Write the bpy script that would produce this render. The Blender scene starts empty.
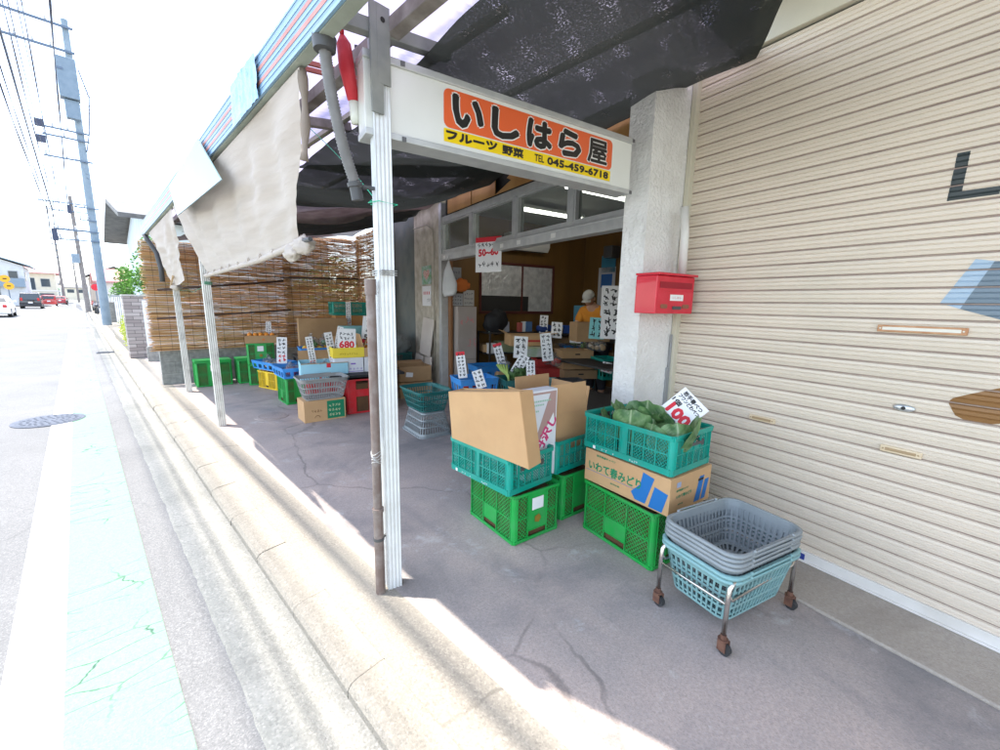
import bpy, math, random
from mathutils import Vector, Matrix, Euler, noise
R = math.radians
random.seed(7)
SC = bpy.context.scene
COL = SC.collection

# ---------------------------------------------------------------- camera
EYE = 1.5
CR = ((0.70369308, -0.10805352, 0.70223963),
      (-0.71026128, -0.13281822, 0.69129461),
      (0.0185734, -0.98523284, -0.1702095))
cam_d = bpy.data.cameras.new('camera')
cam = bpy.data.objects.new('camera', cam_d)
COL.objects.link(cam)
SC.camera = cam
cam_d.sensor_width = 36
cam_d.lens = 36 * 0.4126
cam_d.clip_start = 0.02
cam_d.clip_end = 2000
cm = Matrix(((CR[0][0], -CR[0][1], -CR[0][2], 0), (CR[1][0], -CR[1][1], -CR[1][2], 0),
             (CR[2][0], -CR[2][1], -CR[2][2], EYE), (0, 0, 0, 1)))
cam.matrix_world = cm

# ---------------------------------------------------------------- sky, sun, exposure
SUN_TRAVEL = Vector((0.42, -0.50, -2.6)).normalized()
w = bpy.data.worlds.new("World")
SC.world = w
w.use_nodes = True
nt = w.node_tree
sky = nt.nodes.new('ShaderNodeTexSky')
sky.sky_type = 'NISHITA'
sky.sun_disc = False
sky.sun_elevation = math.asin(-SUN_TRAVEL.z)
sky.sun_rotation = math.atan2(-SUN_TRAVEL.x, -SUN_TRAVEL.y)
sky.dust_density = .7
sky.air_density = 1.0
sky.ozone_density = 1.5
bg = nt.nodes['Background']
hs_ = nt.nodes.new('ShaderNodeHueSaturation'); hs_.inputs['Saturation'].default_value = .66
nt.links.new(sky.outputs[0], hs_.inputs['Color']); nt.links.new(hs_.outputs[0], bg.inputs[0])
bg.inputs[1].default_value = 0.14
sd = bpy.data.lights.new('sun', 'SUN')
sd.energy = 2.3
sd.angle = R(0.7)
sd.color = (1.0, 0.945, 0.86)
sun = bpy.data.objects.new('sun', sd)
COL.objects.link(sun)
sun.rotation_euler = SUN_TRAVEL.to_track_quat('-Z', 'Y').to_euler()
sun.location = (-5, 8, 30)
SC.view_settings.view_transform = 'Standard'
SC.view_settings.look = 'None'
SC.view_settings.exposure = 2.38
SC.view_settings.gamma = 1.0
SC.view_settings.use_curve_mapping = False
SC.cycles.max_bounces = 8
SC.cycles.transparent_max_bounces = 16

# ---------------------------------------------------------------- frames
TH = R(12.9)                      # the shop front runs 12.9 degrees off the road
DX, DY = math.sin(TH), math.cos(TH)
NX, NY = math.cos(TH), -math.sin(TH)


def W(s, n, z=0.0):
    """shop frame (s along the front, n into the shop) to world"""
    return Vector((DX * s + NX * n, DY * s + NY * n, z))


def ray(px, py):
    c = (px - 500, py - 375, 412.6)
    return Vector([sum(CR[i][k] * c[k] for k in range(3)) for i in range(3)])


def G(px, py, z=0.0):
    v = ray(px, py)
    t = (z - EYE) / v.z
    return Vector((v.x * t, v.y * t, z))


def atn(px, py, n):
    """the point seen at a photo pixel on the upright plane n metres behind the eye, as (s, n, z)"""
    v = ray(px, py)
    t = n / (v.x * NX + v.y * NY)
    p = v * t
    return p.x * DX + p.y * DY, n, p.z + EYE


def hgt(px, py, b):
    v = ray(px, py)
    t = (v.x * b[0] + v.y * b[1]) / (v.x ** 2 + v.y ** 2)
    return EYE + v.z * t


# ---------------------------------------------------------------- mesh builder
class MB:
    def __init__(self):
        self.v = []; self.f = []; self.m = []; self.mi = 0

    def add(self, vs, fs, M=None):
        o = len(self.v)
        if M is not None:
            vs = [M @ Vector(v) for v in vs]
        self.v += [tuple(v) for v in vs]
        self.f += [tuple(i + o for i in f) for f in fs]
        self.m += [self.mi] * len(fs)
        return self

    def box(self, a, b, M=None):
        x0, y0, z0 = a; x1, y1, z1 = b
        return self.add([(x0, y0, z0), (x1, y0, z0), (x1, y1, z0), (x0, y1, z0), (x0, y0, z1), (x1, y0, z1), (x1, y1, z1), (x0, y1, z1)],
                        [(0, 3, 2, 1), (4, 5, 6, 7), (0, 1, 5, 4), (1, 2, 6, 5), (2, 3, 7, 6), (3, 0, 4, 7)], M)

    def bar(self, p, q, wd, ht, up=(0, 0, 1)):
        p = Vector(p); q = Vector(q); d = (q - p)
        L = d.length
        if L < 1e-6: return self
        d /= L
        u = Vector(up)
        s = d.cross(u)
        if s.length < 1e-4: s = d.cross(Vector((1, 0, 0)))
        s.normalize(); u = s.cross(d)
        M = Matrix(((s.x, d.x, u.x, p.x), (s.y, d.y, u.y, p.y), (s.z, d.z, u.z, p.z), (0, 0, 0, 1)))
        return self.box((-wd / 2, 0, -ht / 2), (wd / 2, L, ht / 2), M)

    def cyl(self, p, q, r0, r1=None, n=12, caps=True):
        r1 = r0 if r1 is None else r1
        return self.loft([p, q], [r0, r1], n, caps)

    def loft(self, pts, rs, n=8, caps=True, squash=1.0):
        pts = [Vector(p) for p in pts]
        rings = []
        prev = None
        for i, p in enumerate(pts):
            d = (pts[min(i + 1, len(pts) - 1)] - pts[max(i - 1, 0)])
            if d.length < 1e-9: d = Vector((0, 0, 1))
            d.normalize()
            if prev is None:
                a = d.cross(Vector((0, 0, 1)))
                if a.length < 1e-3: a = d.cross(Vector((0, 1, 0)))
            else:
                a = prev - d * prev.dot(d)
            a.normalize(); prev = a
            b = d.cross(a)
            rings.append([p + (a * math.cos(2 * math.pi * k / n) + b * math.sin(2 * math.pi * k / n) * squash) * rs[i] for k in range(n)])
        vs = [v for r in rings for v in r]
        fs = []
        for i in range(len(rings) - 1):
            for k in range(n):
                k2 = (k + 1) % n
                fs.append((i * n + k, i * n + k2, (i + 1) * n + k2, (i + 1) * n + k))
        if caps:
            fs.append(tuple(range(n - 1, -1, -1)))
            fs.append(tuple((len(rings) - 1) * n + k for k in range(n)))
        return self.add(vs, fs)

    def tube(self, pts, r, n=8):
        return self.loft(pts, [r] * len(pts), n)

    def grid(self, fn, nu, nv, skip=None, closed=False, M=None):
        vs = [fn(i / nu, j / nv) for j in range(nv + 1) for i in range(nu + (0 if closed else 1))]
        c = nu if closed else nu + 1
        fs = []
        for j in range(nv):
            for i in range(nu):
                if skip and skip(i, j): continue
                i2 = (i + 1) % c if closed else i + 1
                fs.append((j * c + i, j * c + i2, (j + 1) * c + i2, (j + 1) * c + i))
        return self.add(vs, fs, M)

    def prism(self, poly, z0, z1, M=None):
        n = len(poly)
        vs = [(x, y, z0) for x, y in poly] + [(x, y, z1) for x, y in poly]
        fs = [tuple(range(n - 1, -1, -1)), tuple(range(n, 2 * n))]
        fs += [(k, (k + 1) % n, n + (k + 1) % n, n + k) for k in range(n)]
        return self.add(vs, fs, M)

    def sphere(self, c, r, nu=12, nv=8, fn=None):
        c = Vector(c); rr = r if isinstance(r, (tuple, list)) else (r, r, r)
        def f(u, v):
            a = u * 2 * math.pi; b = (v - .5) * math.pi
            d = Vector((math.cos(a) * math.cos(b), math.sin(a) * math.cos(b), math.sin(b)))
            k = fn(d) if fn else 1
            return c + Vector((d.x * rr[0], d.y * rr[1], d.z * rr[2])) * k
        return self.grid(f, nu, nv, closed=True)

    def build(self, name, mats, parent=None, smooth=False, bevel=0, solid=0, loc=None, rotz=0, flat_angle=None):
        me = bpy.data.meshes.new(name)
        me.from_pydata(self.v, [], self.f)
        if not isinstance(mats, (list, tuple)): mats = [mats]
        for m in mats: me.materials.append(m)
        me.polygons.foreach_set('material_index', self.m)
        if smooth:
            me.polygons.foreach_set('use_smooth', [True] * len(me.polygons))
            if flat_angle: me.set_sharp_from_angle(angle=R(flat_angle))
        me.update()
        o = bpy.data.objects.new(name, me)
        COL.objects.link(o)
        if parent is not None: o.parent = parent
        if loc is not None: o.location = loc
        if rotz: o.rotation_euler.z = rotz
        if solid:
            md = o.modifiers.new('thick', 'SOLIDIFY'); md.thickness = solid; md.offset = 0
        if bevel:
            md = o.modifiers.new('edge', 'BEVEL'); md.width = bevel; md.segments = 2; md.limit_method = 'ANGLE'; md.angle_limit = R(40)
            md.harden_normals = False
        return o


def thing(name, label, cat, loc=(0, 0, 0), rotz=0, group=None):
    o = bpy.data.objects.new(name, None)
    COL.objects.link(o)
    o.empty_display_size = .1
    o.location = loc; o.rotation_euler = (0, 0, rotz)
    return tag(o, label, cat, group)


def tag(o, label, cat, group=None):
    o['label'] = label; o['category'] = cat
    if group: o['group'] = group
    return o


def struct(o, kind='structure'):
    o['kind'] = kind
    return o


def kids(o):
    return [c for c in bpy.data.objects if c.parent == o]


def dup(o, loc=None, rotz=None, label=None, group=None, parent=None):
    c = o.copy()
    COL.objects.link(c)
    c.parent = parent
    for ch in kids(o): dup(ch, parent=c)
    if loc is not None: c.location = loc
    if rotz is not None: c.rotation_euler.z = rotz
    if label: c['label'] = label
    if group: c['group'] = group
    return c


# ---------------------------------------------------------------- materials
MATS = {}


def mat(name, col, col2=None, scale=6.0, rough=.6, bump=0.0, bscale=None, metal=0.0, spec=.4, trans=0.0, see=0.0, contrast=(.35, .65),
        stretch=(1, 1, 1), emit=0.0, detail=4.0, coat=0.0, sss=0.0, dirt=None, dirt_amt=.5, dscale=2.0):
    if name in MATS: return MATS[name]
    m = bpy.data.materials.new(name); m.use_nodes = True
    t = m.node_tree; N = t.nodes; L = t.links
    b = N['Principled BSDF']; out = N['Material Output']
    b.inputs['Roughness'].default_value = rough
    b.inputs['Metallic'].default_value = metal
    b.inputs['Specular IOR Level'].default_value = spec
    b.inputs['Coat Weight'].default_value = coat
    tc = N.new('ShaderNodeTexCoord'); mp = N.new('ShaderNodeMapping'); mp.inputs['Scale'].default_value = stretch
    L.new(tc.outputs['Object'], mp.inputs['Vector'])
    colsock = None
    if col2:
        nz = N.new('ShaderNodeTexNoise'); nz.inputs['Scale'].default_value = scale; nz.inputs['Detail'].default_value = detail
        L.new(mp.outputs[0], nz.inputs['Vector'])
        cr = N.new('ShaderNodeValToRGB')
        cr.color_ramp.elements[0].position = contrast[0]; cr.color_ramp.elements[1].position = contrast[1]
        cr.color_ramp.elements[0].color = (*col, 1); cr.color_ramp.elements[1].color = (*col2, 1)
        L.new(nz.outputs['Fac'], cr.inputs['Fac'])
        colsock = cr.outputs['Color']
    else:
        rgb = N.new('ShaderNodeRGB'); rgb.outputs[0].default_value = (*col, 1); colsock = rgb.outputs[0]
    if dirt:
        nz = N.new('ShaderNodeTexNoise'); nz.inputs['Scale'].default_value = dscale; nz.inputs['Detail'].default_value = 8
        nz.inputs['Roughness'].default_value = .65
        L.new(tc.outputs['Object'], nz.inputs['Vector'])
        mr = N.new('ShaderNodeMapRange'); mr.inputs['From Min'].default_value = .45; mr.inputs['From Max'].default_value = .72
        mr.inputs['To Max'].default_value = dirt_amt
        L.new(nz.outputs['Fac'], mr.inputs['Value'])
        mx = N.new('ShaderNodeMix'); mx.data_type = 'RGBA'
        L.new(mr.outputs[0], mx.inputs[0]); L.new(colsock, mx.inputs[6]); mx.inputs[7].default_value = (*dirt, 1)
        colsock = mx.outputs[2]
    L.new(colsock, b.inputs['Base Color'])
    if bump:
        bz = N.new('ShaderNodeTexNoise'); bz.inputs['Scale'].default_value = bscale or scale * 4; bz.inputs['Detail'].default_value = 6
        L.new(mp.outputs[0], bz.inputs['Vector'])
        bp = N.new('ShaderNodeBump'); bp.inputs['Strength'].default_value = 1; bp.inputs['Distance'].default_value = bump
        L.new(bz.outputs['Fac'], bp.inputs['Height']); L.new(bp.outputs[0], b.inputs['Normal'])
    if emit:
        L.new(colsock, b.inputs['Emission Color']); b.inputs['Emission Strength'].default_value = emit
    sh = b.outputs[0]
    if trans:
        tr = N.new('ShaderNodeBsdfTranslucent'); L.new(colsock, tr.inputs['Color'])
        mx = N.new('ShaderNodeMixShader'); mx.inputs[0].default_value = trans
        L.new(sh, mx.inputs[1]); L.new(tr.outputs[0], mx.inputs[2]); sh = mx.outputs[0]
    if see:
        tp = N.new('ShaderNodeBsdfTransparent')
        mx = N.new('ShaderNodeMixShader'); mx.inputs[0].default_value = see
        L.new(sh, mx.inputs[1]); L.new(tp.outputs[0], mx.inputs[2]); sh = mx.outputs[0]
    L.new(sh, out.inputs['Surface'])
    MATS[name] = m
    return m


def nodes_of(m):
    return m.node_tree.nodes, m.node_tree.links, m.node_tree.nodes['Principled BSDF'], m.node_tree.nodes['Material Output']


def glass_mat(name, tint, see=.75, rough=.03):
    if name in MATS: return MATS[name]
    m = bpy.data.materials.new(name); m.use_nodes = True
    N, L, b, out = nodes_of(m)
    g = N.new('ShaderNodeBsdfGlossy'); g.inputs['Roughness'].default_value = rough
    tp = N.new('ShaderNodeBsdfTransparent'); tp.inputs[0].default_value = (*tint, 1)
    lw_ = N.new('ShaderNodeLayerWeight'); lw_.inputs[0].default_value = .5
    pw_ = N.new('ShaderNodeMath'); pw_.operation = 'POWER'; pw_.inputs[1].default_value = 4; L.new(lw_.outputs['Facing'], pw_.inputs[0])
    fr = N.new('ShaderNodeMath'); fr.operation = 'MULTIPLY_ADD'; fr.inputs[1].default_value = .5; fr.inputs[2].default_value = .04; L.new(pw_.outputs[0], fr.inputs[0])
    mx = N.new('ShaderNodeMixShader')
    L.new(fr.outputs[0], mx.inputs[0]); L.new(tp.outputs[0], mx.inputs[1]); L.new(g.outputs[0], mx.inputs[2])
    df = N.new('ShaderNodeBsdfDiffuse'); df.inputs[0].default_value = (.35, .37, .36, 1)
    m2 = N.new('ShaderNodeMixShader'); m2.inputs[0].default_value = 1 - see
    L.new(mx.outputs[0], m2.inputs[1]); L.new(df.outputs[0], m2.inputs[2])
    L.new(m2.outputs[0], out.inputs['Surface'])
    MATS[name] = m
    return m


def ground_mat(name, base, base2, agg, agg_amt, speck_scale, patch_scale=.8, rough=.85, bump=.002, crack=0, crack_col=None, stain=None, stain_amt=.6,
               crack_scale=1.2, crack_w=.012, crack_stretch=(1, 1, 1), stain_scale=1.5, wear=None, wear_amt=.0):
    """concrete / asphalt: patchy base, fine aggregate speckle, optional cracks and stains"""
    if name in MATS: return MATS[name]
    m = bpy.data.materials.new(name); m.use_nodes = True
    N, L, b, out = nodes_of(m)
    b.inputs['Roughness'].default_value = rough
    b.inputs['Specular IOR Level'].default_value = .3
    geo = N.new('ShaderNodeNewGeometry')
    P = geo.outputs['Position']
    def nz(sc, det=5, ro=.6, vec=None, dist=0):
        n = N.new('ShaderNodeTexNoise'); n.inputs['Scale'].default_value = sc; n.inputs['Detail'].default_value = det
        n.inputs['Roughness'].default_value = ro; n.inputs['Distortion'].default_value = dist
        L.new(vec or P, n.inputs['Vector']); return n.outputs['Fac']
    def rng(v, a, c, lo=0., hi=1.):
        r = N.new('ShaderNodeMapRange'); r.inputs['From Min'].default_value = a; r.inputs['From Max'].default_value = c
        r.inputs['To Min'].default_value = lo; r.inputs['To Max'].default_value = hi
        L.new(v, r.inputs['Value']); return r.outputs[0]
    def mix(f, a, c, mode='MIX'):
        x = N.new('ShaderNodeMix'); x.data_type = 'RGBA'; x.blend_type = mode
        for s, q in ((0, f), (6, a), (7, c)):
            if hasattr(q, 'is_output'): L.new(q, x.inputs[s])
            elif s == 0: x.inputs[0].default_value = q
            else: x.inputs[s].default_value = (*q, 1)
        return x.outputs[2]
    c = mix(rng(nz(patch_scale), .3, .7), base, base2)
    vo = N.new('ShaderNodeTexVoronoi'); vo.inputs['Scale'].default_value = speck_scale
    L.new(P, vo.inputs['Vector'])
    sp = N.new('ShaderNodeSeparateColor'); L.new(vo.outputs['Color'], sp.inputs[0])
    c = mix(rng(sp.outputs[0], .55, 1.0, 0, agg_amt), c, agg)
    c = mix(rng(sp.outputs[1], .7, 1.0, 0, agg_amt * .8), c, tuple(x * .45 for x in base))
    c = mix(rng(nz(speck_scale * .35, 3), .35, .65, 0, .35), c, tuple(x * .7 for x in base))
    if stain:
        c = mix(rng(nz(stain_scale, 8, .62, dist=.6), .5, .68, 0, stain_amt), c, stain)
    if wear:
        c = mix(rng(nz(2.3, 9, .7, dist=.3), .58, .66, 0, wear_amt), c, wear)
    hsrc = nz(speck_scale * .8, 4)
    hgt_ = hsrc
    if crack:
        mp = N.new('ShaderNodeMapping'); mp.inputs['Scale'].default_value = crack_stretch
        L.new(P, mp.inputs['Vector'])
        nn = N.new('ShaderNodeTexNoise'); nn.inputs['Scale'].default_value = crack_scale * 3; nn.inputs['Detail'].default_value = 6
        L.new(mp.outputs[0], nn.inputs['Vector'])
        ad = N.new('ShaderNodeMix'); ad.data_type = 'RGBA'; ad.blend_type = 'ADD'; ad.inputs[0].default_value = .22 / crack_scale
        L.new(mp.outputs[0], ad.inputs[6]); L.new(nn.outputs['Color'], ad.inputs[7])
        v2 = N.new('ShaderNodeTexVoronoi'); v2.feature = 'DISTANCE_TO_EDGE'; v2.inputs['Scale'].default_value = crack_scale
        L.new(ad.outputs[2], v2.inputs['Vector'])
        line = rng(v2.outputs['Distance'], crack_w * .3, crack_w, 1, 0)
        mask = rng(nz(.9 if crack_scale < 3 else 1.6, 3), .42, .6)
        mu = N.new('ShaderNodeMath'); mu.operation = 'MULTIPLY'
        L.new(line, mu.inputs[0]); L.new(mask, mu.inputs[1])
        m3 = N.new('ShaderNodeMath'); m3.operation = 'MULTIPLY'; m3.inputs[1].default_value = crack
        L.new(mu.outputs[0], m3.inputs[0])
        c = mix(m3.outputs[0], c, crack_col or tuple(x * .28 for x in base))
        sb = N.new('ShaderNodeMath'); sb.operation = 'SUBTRACT'
        L.new(hsrc, sb.inputs[0]); L.new(m3.outputs[0], sb.inputs[1]); hgt_ = sb.outputs[0]
    L.new(c, b.inputs['Base Color'])
    bp = N.new('ShaderNodeBump'); bp.inputs['Distance'].default_value = bump; bp.inputs['Strength'].default_value = .9
    L.new(hgt_, bp.inputs['Height']); L.new(bp.outputs[0], b.inputs['Normal'])
    MATS[name] = m
    return m


# ---------------------------------------------------------------- lettering
TXT = {}


def text_data(body, bold=0.0, shear=0.0):
    key = (body, bold, shear)
    if key in TXT: return TXT[key]
    cu = bpy.data.curves.new('t', 'FONT')
    cu.body = body; cu.size = 1.0; cu.shear = shear; cu.resolution_u = 2
    cu.align_x = 'CENTER'; cu.align_y = 'CENTER'
    o = bpy.data.objects.new('t', cu); COL.objects.link(o)
    me = bpy.data.meshes.new_from_object(o.evaluated_get(bpy.context.evaluated_depsgraph_get()))
    vs = [tuple(v.co) for v in me.vertices]; fs = [tuple(p.vertices) for p in me.polygons]
    bpy.data.objects.remove(o); bpy.data.curves.remove(cu); bpy.data.meshes.remove(me)
    if vs:
        x0 = min(v[0] for v in vs); x1 = max(v[0] for v in vs); y0 = min(v[1] for v in vs); y1 = max(v[1] for v in vs)
        cx, cy = (x0 + x1) / 2, (y0 + y1) / 2
        vs = [(v[0] - cx, v[1] - cy, 0) for v in vs]
        dim = (x1 - x0, y1 - y0)
    else:
        dim = (1, 1)
    TXT[key] = (vs, fs, dim)
    return TXT[key]


def letter(mb, body, w_=None, h_=None, M=None, bold=0.0, shear=0.0, rot=0.0, at=(0, 0)):
    """lettering in the local xz plane facing -y, centred at `at`, fitted to w_ (or h_), pushed into mb through M"""
    vs, fs, dim = text_data(body, 0, shear)
    if not vs: return
    sx = (w_ / dim[0]) if w_ else h_ / dim[1]
    sy = (h_ / dim[1]) if h_ else sx
    c, s = math.cos(rot), math.sin(rot)
    offs = [(0, 0)]
    if bold:
        b = bold
        offs = [(0, 0), (b, 0), (-b, 0), (0, b), (0, -b), (b * .7, b * .7), (-b * .7, -b * .7), (b * .7, -b * .7), (-b * .7, b * .7)]
    for i, (ox, oy) in enumerate(offs):
        out = []
        for x, y, _ in vs:
            X = x * sx + ox; Y = y * sy + oy
            out.append((X * c - Y * s + at[0], -i * 0.00006, X * s + Y * c + at[1]))
        mb.add(out, fs, M)

# ================================================================ THE SETTING
asphalt = ground_mat('asphalt', (.135, .136, .138), (.17, .17, .171), (.33, .33, .325), .4, 190, bump=.003, stain=(.1, .1, .1), stain_amt=.25, crack=.25, crack_scale=.7, crack_w=.006)
white_paint = ground_mat('road_white_paint', (.78, .78, .78), (.7, .7, .7), (.85, .85, .85), .3, 160, bump=.001, wear=(.3, .3, .3), wear_amt=.25)
green_paint = ground_mat('green_lane_paint', (.16, .31, .2), (.18, .34, .225), (.25, .38, .28), .3, 190, bump=.002, crack=.9, crack_scale=6, crack_w=.022, crack_col=(.03, .07, .055),
                         crack_stretch=(.55, 1.5, 1), wear=(.1, .27, .2), wear_amt=.0)
gutter_m = ground_mat('gutter_concrete', (.21, .208, .185), (.28, .27, .245), (.4, .38, .34), .45, 120, bump=.006, patch_scale=1.6, stain=(.13, .127, .115), stain_amt=.4, crack=.3, crack_scale=.8, crack_w=.01)
kerb_m = ground_mat('kerb_concrete', (.25, .225, .185), (.32, .29, .24), (.42, .38, .33), .45, 130, bump=.006, patch_scale=3, stain=(.24, .22, .18), stain_amt=.6)
apron_m = ground_mat('apron_concrete', (.24, .215, .18), (.3, .27, .225), (.42, .38, .32), .5, 130, bump=.003, patch_scale=1.1, stain=(.27, .25, .21), stain_amt=.6, crack=.5, crack_scale=.55, crack_w=.008)
floor_m = ground_mat('shop_floor_concrete', (.29, .265, .25), (.53, .415, .36), (.42, .38, .37), .4, 210, bump=.0015, patch_scale=1.0, stain=(.15, .148, .155), stain_amt=.65, crack=.5, crack_scale=.5,  # warm second tone paints in pinkish light patches falling through the roof
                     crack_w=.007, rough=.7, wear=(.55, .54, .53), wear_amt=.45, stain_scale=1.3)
slab_m = ground_mat('shutter_slab_concrete', (.36, .31, .26), (.44, .39, .33), (.45, .42, .38), .35, 180, bump=.002, patch_scale=1.6, stain=(.2, .17, .14), stain_amt=.5, crack=.2, crack_scale=.8, crack_w=.008)
earth = ground_mat('far_ground', (.2, .2, .18), (.26, .25, .22), (.4, .4, .38), .3, 40)


def sheet(name, pts, z, m):
    mb = MB(); mb.add([(x, y, z) for x, y in pts], [tuple(range(len(pts)))])
    return struct(mb.build(name, m))


sheet('ground', [(-400, -60), (400, -60), (400, 700), (-400, 700)], -.16, earth)
RZ = -.07
sheet('road', [(-7.5, -8), (.31, -8), (.31, 160), (-2.4, 160), (-7.5, 60)], RZ, asphalt)
sheet('white_line', [(-.385, -8), (-.205, -8), (-.205, 26.6), (-.385, 26.6)], RZ + .004, white_paint)
sheet('green_lane', [(-.205, -8), (.128, -8), (.128, 26.4), (-.205, 26.4)], RZ + .004, green_paint)
sheet('stop_line', [(-.38, 26.6), (.3, 26.6), (.3, 27.0), (-.38, 27.0)], RZ + .004, white_paint)
sheet('white_line', [(-.385, 33), (-.205, 33), (-.25, 110), (-.5, 110)], RZ + .004, white_paint)
sheet('white_line', [(-3.15, 12), (-3.0, 12), (-1.9, 110), (-2.3, 110)], RZ + .004, white_paint)
# gutter: long shallow concrete strip with a ragged asphalt joint
mb = MB()
random.seed(3)
ys = [-8 + i * .06 for i in range(600)] + [28 + 2 * i for i in range(50)]
vs = []; fs = []
for i, y in enumerate(ys):
    x = .305 + .012 * noise.noise(Vector((y * 3, 0, 0))) + .008 * noise.noise(Vector((y * 14, 3, 0)))
    vs += [(x, y, RZ + .012), (.45, y, RZ + .006), (.592, y, RZ + .002), (x - .004, y, RZ - .01)]
    if i:
        a = (i - 1) * 4; b = i * 4
        fs += [(a, a + 1, b + 1, b), (a + 1, a + 2, b + 2, b + 1), (a + 3, a, b, b + 3)]
mb.add(vs, fs)
struct(mb.build('gutter', gutter_m, smooth=True))
# kerb stones
mb = MB()
prof = [(.59, RZ - .03), (.592, -.035), (.606, -.014), (.635, -.004), (.752, .006), (.76, -.06)]
y = -4.0
while y < 60:
    L_ = .6 if y < 20 else 4
    o = len(mb.v)
    j = random.uniform(-.004, .004); dz = random.uniform(-.003, .003)
    for yy in (y + .0008, y + L_ - .0008):
        mb.v += [(px_ + j, yy, pz + dz) for px_, pz in prof]
    n = len(prof)
    for k in range(n - 1): mb.f.append((o + k, o + k + 1, o + n + k + 1, o + n + k)); mb.m.append(0)
    mb.f.append(tuple(o + k for k in range(n))); mb.m.append(0)
    mb.f.append(tuple(o + n + k for k in range(n - 1, -1, -1))); mb.m.append(0)
    y += L_
struct(mb.build('kerb', kerb_m, bevel=.002))
mb = MB(); mb.box((.60, -8, RZ), (.75, 60, -.03)); struct(mb.build('kerb_bed', kerb_m))
sheet('pavement', [(.742, -8), (1.02, -8), (1.02, 14), (.742, 14)], .002, apron_m)
sheet('pavement', [(.757, 14), (3, 14), (3, 60), (.757, 60)], .002, apron_m)
a1 = W(-6, 8); a2 = W(12, 8)
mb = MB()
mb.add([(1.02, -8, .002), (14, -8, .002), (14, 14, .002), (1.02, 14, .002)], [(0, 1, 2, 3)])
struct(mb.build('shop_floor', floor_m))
mb = MB()
for s0, s1, in ((-4.2, 1.9),):
    p = [W(s0, 2.33), W(s0, 3.0), W(s1, 3.0), W(s1, 2.36)]
    mb.prism([(q.x, q.y) for q in p][::1], .0, .02)
struct(mb.build('shutter_slab', slab_m, bevel=.008))
# hill on the skyline
mb = MB()
mb.grid(lambda u, v: Vector((-160 + 320 * u, 600 + 60 * v, -2 + 17 * math.sin(math.pi * v) * (.7 + .3 * noise.noise(Vector((u * 9, 0, 0)))))), 40, 6)
struct(mb.build('hill', mat('hill_green', (.12, .18, .2), (.15, .22, .22), scale=.05), smooth=True))

# ================================================================ manhole covers
iron = mat('manhole_iron', (.06, .07, .09), (.11, .12, .15), scale=30, rough=.6, bump=.001, metal=.4)
def manhole(x, y, z, r, label, m, cat='manhole'):
    t = thing('manhole_cover', label, cat, (x, y, z))
    mb = MB(); mb.cyl((0, 0, -.01), (0, 0, .004), r, n=48); mb.build('frame', m, t)
    mb = MB(); mb.cyl((0, 0, 0), (0, 0, .0065), r * .88, n=48); 
    for ring in range(1, 5):
        rr = r * .88 * ring / 5 + .01; k = 6 * ring
        for i in range(k):
            a = i * 2 * math.pi / k + ring
            mb.box((rr * math.cos(a) - .012, rr * math.sin(a) - .012, .0065), (rr * math.cos(a) + .012, rr * math.sin(a) + .012, .0105))
    mb.build('lid', m, t, bevel=.001)
    return t
manhole(-.41, 7.6, RZ + .006, .33, 'round iron manhole cover set across the white road line', iron)
mb_l = manhole(1.62, 5.75, .004, .2, 'round concrete drain lid in the shop forecourt near the green crates', floor_m, 'drain lid')
t = thing('drain_grate', 'small grey drain grate in the gutter beside the far road edge', 'drain grate', (.42, 16.0, RZ + .01))
mb = MB(); mb.box((-.2, -.16, 0), (-.17, .16, .012)); mb.box((.17, -.16, 0), (.2, .16, .012)); mb.box((-.17, -.16, 0), (.17, -.13, .012)); mb.box((-.17, .13, 0), (.17, .16, .012)); mb.build('frame', iron, t)
mb = MB()
for i in range(8): mb.box((-.165, -.12 + i * .033, 0), (.165, -.107 + i * .033, .01))
mb.build('bars', iron, t)

# ================================================================ THE SHOP BUILDING
plaster = mat('rough_white_plaster', (.72, .70, .66), (.78, .76, .72), scale=8, rough=.9, bump=.014, bscale=45, dirt=(.52, .48, .42), dirt_amt=.45, dscale=1.6)
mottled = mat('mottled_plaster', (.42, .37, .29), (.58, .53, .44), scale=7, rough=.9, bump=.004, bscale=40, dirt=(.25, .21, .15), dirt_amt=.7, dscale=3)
alu = mat('aluminium_frame', (.5, .51, .5), (.58, .59, .57), scale=12, rough=.4, metal=.35, dirt=(.35, .33, .3), dirt_amt=.35)
wood = mat('orange_plywood', (.36, .17, .05), (.5, .27, .09), scale=3, rough=.6, bump=.001, stretch=(1, 1, .12), dirt=(.22, .1, .03), dirt_amt=.5)
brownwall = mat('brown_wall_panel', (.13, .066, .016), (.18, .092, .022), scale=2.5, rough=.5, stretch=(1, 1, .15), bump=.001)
ceil_m = mat('grey_ceiling', (.42, .41, .38), (.5, .49, .45), scale=3, rough=.9)
cream_m = mat('cream_metal', (.52, .48, .36), (.6, .56, .44), scale=2, rough=.45, dirt=(.36, .32, .24), dirt_amt=.35)
dark_m = mat('dark_gap', (.03, .028, .025), rough=.9)
ivory = mat('ivory_eave', (.6, .58, .5), (.68, .66, .58), scale=4, rough=.6, dirt=(.4, .37, .3), dirt_amt=.5)

S0, N0 = 2.0, 2.76
shop = thing('shop_building', 'greengrocer shop building with white plaster pillar, open front and closed roller shutter', 'shop', W(S0, N0), -TH)


def sb(mb, s0, s1, n0, n1, z0, z1):
    return mb.box((n0 - N0, s0 - S0, z0), (n1 - N0, s1 - S0, z1))


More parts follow.
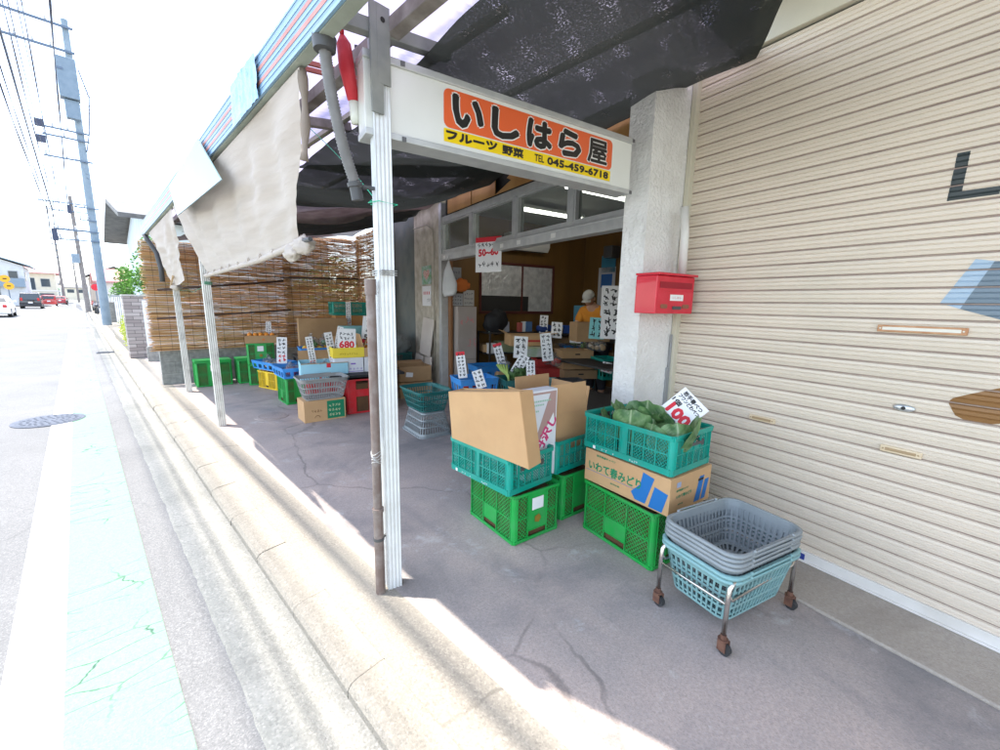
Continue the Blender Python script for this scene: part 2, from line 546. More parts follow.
# pillar
mb = MB()
nz_, ny_, ns_ = 60, 10, 12
def pillar_face(mb, fn, nu, nv):
    mb.grid(fn, nu, nv)
p0 = (1.912, 2.352); 
def disp(s, n, z): return .004 * noise.noise(Vector((s * 25, n * 25, z * 25))) + .002 * noise.noise(Vector((s * 60, n * 60, z * 60)))
H_ = 3.24
# front face (towards the street), camera-side face, far face with slightly wavy render
mb.grid(lambda u, v: Vector((2.352 - N0 - disp(1.912 + .2 * (1 - u), 2.352, H_ * v) * (0 if u in (0, 1) else 1), 1.912 + .2 * (1 - u) - S0, H_ * v)), 14, 160)
mb.grid(lambda u, v: Vector((2.352 + .41 * u - N0, 1.912 - disp(1.912, 2.352 + .41 * u, H_ * v) * (0 if u in (0, 1) else 1) - S0, H_ * v)), 26, 160)
mb.box((2.36 - N0, 1.92 - S0, 0), (2.98 - N0, 2.11 - S0, H_ - .002))
mb.build('pillar', plaster, shop, smooth=True, flat_angle=50)

# ---- roller shutter
SL = .0745
zt = 3.02; zb = .045
profile = []
ns = int((zt - zb) / SL)
for k in range(ns + 1):
    z = zb + k * SL
    profile += [(z, .012), (z + .004, .012), (z + .007, .0), (z + .022, -.004), (z + .027, .0015), (z + .031, -.003), (z + .046, -.004), (z + .051, .0015), (z + .055, -.003), (z + .069, -.001)]
profile = [(z, d) for z, d in profile if z <= zt]
def shut_d(z):
    z = (z - zb) % SL
    pts = [(0, .012), (.004, .012), (.007, 0), (.022, -.004), (.027, .0015), (.031, -.003), (.046, -.004), (.051, .0015), (.055, -.003), (.069, -.001), (SL, .012)]
    for (a, b), (c, d) in zip(pts, pts[1:]):
        if a <= z <= c: return b + (d - b) * (z - a) / (c - a)
    return 0
shut_m = mat('ivory_shutter_steel', (.63, .54, .43), (.67, .575, .46), scale=1.2, rough=.38, spec=.5, dirt=(.46, .42, .33), dirt_amt=.35, dscale=1.3, stretch=(1, .25, 1))
# add rust / dust gathered in the slat joints (kept with the surface)
mb = MB()
sA, sB = -3.4, 1.885
segs = 24
vs = []; fs = []
for i in range(segs + 1):
    s = sA + (sB - sA) * i / segs
    wv = .002 * math.sin(s * 1.7)
    vs += [(d + wv, s - S0, z) for z, d in profile]
n = len(profile)
for i in range(segs):
    for k in range(n - 1):
        fs.append((i * n + k, (i + 1) * n + k, (i + 1) * n + k + 1, i * n + k + 1))
mb.add(vs, fs)
shutter = mb.build('roller_shutter', shut_m, shop, smooth=True, flat_angle=28)
joint_m = mat('shutter_joint_grime', (.27, .2, .17), (.36, .28, .23), scale=3, rough=.9)
mb = MB()
for k in range(ns + 1):
    z = zb + k * SL
    if k: mb.box((.0085, sA - S0, z - .0015), (.0115, sB - S0 - .002, z + .0045))
mb.build('slat_joints', joint_m, shutter)
mb = MB(); mb.box((-.018, sA - S0, .022), (.02, sB - S0 - .01, .085)); mb.box((-.03, sA - S0, .022), (-.018, sB - S0 - .01, .034))
mb.build('bottom_bar', mat('shutter_bottom_bar', (.66, .63, .58), (.72, .69, .65), scale=3, rough=.35, dirt=(.45, .4, .33), dirt_amt=.5), shutter, bevel=.002)
mb = MB(); mb.box((-.022, .9 - S0, .03), (-.0185, 1.22 - S0, .07)); mb.build('maker_sticker', mat('blue_sticker', (.03, .05, .25), rough=.4), shutter)


def decal(name, poly, m, parent=shutter, lift=.0012):
    """paint that follows the slats: poly in (s, z)"""
    mb = MB()
    zs = sorted(set([z for z, d in profile] + [z for _, z in poly]))
    zs = [z for z in zs if min(p[1] for p in poly) <= z <= max(p[1] for p in poly)]
    rows = []
    for z in zs:
        zz = min(max(z, min(p[1] for p in poly) + 1e-5), max(p[1] for p in poly) - 1e-5)
        xs = []
        for (x1, z1), (x2, z2) in zip(poly, poly[1:] + poly[:1]):
            if (z1 <= zz < z2) or (z2 <= zz < z1):
                xs.append(x1 + (x2 - x1) * (zz - z1) / (z2 - z1))
        if len(xs) >= 2: rows.append((z, min(xs), max(xs)))
    vs = []; fs = []
    for z, a, b in rows:
        d = shut_d(z) - lift
        vs += [(d, a - S0, z), (d, (a + b) / 2 - S0, z), (d, b - S0, z)]
    for k in range(len(rows) - 1):
        fs += [(3 * k, 3 * k + 1, 3 * k + 4, 3 * k + 3), (3 * k + 1, 3 * k + 2, 3 * k + 5, 3 * k + 4)]
    for i in range(len(vs)):
        s = vs[i][1] + S0
        vs[i] = (vs[i][0] + .002 * math.sin(s * 1.7), vs[i][1], vs[i][2])
    mb.add(vs, fs)
    return mb.build(name, m, parent, smooth=True, flat_angle=28)


ink = mat('painted_dark_letter', (.035, .045, .045), (.05, .06, .06), scale=5, rough=.5)
def pz(pts): return [(atn(x, y, N0)[0], atn(x, y, N0)[2]) for x, y in pts]
# letter L (the left ones of a word that runs off to the right), grey-blue picture and brown picture
s_, z_ = .585, 2.19
decal('painted_letter', [(.585, 2.195), (.545, 2.195), (.548, 2.03), (.435, 2.03), (.435, 1.995), (.59, 1.995)], ink)
decal('painted_letter', [(.36, 2.195), (.2, 2.195), (.2, 2.165), (.32, 2.165), (.32, 2.03), (.2, 2.03), (.2, 1.995), (.36, 1.995)], ink)
decal('painted_picture_edge', pz([(976, 259), (995, 261), (960, 309), (940, 303)]), mat('paint_pale_blue', (.36, .46, .55), rough=.5))
decal('painted_picture', pz([(995, 261), (960, 309), (1040, 330), (1040, 262)]), mat('paint_slate_blue', (.17, .22, .26), rough=.5))
decal('painted_brown_picture', pz([(948, 402), (953, 398), (970, 394), (1000, 388), (1040, 378), (1040, 420), (985, 425), (968, 422), (955, 415)]), mat('paint_brown', (.19, .095, .03), (.24, .12, .04), scale=4, rough=.5))
decal('painted_letter', [(.36, 1.72), (.3, 1.72), (.25, 1.66), (.25, 1.60), (.3, 1.63)], mat('paint_white', (.8, .8, .8), rough=.5))


def handle(s0, s1, z, hh, m1, m2):
    mb = MB(); d = .014
    mb.box((-d, s0 - S0, z - hh), (.01, s1 - S0, z + hh))
    h = mb.build('handle', m1, shutter, bevel=.003)
    mb = MB(); mb.box((-d - .002, s0 + .02 - S0, z - hh * .45), (-d + .004, s1 - .02 - S0, z + hh * .45))
    for s in (s0 + .012, s1 - .012): mb.cyl((-d - .003, s - S0, z), (-d, s - S0, z), .004, n=8)
    mb.build('slot', m2, h, bevel=.001)
copper = mat('worn_orange_trim', (.42, .2, .09), (.52, .3, .16), scale=20, rough=.5)
beigep = mat('beige_plastic', (.6, .47, .3), (.66, .53, .36), scale=10, rough=.4)
slotw = mat('pale_slot', (.7, .66, .56), rough=.5)
slotd = mat('brown_slot', (.35, .24, .13), rough=.5)
handle(.44, .752, 1.415, .017, copper, slotw)
handle(1.16, 1.31, .815, .016, beigep, slotd)
handle(.505, .66, .81, .016, beigep, slotd)
handle(-.4, -.1, 1.415, .017, copper, slotw)
mb = MB(); mb.sphere((-.006, .6 - S0, 1.03), (.012, .042, .018), 16, 8); lk = mb.build('lock', mat('lock_steel', (.55, .57, .58), rough=.3, metal=.7), shutter, smooth=True)
mb = MB(); mb.cyl((-.02, .6 - S0, 1.03), (-.012, .6 - S0, 1.03), .009, n=12); mb.build('keyhole', dark_m, lk)
mb = MB(); sb(mb, sA, sB + .002, 2.735, 2.785, 0, .0)  if False else None
mb = MB(); sb(mb, 1.872, 1.908, 2.715, 2.80, .0, 3.03); mb.build('guide_rail', cream_m, shop, bevel=.003)
mb = MB(); sb(mb, -3.5, 1.905, 2.725, 3.1, 3.03, 3.262); mb.build('shutter_box', cream_m, shop, bevel=.004)
mb = MB(); mb.bar((-.062, 1.905 - S0, 0.02), (-.062, 1.905 - S0, 1.05), .02, .02); mb.bar((-.052, 1.897 - S0, .02), (-.052, 1.897 - S0, 1.3), .012, .012)
mb.build('conduit', mat('grey_conduit', (.3, .3, .29), rough=.6), shop)
mb = MB()
mb.add([(0, 0, 0)] * 0, [])
mb = MB(); mb.prism([(p.x, p.y) for p in (Vector((.74, -5, 0)), Vector((4.2, -5, 0)), Vector((3.6, 1.02, 0)), Vector((.74, 1.02, 0)))], 3.275, 3.4,
                    Matrix.Rotation(TH, 4, 'Z') @ Matrix.Translation(-W(S0, N0)))
mb.build('eaves', ivory, shop)
mb = MB(); sb(mb, -3.6, 7.2, 2.82, 8.0, 3.41, 5.8); mb.build('upper_wall', plaster, shop)
mb = MB(); sb(mb, -3.6, 1.9, 3.15, 8.0, 0, 3.4); mb.build('shutter_room_wall', plaster, shop)
# ---- opening
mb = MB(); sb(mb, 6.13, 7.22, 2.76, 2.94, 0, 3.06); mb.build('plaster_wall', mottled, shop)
mb = MB()
k = 0
pts = []
for i in range(61):
    pts.append((7.22 + i * .03, 2.80 + (.012 if i % 2 else -.012)))
vs = [(n_ - N0, s_ - S0, z) for z in (0, 3.2) for s_, n_ in pts]
mb.add(vs, [(i, i + 1, i + 62, i + 61) for i in range(60)])
mb.build('corrugated_wall', mat('dark_corrugated_steel', (.13, .15, .14), (.2, .21, .19), scale=4, rough=.5, dirt=(.1, .09, .07), dirt_amt=.6), shop)
mb = MB()
sb(mb, 6.0, 6.055, 2.72, 2.84, 0, 2.98); sb(mb, 6.07, 6.125, 2.735, 2.84, 0, 2.98)
mb.build('door_jamb', alu, shop, bevel=.003)
mb = MB(); sb(mb, 5.90, 5.985, 2.83, 2.87, 0, 2.14); mb.build('door_stile', mat('brown_door_edge', (.2, .09, .035), (.26, .12, .05), scale=3, rough=.5), shop, bevel=.002)
mb = MB(); sb(mb, 2.112, 5.998, 2.725, 2.85, 2.13, 2.235)
sb(mb, 2.112, 5.998, 2.715, 2.725, 2.215, 2.228)
hd = mb.build('door_header', alu, shop, bevel=.003)
for s_ in (5.86, 4.8, 4.25, 3.9, 3.3):
    mb = MB(); sb(mb, s_, s_ + .07, 2.7228, 2.7248, 2.155, 2.2); mb.build('sticker', mat('sticker_white', (.75, .74, .7), rough=.6), hd)
mb = MB(); sb(mb, 2.112, 5.998, 2.735, 2.85, 2.685, 2.765)
sb(mb, 2.112, 5.998, 2.74, 2.85, 2.237, 2.262)
tr = mb.build('transom_window', alu, shop, bevel=.002)
for s_ in (5.09, 4.05, 3.11):
    mb = MB(); sb(mb, s_ - .035, s_ + .035, 2.738, 2.846, 2.263, 2.684); mb.build('mullion', alu, tr, bevel=.002)
glass = glass_mat('dusty_window_glass', (.78, .82, .8), see=.86)
for a, b in ((5.125, 5.997), (4.085, 5.055), (3.145, 4.015), (2.112, 3.075)):
    mb = MB(); sb(mb, a + .001, b - .001, 2.79, 2.795, 2.263, 2.684); mb.build('glass_pane', glass, tr)
    mb = MB(); sb(mb, a + .001, a + .026, 2.745, 2.788, 2.263, 2.684); sb(mb, b - .026, b - .001, 2.745, 2.788, 2.263, 2.684)
    sb(mb, a + .026, b - .026, 2.745, 2.788, 2.263, 2.285); sb(mb, a + .026, b - .026, 2.745, 2.788, 2.662, 2.684)
    mb.build('sash', alu, tr, bevel=.002)
# plywood patching above the transom, one sheet torn
for a, b, z0 in ((5.02, 5.72, 2.765), (4.42, 4.99, 2.768)):
    mb = MB(); sb(mb, a, b, 2.70, 2.712, z0, 3.03); mb.build('plywood_patch', wood, shop, bevel=.002)
mb = MB(); mb.add([(2.7055 - N0, s_ - S0, z) for s_, z in [(2.13, 2.768), (2.13, 3.028), (4.02, 3.028), (4.12, 2.99), (4.06, 2.94), (4.17, 2.9), (4.08, 2.86), (4.3, 2.8), (4.41, 2.768)]], [(8, 7, 6, 5, 4, 3, 2, 1, 0)])
mb.build('plywood_patch', wood, shop, solid=.01)
mb = MB(); sb(mb, 2.112, 5.998, 2.80, 2.86, 2.77, 3.2); mb.build('lintel_gap', dark_m, shop)
mb = MB(); sb(mb, 2.115, 7.3, 2.60, 2.80, 3.045, 3.08); sb(mb, 2.115, 7.3, 2.58, 2.60, 3.03, 3.12); mb.build('eave_board', ivory, shop, bevel=.003)
# ---- the room
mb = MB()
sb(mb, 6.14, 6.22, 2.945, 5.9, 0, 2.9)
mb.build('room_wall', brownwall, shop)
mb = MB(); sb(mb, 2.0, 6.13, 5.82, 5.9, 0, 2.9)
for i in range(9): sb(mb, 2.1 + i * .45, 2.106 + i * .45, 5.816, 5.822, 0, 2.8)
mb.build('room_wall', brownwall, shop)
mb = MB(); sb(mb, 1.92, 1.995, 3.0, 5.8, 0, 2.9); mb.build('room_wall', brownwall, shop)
mb = MB(); sb(mb, 1.92, 6.3, 2.87, 5.9, 2.905, 2.95); mb.build('ceiling', ceil_m, shop)
# inner window covered with foil, on the far side wall
foil = mat('crumpled_foil', (.6, .61, .6), (.85, .86, .84), scale=9, rough=.3, metal=.45, bump=.02, bscale=22)
redframe = mat('dark_red_frame', (.1, .025, .02), rough=.45)
mb = MB(); 
for a, b, c, d in ((3.47, 5.05, 2.16, 2.2), (3.47, 5.05, 1.33, 1.37), (3.47, 3.5, 1.372, 2.158), (5.02, 5.05, 1.372, 2.158), (4.32, 4.345, 1.372, 2.158)):
    sb(mb, 6.10, 6.139, a, b, c, d)
iw = mb.build('inner_window', redframe, shop, bevel=.002)
mb = MB()
mb.grid(lambda u, v: Vector((3.505 + 1.51 * u - N0, 6.126 - S0 - .008 * abs(noise.noise(Vector((u * 14, v * 12, 1)))), 1.374 + .78 * v)), 40, 24, skip=lambda i, j: j < 8 and i < 26)
mb.build('foil_lining', foil, iw)
mb = MB(); sb(mb, 6.132, 6.138, 3.505, 5.015, 1.374, 2.15); mb.build('pane', dark_m, iw)

# ================================================================ THE AWNING
post_m = mat('weathered_white_post', (.62, .63, .62), (.72, .73, .72), scale=5, rough=.45, metal=.15, dirt=(.4, .38, .33), dirt_amt=.45, dscale=5, stretch=(1, 1, .3))
post2_m = mat('old_cream_post', (.6, .58, .52), (.7, .68, .62), scale=6, rough=.6, dirt=(.25, .22, .18), dirt_amt=.7, dscale=6)
fascia_m = mat('pale_blue_fascia', (.15, .27, .4), (.2, .33, .45), scale=3, rough=.4, dirt=(.26, .3, .33), dirt_amt=.4, dscale=2.5, stretch=(1, .2, 1))
stripe_m = mat('faded_red_stripe', (.36, .13, .1), (.42, .19, .16), scale=8, rough=.5)
soffit_m = mat('greenish_soffit', (.3, .33, .27), (.4, .42, .35), scale=5, rough=.6, dirt=(.18, .17, .13), dirt_amt=.6)
beam_m = mat('weathered_steel_beam', (.2, .175, .155), (.34, .31, .28), scale=9, rough=.8, dirt=(.1, .07, .05), dirt_amt=.6, dscale=4)
greybeam = mat('dull_grey_beam', (.2, .21, .2), (.27, .28, .26), scale=9, rough=.7, dirt=(.35, .33, .22), dirt_amt=.4)
creambeam = mat('cream_batten', (.5, .47, .36), rough=.6)
redbar = mat('faded_red_bar', (.5, .16, .12), rough=.6)
hose_m = mat('grey_corrugated_hose', (.16, .155, .15), (.2, .195, .19), scale=20, rough=.55)
dkplastic = mat('dark_grey_plastic', (.07, .07, .07), rough=.5)

AX0 = .690
def ax(y): return AX0 + .0183 * y


aw = thing('awning', 'shopfront awning with pale blue red striped edge, clear corrugated roof and white posts', 'awning', (1.03, 1.79, 0))
AO = Vector((1.03, 1.79, 0))
TA = Matrix.Translation(-AO)


def awb(mb, name, m, parent=aw, **k):
    mb.v = [(x - AO.x, y - AO.y, z) for x, y, z in mb.v]
    return mb.build(name, m, parent, **k)


def fluted_post(x, y, w_, h, m, rot, name='post', lean=(0, 0)):
    mb = MB()
    a = w_ / 2; g = w_ * .055; q = []
    for sx, sy, horiz in ((1, 0, 0), (0, 1, 1), (-1, 0, 0), (0, -1, 1)):
        ks = [-1, -.5, 0, .5, 1]
        for i in range(4):
            for t_, dd in ((ks[i] + .06, 0), (ks[i] + .2, -g), (ks[i] + .3, -g), (ks[i] + .44, 0)):
                if sx: q.append(((a + dd) * sx, a * t_ * sx))
                else: q.append((-a * t_ * sy, (a + dd) * sy))
    M = Matrix.Translation((x, y, 0)) @ Matrix.Rotation(rot, 4, 'Z')
    n = len(q)
    nz = 2
    vs = [(px_ + lean[0] * z, py_ + lean[1] * z, z) for z in (0, h) for px_, py_ in q]
    mb.add(vs, [(i, (i + 1) % n, n + (i + 1) % n, n + i) for i in range(n)] + [tuple(range(n, 2 * n))], M)
    return awb(mb, name, m)


p1 = fluted_post(1.035, 1.795, .074, 2.62, post_m, R(-14))
p2 = fluted_post(1.065, 5.70, .078, 2.66, post2_m, R(-3), lean=(-.012, 0))
p3 = fluted_post(1.125, 8.17, .078, 2.62, post2_m, R(-3), lean=(-.015, 0))
# galvanised top bracket of the near post with its bolt hole
mb = MB(); mb.bar((1.0, 1.752, 2.3), (1.0, 1.752, 2.72), .012, .055, up=(1, 0, 0)); mb.bar((1.033, 1.748, 2.42), (1.033, 1.748, 2.72), .062, .006, up=(0, 1, 0)); 
awb(mb, 'bracket', greybeam)
mb = MB(); mb.cyl((1.03, 1.7435, 2.665), (1.03, 1.7448, 2.665), .011, n=12); awb(mb, 'bolt_hole', dark_m)
# cable ties / string ends round the near post
mb = MB()
for z in (1.62, 1.63, 1.64): mb.box((.995, 1.75, z), (1.075, 1.84, z + .004), )
awb(mb, 'wire_tie', mat('tie_wire', (.35, .35, .34), rough=.5, metal=.5))
# fascia
Y0, Y1 = 1.33, 8.95
mb = MB()
def fasc(mb, y0, y1, x_off0, x_off1, z0, z1):
    mb.add([(ax(y0) + x_off0, y0, z0), (ax(y0) + x_off1, y0, z0), (ax(y1) + x_off1, y1, z0), (ax(y1) + x_off0, y1, z0),
            (ax(y0) + x_off0, y0, z1), (ax(y0) + x_off1, y0, z1), (ax(y1) + x_off1, y1, z1), (ax(y1) + x_off0, y1, z1)],
           [(0, 3, 2, 1), (4, 5, 6, 7), (0, 1, 5, 4), (1, 2, 6, 5), (2, 3, 7, 6), (3, 0, 4, 7)])
fasc(mb, Y0, Y1, 0, .012, 2.472, 2.655)
for z in (2.50, 2.556, 2.612, 2.645): fasc(mb, Y0, Y1, -.0022, 0.0, z - .004, z + .004)
fa = awb(mb, 'fascia', fascia_m, bevel=.002)
for y0, y1 in ((Y0, 2.42), (2.86, Y1)):
    for z in (2.528, 2.584):
        mb = MB(); fasc(mb, y0, y1, -.0015, -.0002, z - .009, z + .009); awb(mb, 'stripe', stripe_m, parent=fa)
        fa_child = None
# (the stripes were built in awning space: their parent sits at the same origin)
mb = MB(); fasc(mb, Y0, Y1, .013, .062, 2.468, 2.48); fasc(mb, Y0, Y1, .05, .062, 2.48, 2.56); awb(mb, 'gutter_bottom', soffit_m)
mb = MB()
random.seed(5)
def patchf(u, v):
    y = 2.38 + .5 * u; z = 2.455 + .21 * v
    return Vector((ax(y) - .012 - .012 * abs(noise.noise(Vector((u * 9, v * 6, 0)))), y, z))
mb.grid(patchf, 26, 14)
awb(mb, 'blue_wrap', mat('pale_blue_plastic_wrap', (.1, .25, .42), (.17, .32, .48), scale=18, rough=.25), smooth=True)


def roof_z(x, y): return 2.665 + .15 * (x - ax(y))


def front_x(y):  # inner line: shop front
    # n = 2.70 -> x as a function of y
    return (2.70 - y * NY) / NX


poly_m = mat('clear_corrugated_roof', (.3, .28, .36), (.22, .2, .3), scale=1.4, rough=.35, trans=.75, see=.02, dirt=(.4, .36, .42), dirt_amt=.35, dscale=3)
mb = MB()
NYc = 840
def rooff(u, v):
    y = .20 + (8.98 - .20) * u
    x0 = ax(y) + .015 if y > Y0 else ax(y) + .015 + .16 * min(1, (Y0 - y) / .6)
    y2 = y + .70 * v * max(0, 1 - (y - .2) / 2.5)
    x = x0 + (front_x(y2) + .07 - x0) * v
    y = y2
    return Vector((x, y, roof_z(x, y) + .012 + .007 * math.sin(y * 2 * math.pi / .063)))
mb.grid(rooff, NYc, 3)
awb(mb, 'roof_sheet', poly_m, smooth=True)
# arms, purlins, battens
for y, xe in ((1.80, 1.42), (3.02, 1.5), (5.70, 1.4), (8.17, 1.4)):
    mb = MB(); mb.bar((ax(y) + .05, y + (0 if y != 1.80 else -.02), 2.60), (xe, y, 2.60 + .15 * (xe - ax(y))), .05, .055); awb(mb, 'cross_beam', greybeam if y < 2 else beam_m, bevel=.003)
mb = MB(); mb.bar((1.085, 1.3, 2.662), (1.2, 8.9, 2.668), .062, .062); awb(mb, 'purlin', beam_m, bevel=.004)
mb = MB(); mb.bar((1.42, 1.4, 2.735), (1.5, 8.9, 2.735), .035, .03); awb(mb, 'batten', creambeam)
mb = MB(); mb.bar((2.1, .7, 2.862), (2.5, 8.9, 2.915), .035, .03); awb(mb, 'batten', creambeam)
for y in (2.33, 2.40, 3.75):
    mb = MB(); mb.bar((ax(y) + .06, y, 2.655), (1.5, y, 2.755), .018, .02); awb(mb, 'tie_bar', redbar)
for y in (1.55, 2.1, 2.45, 2.9):
    mb = MB(); mb.cyl((1.09, y, 2.69), (1.09, y, 2.735), .008, n=6); mb.bar((1.09, y, 2.66), (1.09, y, 2.72), .006, .008); awb(mb, 'hook_bolt', dkplastic)
# corrugated drain hose from the gutter down to the near post
mb = MB()
pts = []; rs = []
P = [Vector((.765, 1.72, 2.47)), Vector((.775, 1.74, 2.40)), Vector((.80, 1.76, 2.28)), Vector((.86, 1.80, 2.10)), Vector((.925, 1.815, 1.99))]
def bez(P, t):
    n = len(P) - 1; q = Vector((0, 0, 0))
    for i, p in enumerate(P): q += p * math.comb(n, i) * t ** i * (1 - t) ** (n - i)
    return q
for i in range(101):
    pts.append(bez(P, i / 100)); rs.append(.0225 + (.0022 if i % 2 else -.0018))
mb.loft(pts, rs, 14)
hs = awb(mb, 'drain_hose', hose_m, smooth=True)
mb = MB(); mb.cyl((.765, 1.72, 2.435), (.765, 1.72, 2.478), .04, .045, n=16); awb(mb, 'hose_fitting', dkplastic, parent=hs, smooth=True, flat_angle=35)
mb = MB(); mb.cyl(pts[-1] + Vector((-.014, 0, .03)), pts[-1] + Vector((.0, 0, -.05)), .026, n=14); mb.cyl(pts[-1] + Vector((-.012, 0, .02)), pts[-1] + Vector((-.009, 0, .005)), .033, n=14)
mb.bar(pts[-1] + Vector((0, 0, .012)), (1.0, 1.80, 2.0), .02, .012)
awb(mb, 'hose_fitting', dkplastic, parent=hs, smooth=True, flat_angle=35)

# brown rain pipe standing beside the near post
t = thing('drain_pipe', 'scratched brown plastic drain pipe standing beside the front white post', 'drain pipe', (.955, 1.785, 0))
brownp = mat('brown_pvc', (.14, .1, .085), (.18, .13, .11), scale=5, rough=.4, dirt=(.42, .4, .38), dirt_amt=.35, dscale=11, stretch=(1, 1, .5))
mb = MB(); mb.cyl((0, 0, 0), (0, .0, .47), .0245, n=20); mb.cyl((0, 0, .47), (0, 0, 1.585), .022, n=20); mb.build('pipe', brownp, t, smooth=True, flat_angle=40)
mb = MB(); mb.cyl((0, 0, 1.53), (0, 0, 1.6), .0262, n=20); mb.build('coupling', brownp, t, smooth=True, flat_angle=40)
mb = MB(); mb.cyl((0, 0, .455), (0, 0, .475), .0285, n=20); mb.build('coupling', brownp, t, smooth=True, flat_angle=40)
mb = MB(); mb.cyl((0, 0, .30), (0, 0, .315), .027, n=16); mb.bar((.02, 0, .307), (.052, .01, .307), .01, .01); mb.build('clamp', dkplastic, t)
mb = MB()
for i in range(5): mb.tube([(.024 * math.cos(a), .024 * math.sin(a), .72 + .012 * i + .008 * math.sin(a * 2 + i)) for a in [k * .5 for k in range(13)]], .0014, 4)
mb.build('tape_shreds', mat('tape_white', (.5, .5, .48), rough=.5), t)

# green string from the roof to the near post
mb = MB()
pp = [Vector((1.19, 3.03, 2.66)), Vector((1.1, 2.3, 2.27)), Vector((1.03, 1.86, 1.985))]
pts = [bez(pp, i / 12) + Vector((0, 0, -.01)) for i in range(13)] + [Vector((1.0, 1.86, 1.95)), Vector((.99, 1.75, 1.94)), Vector((1.075, 1.735, 1.935)), Vector((1.085, 1.83, 1.935)), Vector((1.0, 1.84, 1.94))]
mb.tube(pts, .0022, 6)
tag(mb.build('green_string', mat('green_string_m', (.03, .5, .28), rough=.5), None), 'thin green string tied from the roof beam to the front post', 'string')

# folded red umbrella hanging beside the near post
t = thing('folded_umbrella', 'small folded red umbrella hanging from the roof beam beside the front post', 'umbrella', (.985, 1.93, 2.30))
redcloth = mat('red_nylon', (.5, .02, .03), (.6, .04, .05), scale=12, rough=.5, bump=.002)
mb = MB(); mb.loft([(-.045, .0, .34), (-.04, 0, .31), (-.03, 0, .22), (-.005, 0, .1), (0, 0, .08)], [.012, .03, .034, .026, .012], 12); mb.build('canopy', redcloth, t, smooth=True)
mb = MB(); mb.loft([(-.005, 0, .09), (.002, 0, .03), (.002, 0, .0)], [.021, .023, .02], 12); mb.build('handle', mat('ivory_handle', (.7, .7, .6), rough=.2), t, smooth=True)
mb = MB(); mb.loft([(-.045, 0, .34), (-.05, 0, .37), (-.05, .0, .40)], [.008, .014, .01], 8); mb.build('tip', redcloth, t, smooth=True)
t = thing('folded_umbrella', 'second red cloth bundle hung behind the folded red umbrella', 'umbrella', (1.03, 2.03, 2.40))
mb = MB(); mb.loft([(-.05, 0, .24), (-.02, 0, .2), (.0, 0, .06), (.01, 0, .0)], [.012, .028, .024, .01], 10); mb.build('canopy', redcloth, t, smooth=True)
mb = MB(); mb.loft([(-.05, 0, .24), (-.055, 0, .27)], [.008, .006], 8); mb.build('tip', redcloth, t, smooth=True)

# ---------------------------------------------------------------- black shade nets
net_m = bpy.data.materials.new('black_shade_net'); net_m.use_nodes = True
N_, L_, b_, o_ = nodes_of(net_m)
b_.inputs['Base Color'].default_value = (.022, .026, .024, 1); b_.inputs['Roughness'].default_value = .8
tc_ = N_.new('ShaderNodeTexCoord')
n1 = N_.new('ShaderNodeTexNoise'); n1.inputs['Scale'].default_value = 95; n1.inputs['Detail'].default_value = 2
n2 = N_.new('ShaderNodeTexNoise'); n2.inputs['Scale'].default_value = 2.2; n2.inputs['Detail'].default_value = 3
n3 = N_.new('ShaderNodeTexBrick') ; n3.inputs['Scale'].default_value = 1.6; n3.inputs['Mortar Size'].default_value = .12
n3.inputs['Color1'].default_value = (1, 1, 1, 1); n3.inputs['Color2'].default_value = (.75, .75, .75, 1); n3.inputs['Mortar'].default_value = (0.12, .12, .12, 1); n3.inputs['Mortar Smooth'].default_value = .5
mpn = N_.new('ShaderNodeMapping'); mpn.inputs['Rotation'].default_value = (0, 0, R(-18)); mpn.inputs['Scale'].default_value = (1, .8, 1)
L_.new(tc_.outputs['Object'], n1.inputs['Vector']); L_.new(tc_.outputs['Object'], n2.inputs['Vector'])
L_.new(tc_.outputs['Object'], mpn.inputs['Vector']); L_.new(mpn.outputs[0], n3.inputs['Vector'])
r1 = N_.new('ShaderNodeMapRange'); r1.inputs['From Min'].default_value = .55; r1.inputs['From Max'].default_value = .68
L_.new(n1.outputs['Fac'], r1.inputs['Value'])
r2 = N_.new('ShaderNodeMapRange'); r2.inputs['From Min'].default_value = .42; r2.inputs['From Max'].default_value = .62; r2.inputs['To Min'].default_value = .1
L_.new(n2.outputs['Fac'], r2.inputs['Value'])
mu = N_.new('ShaderNodeMath'); mu.operation = 'MULTIPLY'; L_.new(r1.outputs[0], mu.inputs[0]); L_.new(r2.outputs[0], mu.inputs[1])
mu2 = N_.new('ShaderNodeMath'); mu2.operation = 'MULTIPLY'; L_.new(mu.outputs[0], mu2.inputs[0]); L_.new(n3.outputs['Color'], mu2.inputs[1])
mu3 = N_.new('ShaderNodeMath'); mu3.operation = 'MULTIPLY_ADD'; mu3.inputs[1].default_value = .8; mu3.inputs[2].default_value = .015; L_.new(mu2.outputs[0], mu3.inputs[0])
tp_ = N_.new('ShaderNodeBsdfTransparent'); mxn = N_.new('ShaderNodeMixShader')
tr_ = N_.new('ShaderNodeBsdfTranslucent'); tr_.inputs[0].default_value = (.06, .07, .052, 1)
mxa = N_.new('ShaderNodeMixShader'); mxa.inputs[0].default_value = .45; L_.new(b_.outputs[0], mxa.inputs[1]); L_.new(tr_.outputs[0], mxa.inputs[2])
L_.new(mu3.outputs[0], mxn.inputs[0]); L_.new(mxa.outputs[0], mxn.inputs[1]); L_.new(tp_.outputs[0], mxn.inputs[2]); L_.new(mxn.outputs[0], o_.inputs['Surface'])
net_brown = mat('brown_shade_net', (.13, .09, .08), (.2, .15, .13), scale=5, rough=.9, trans=.4, see=.06)


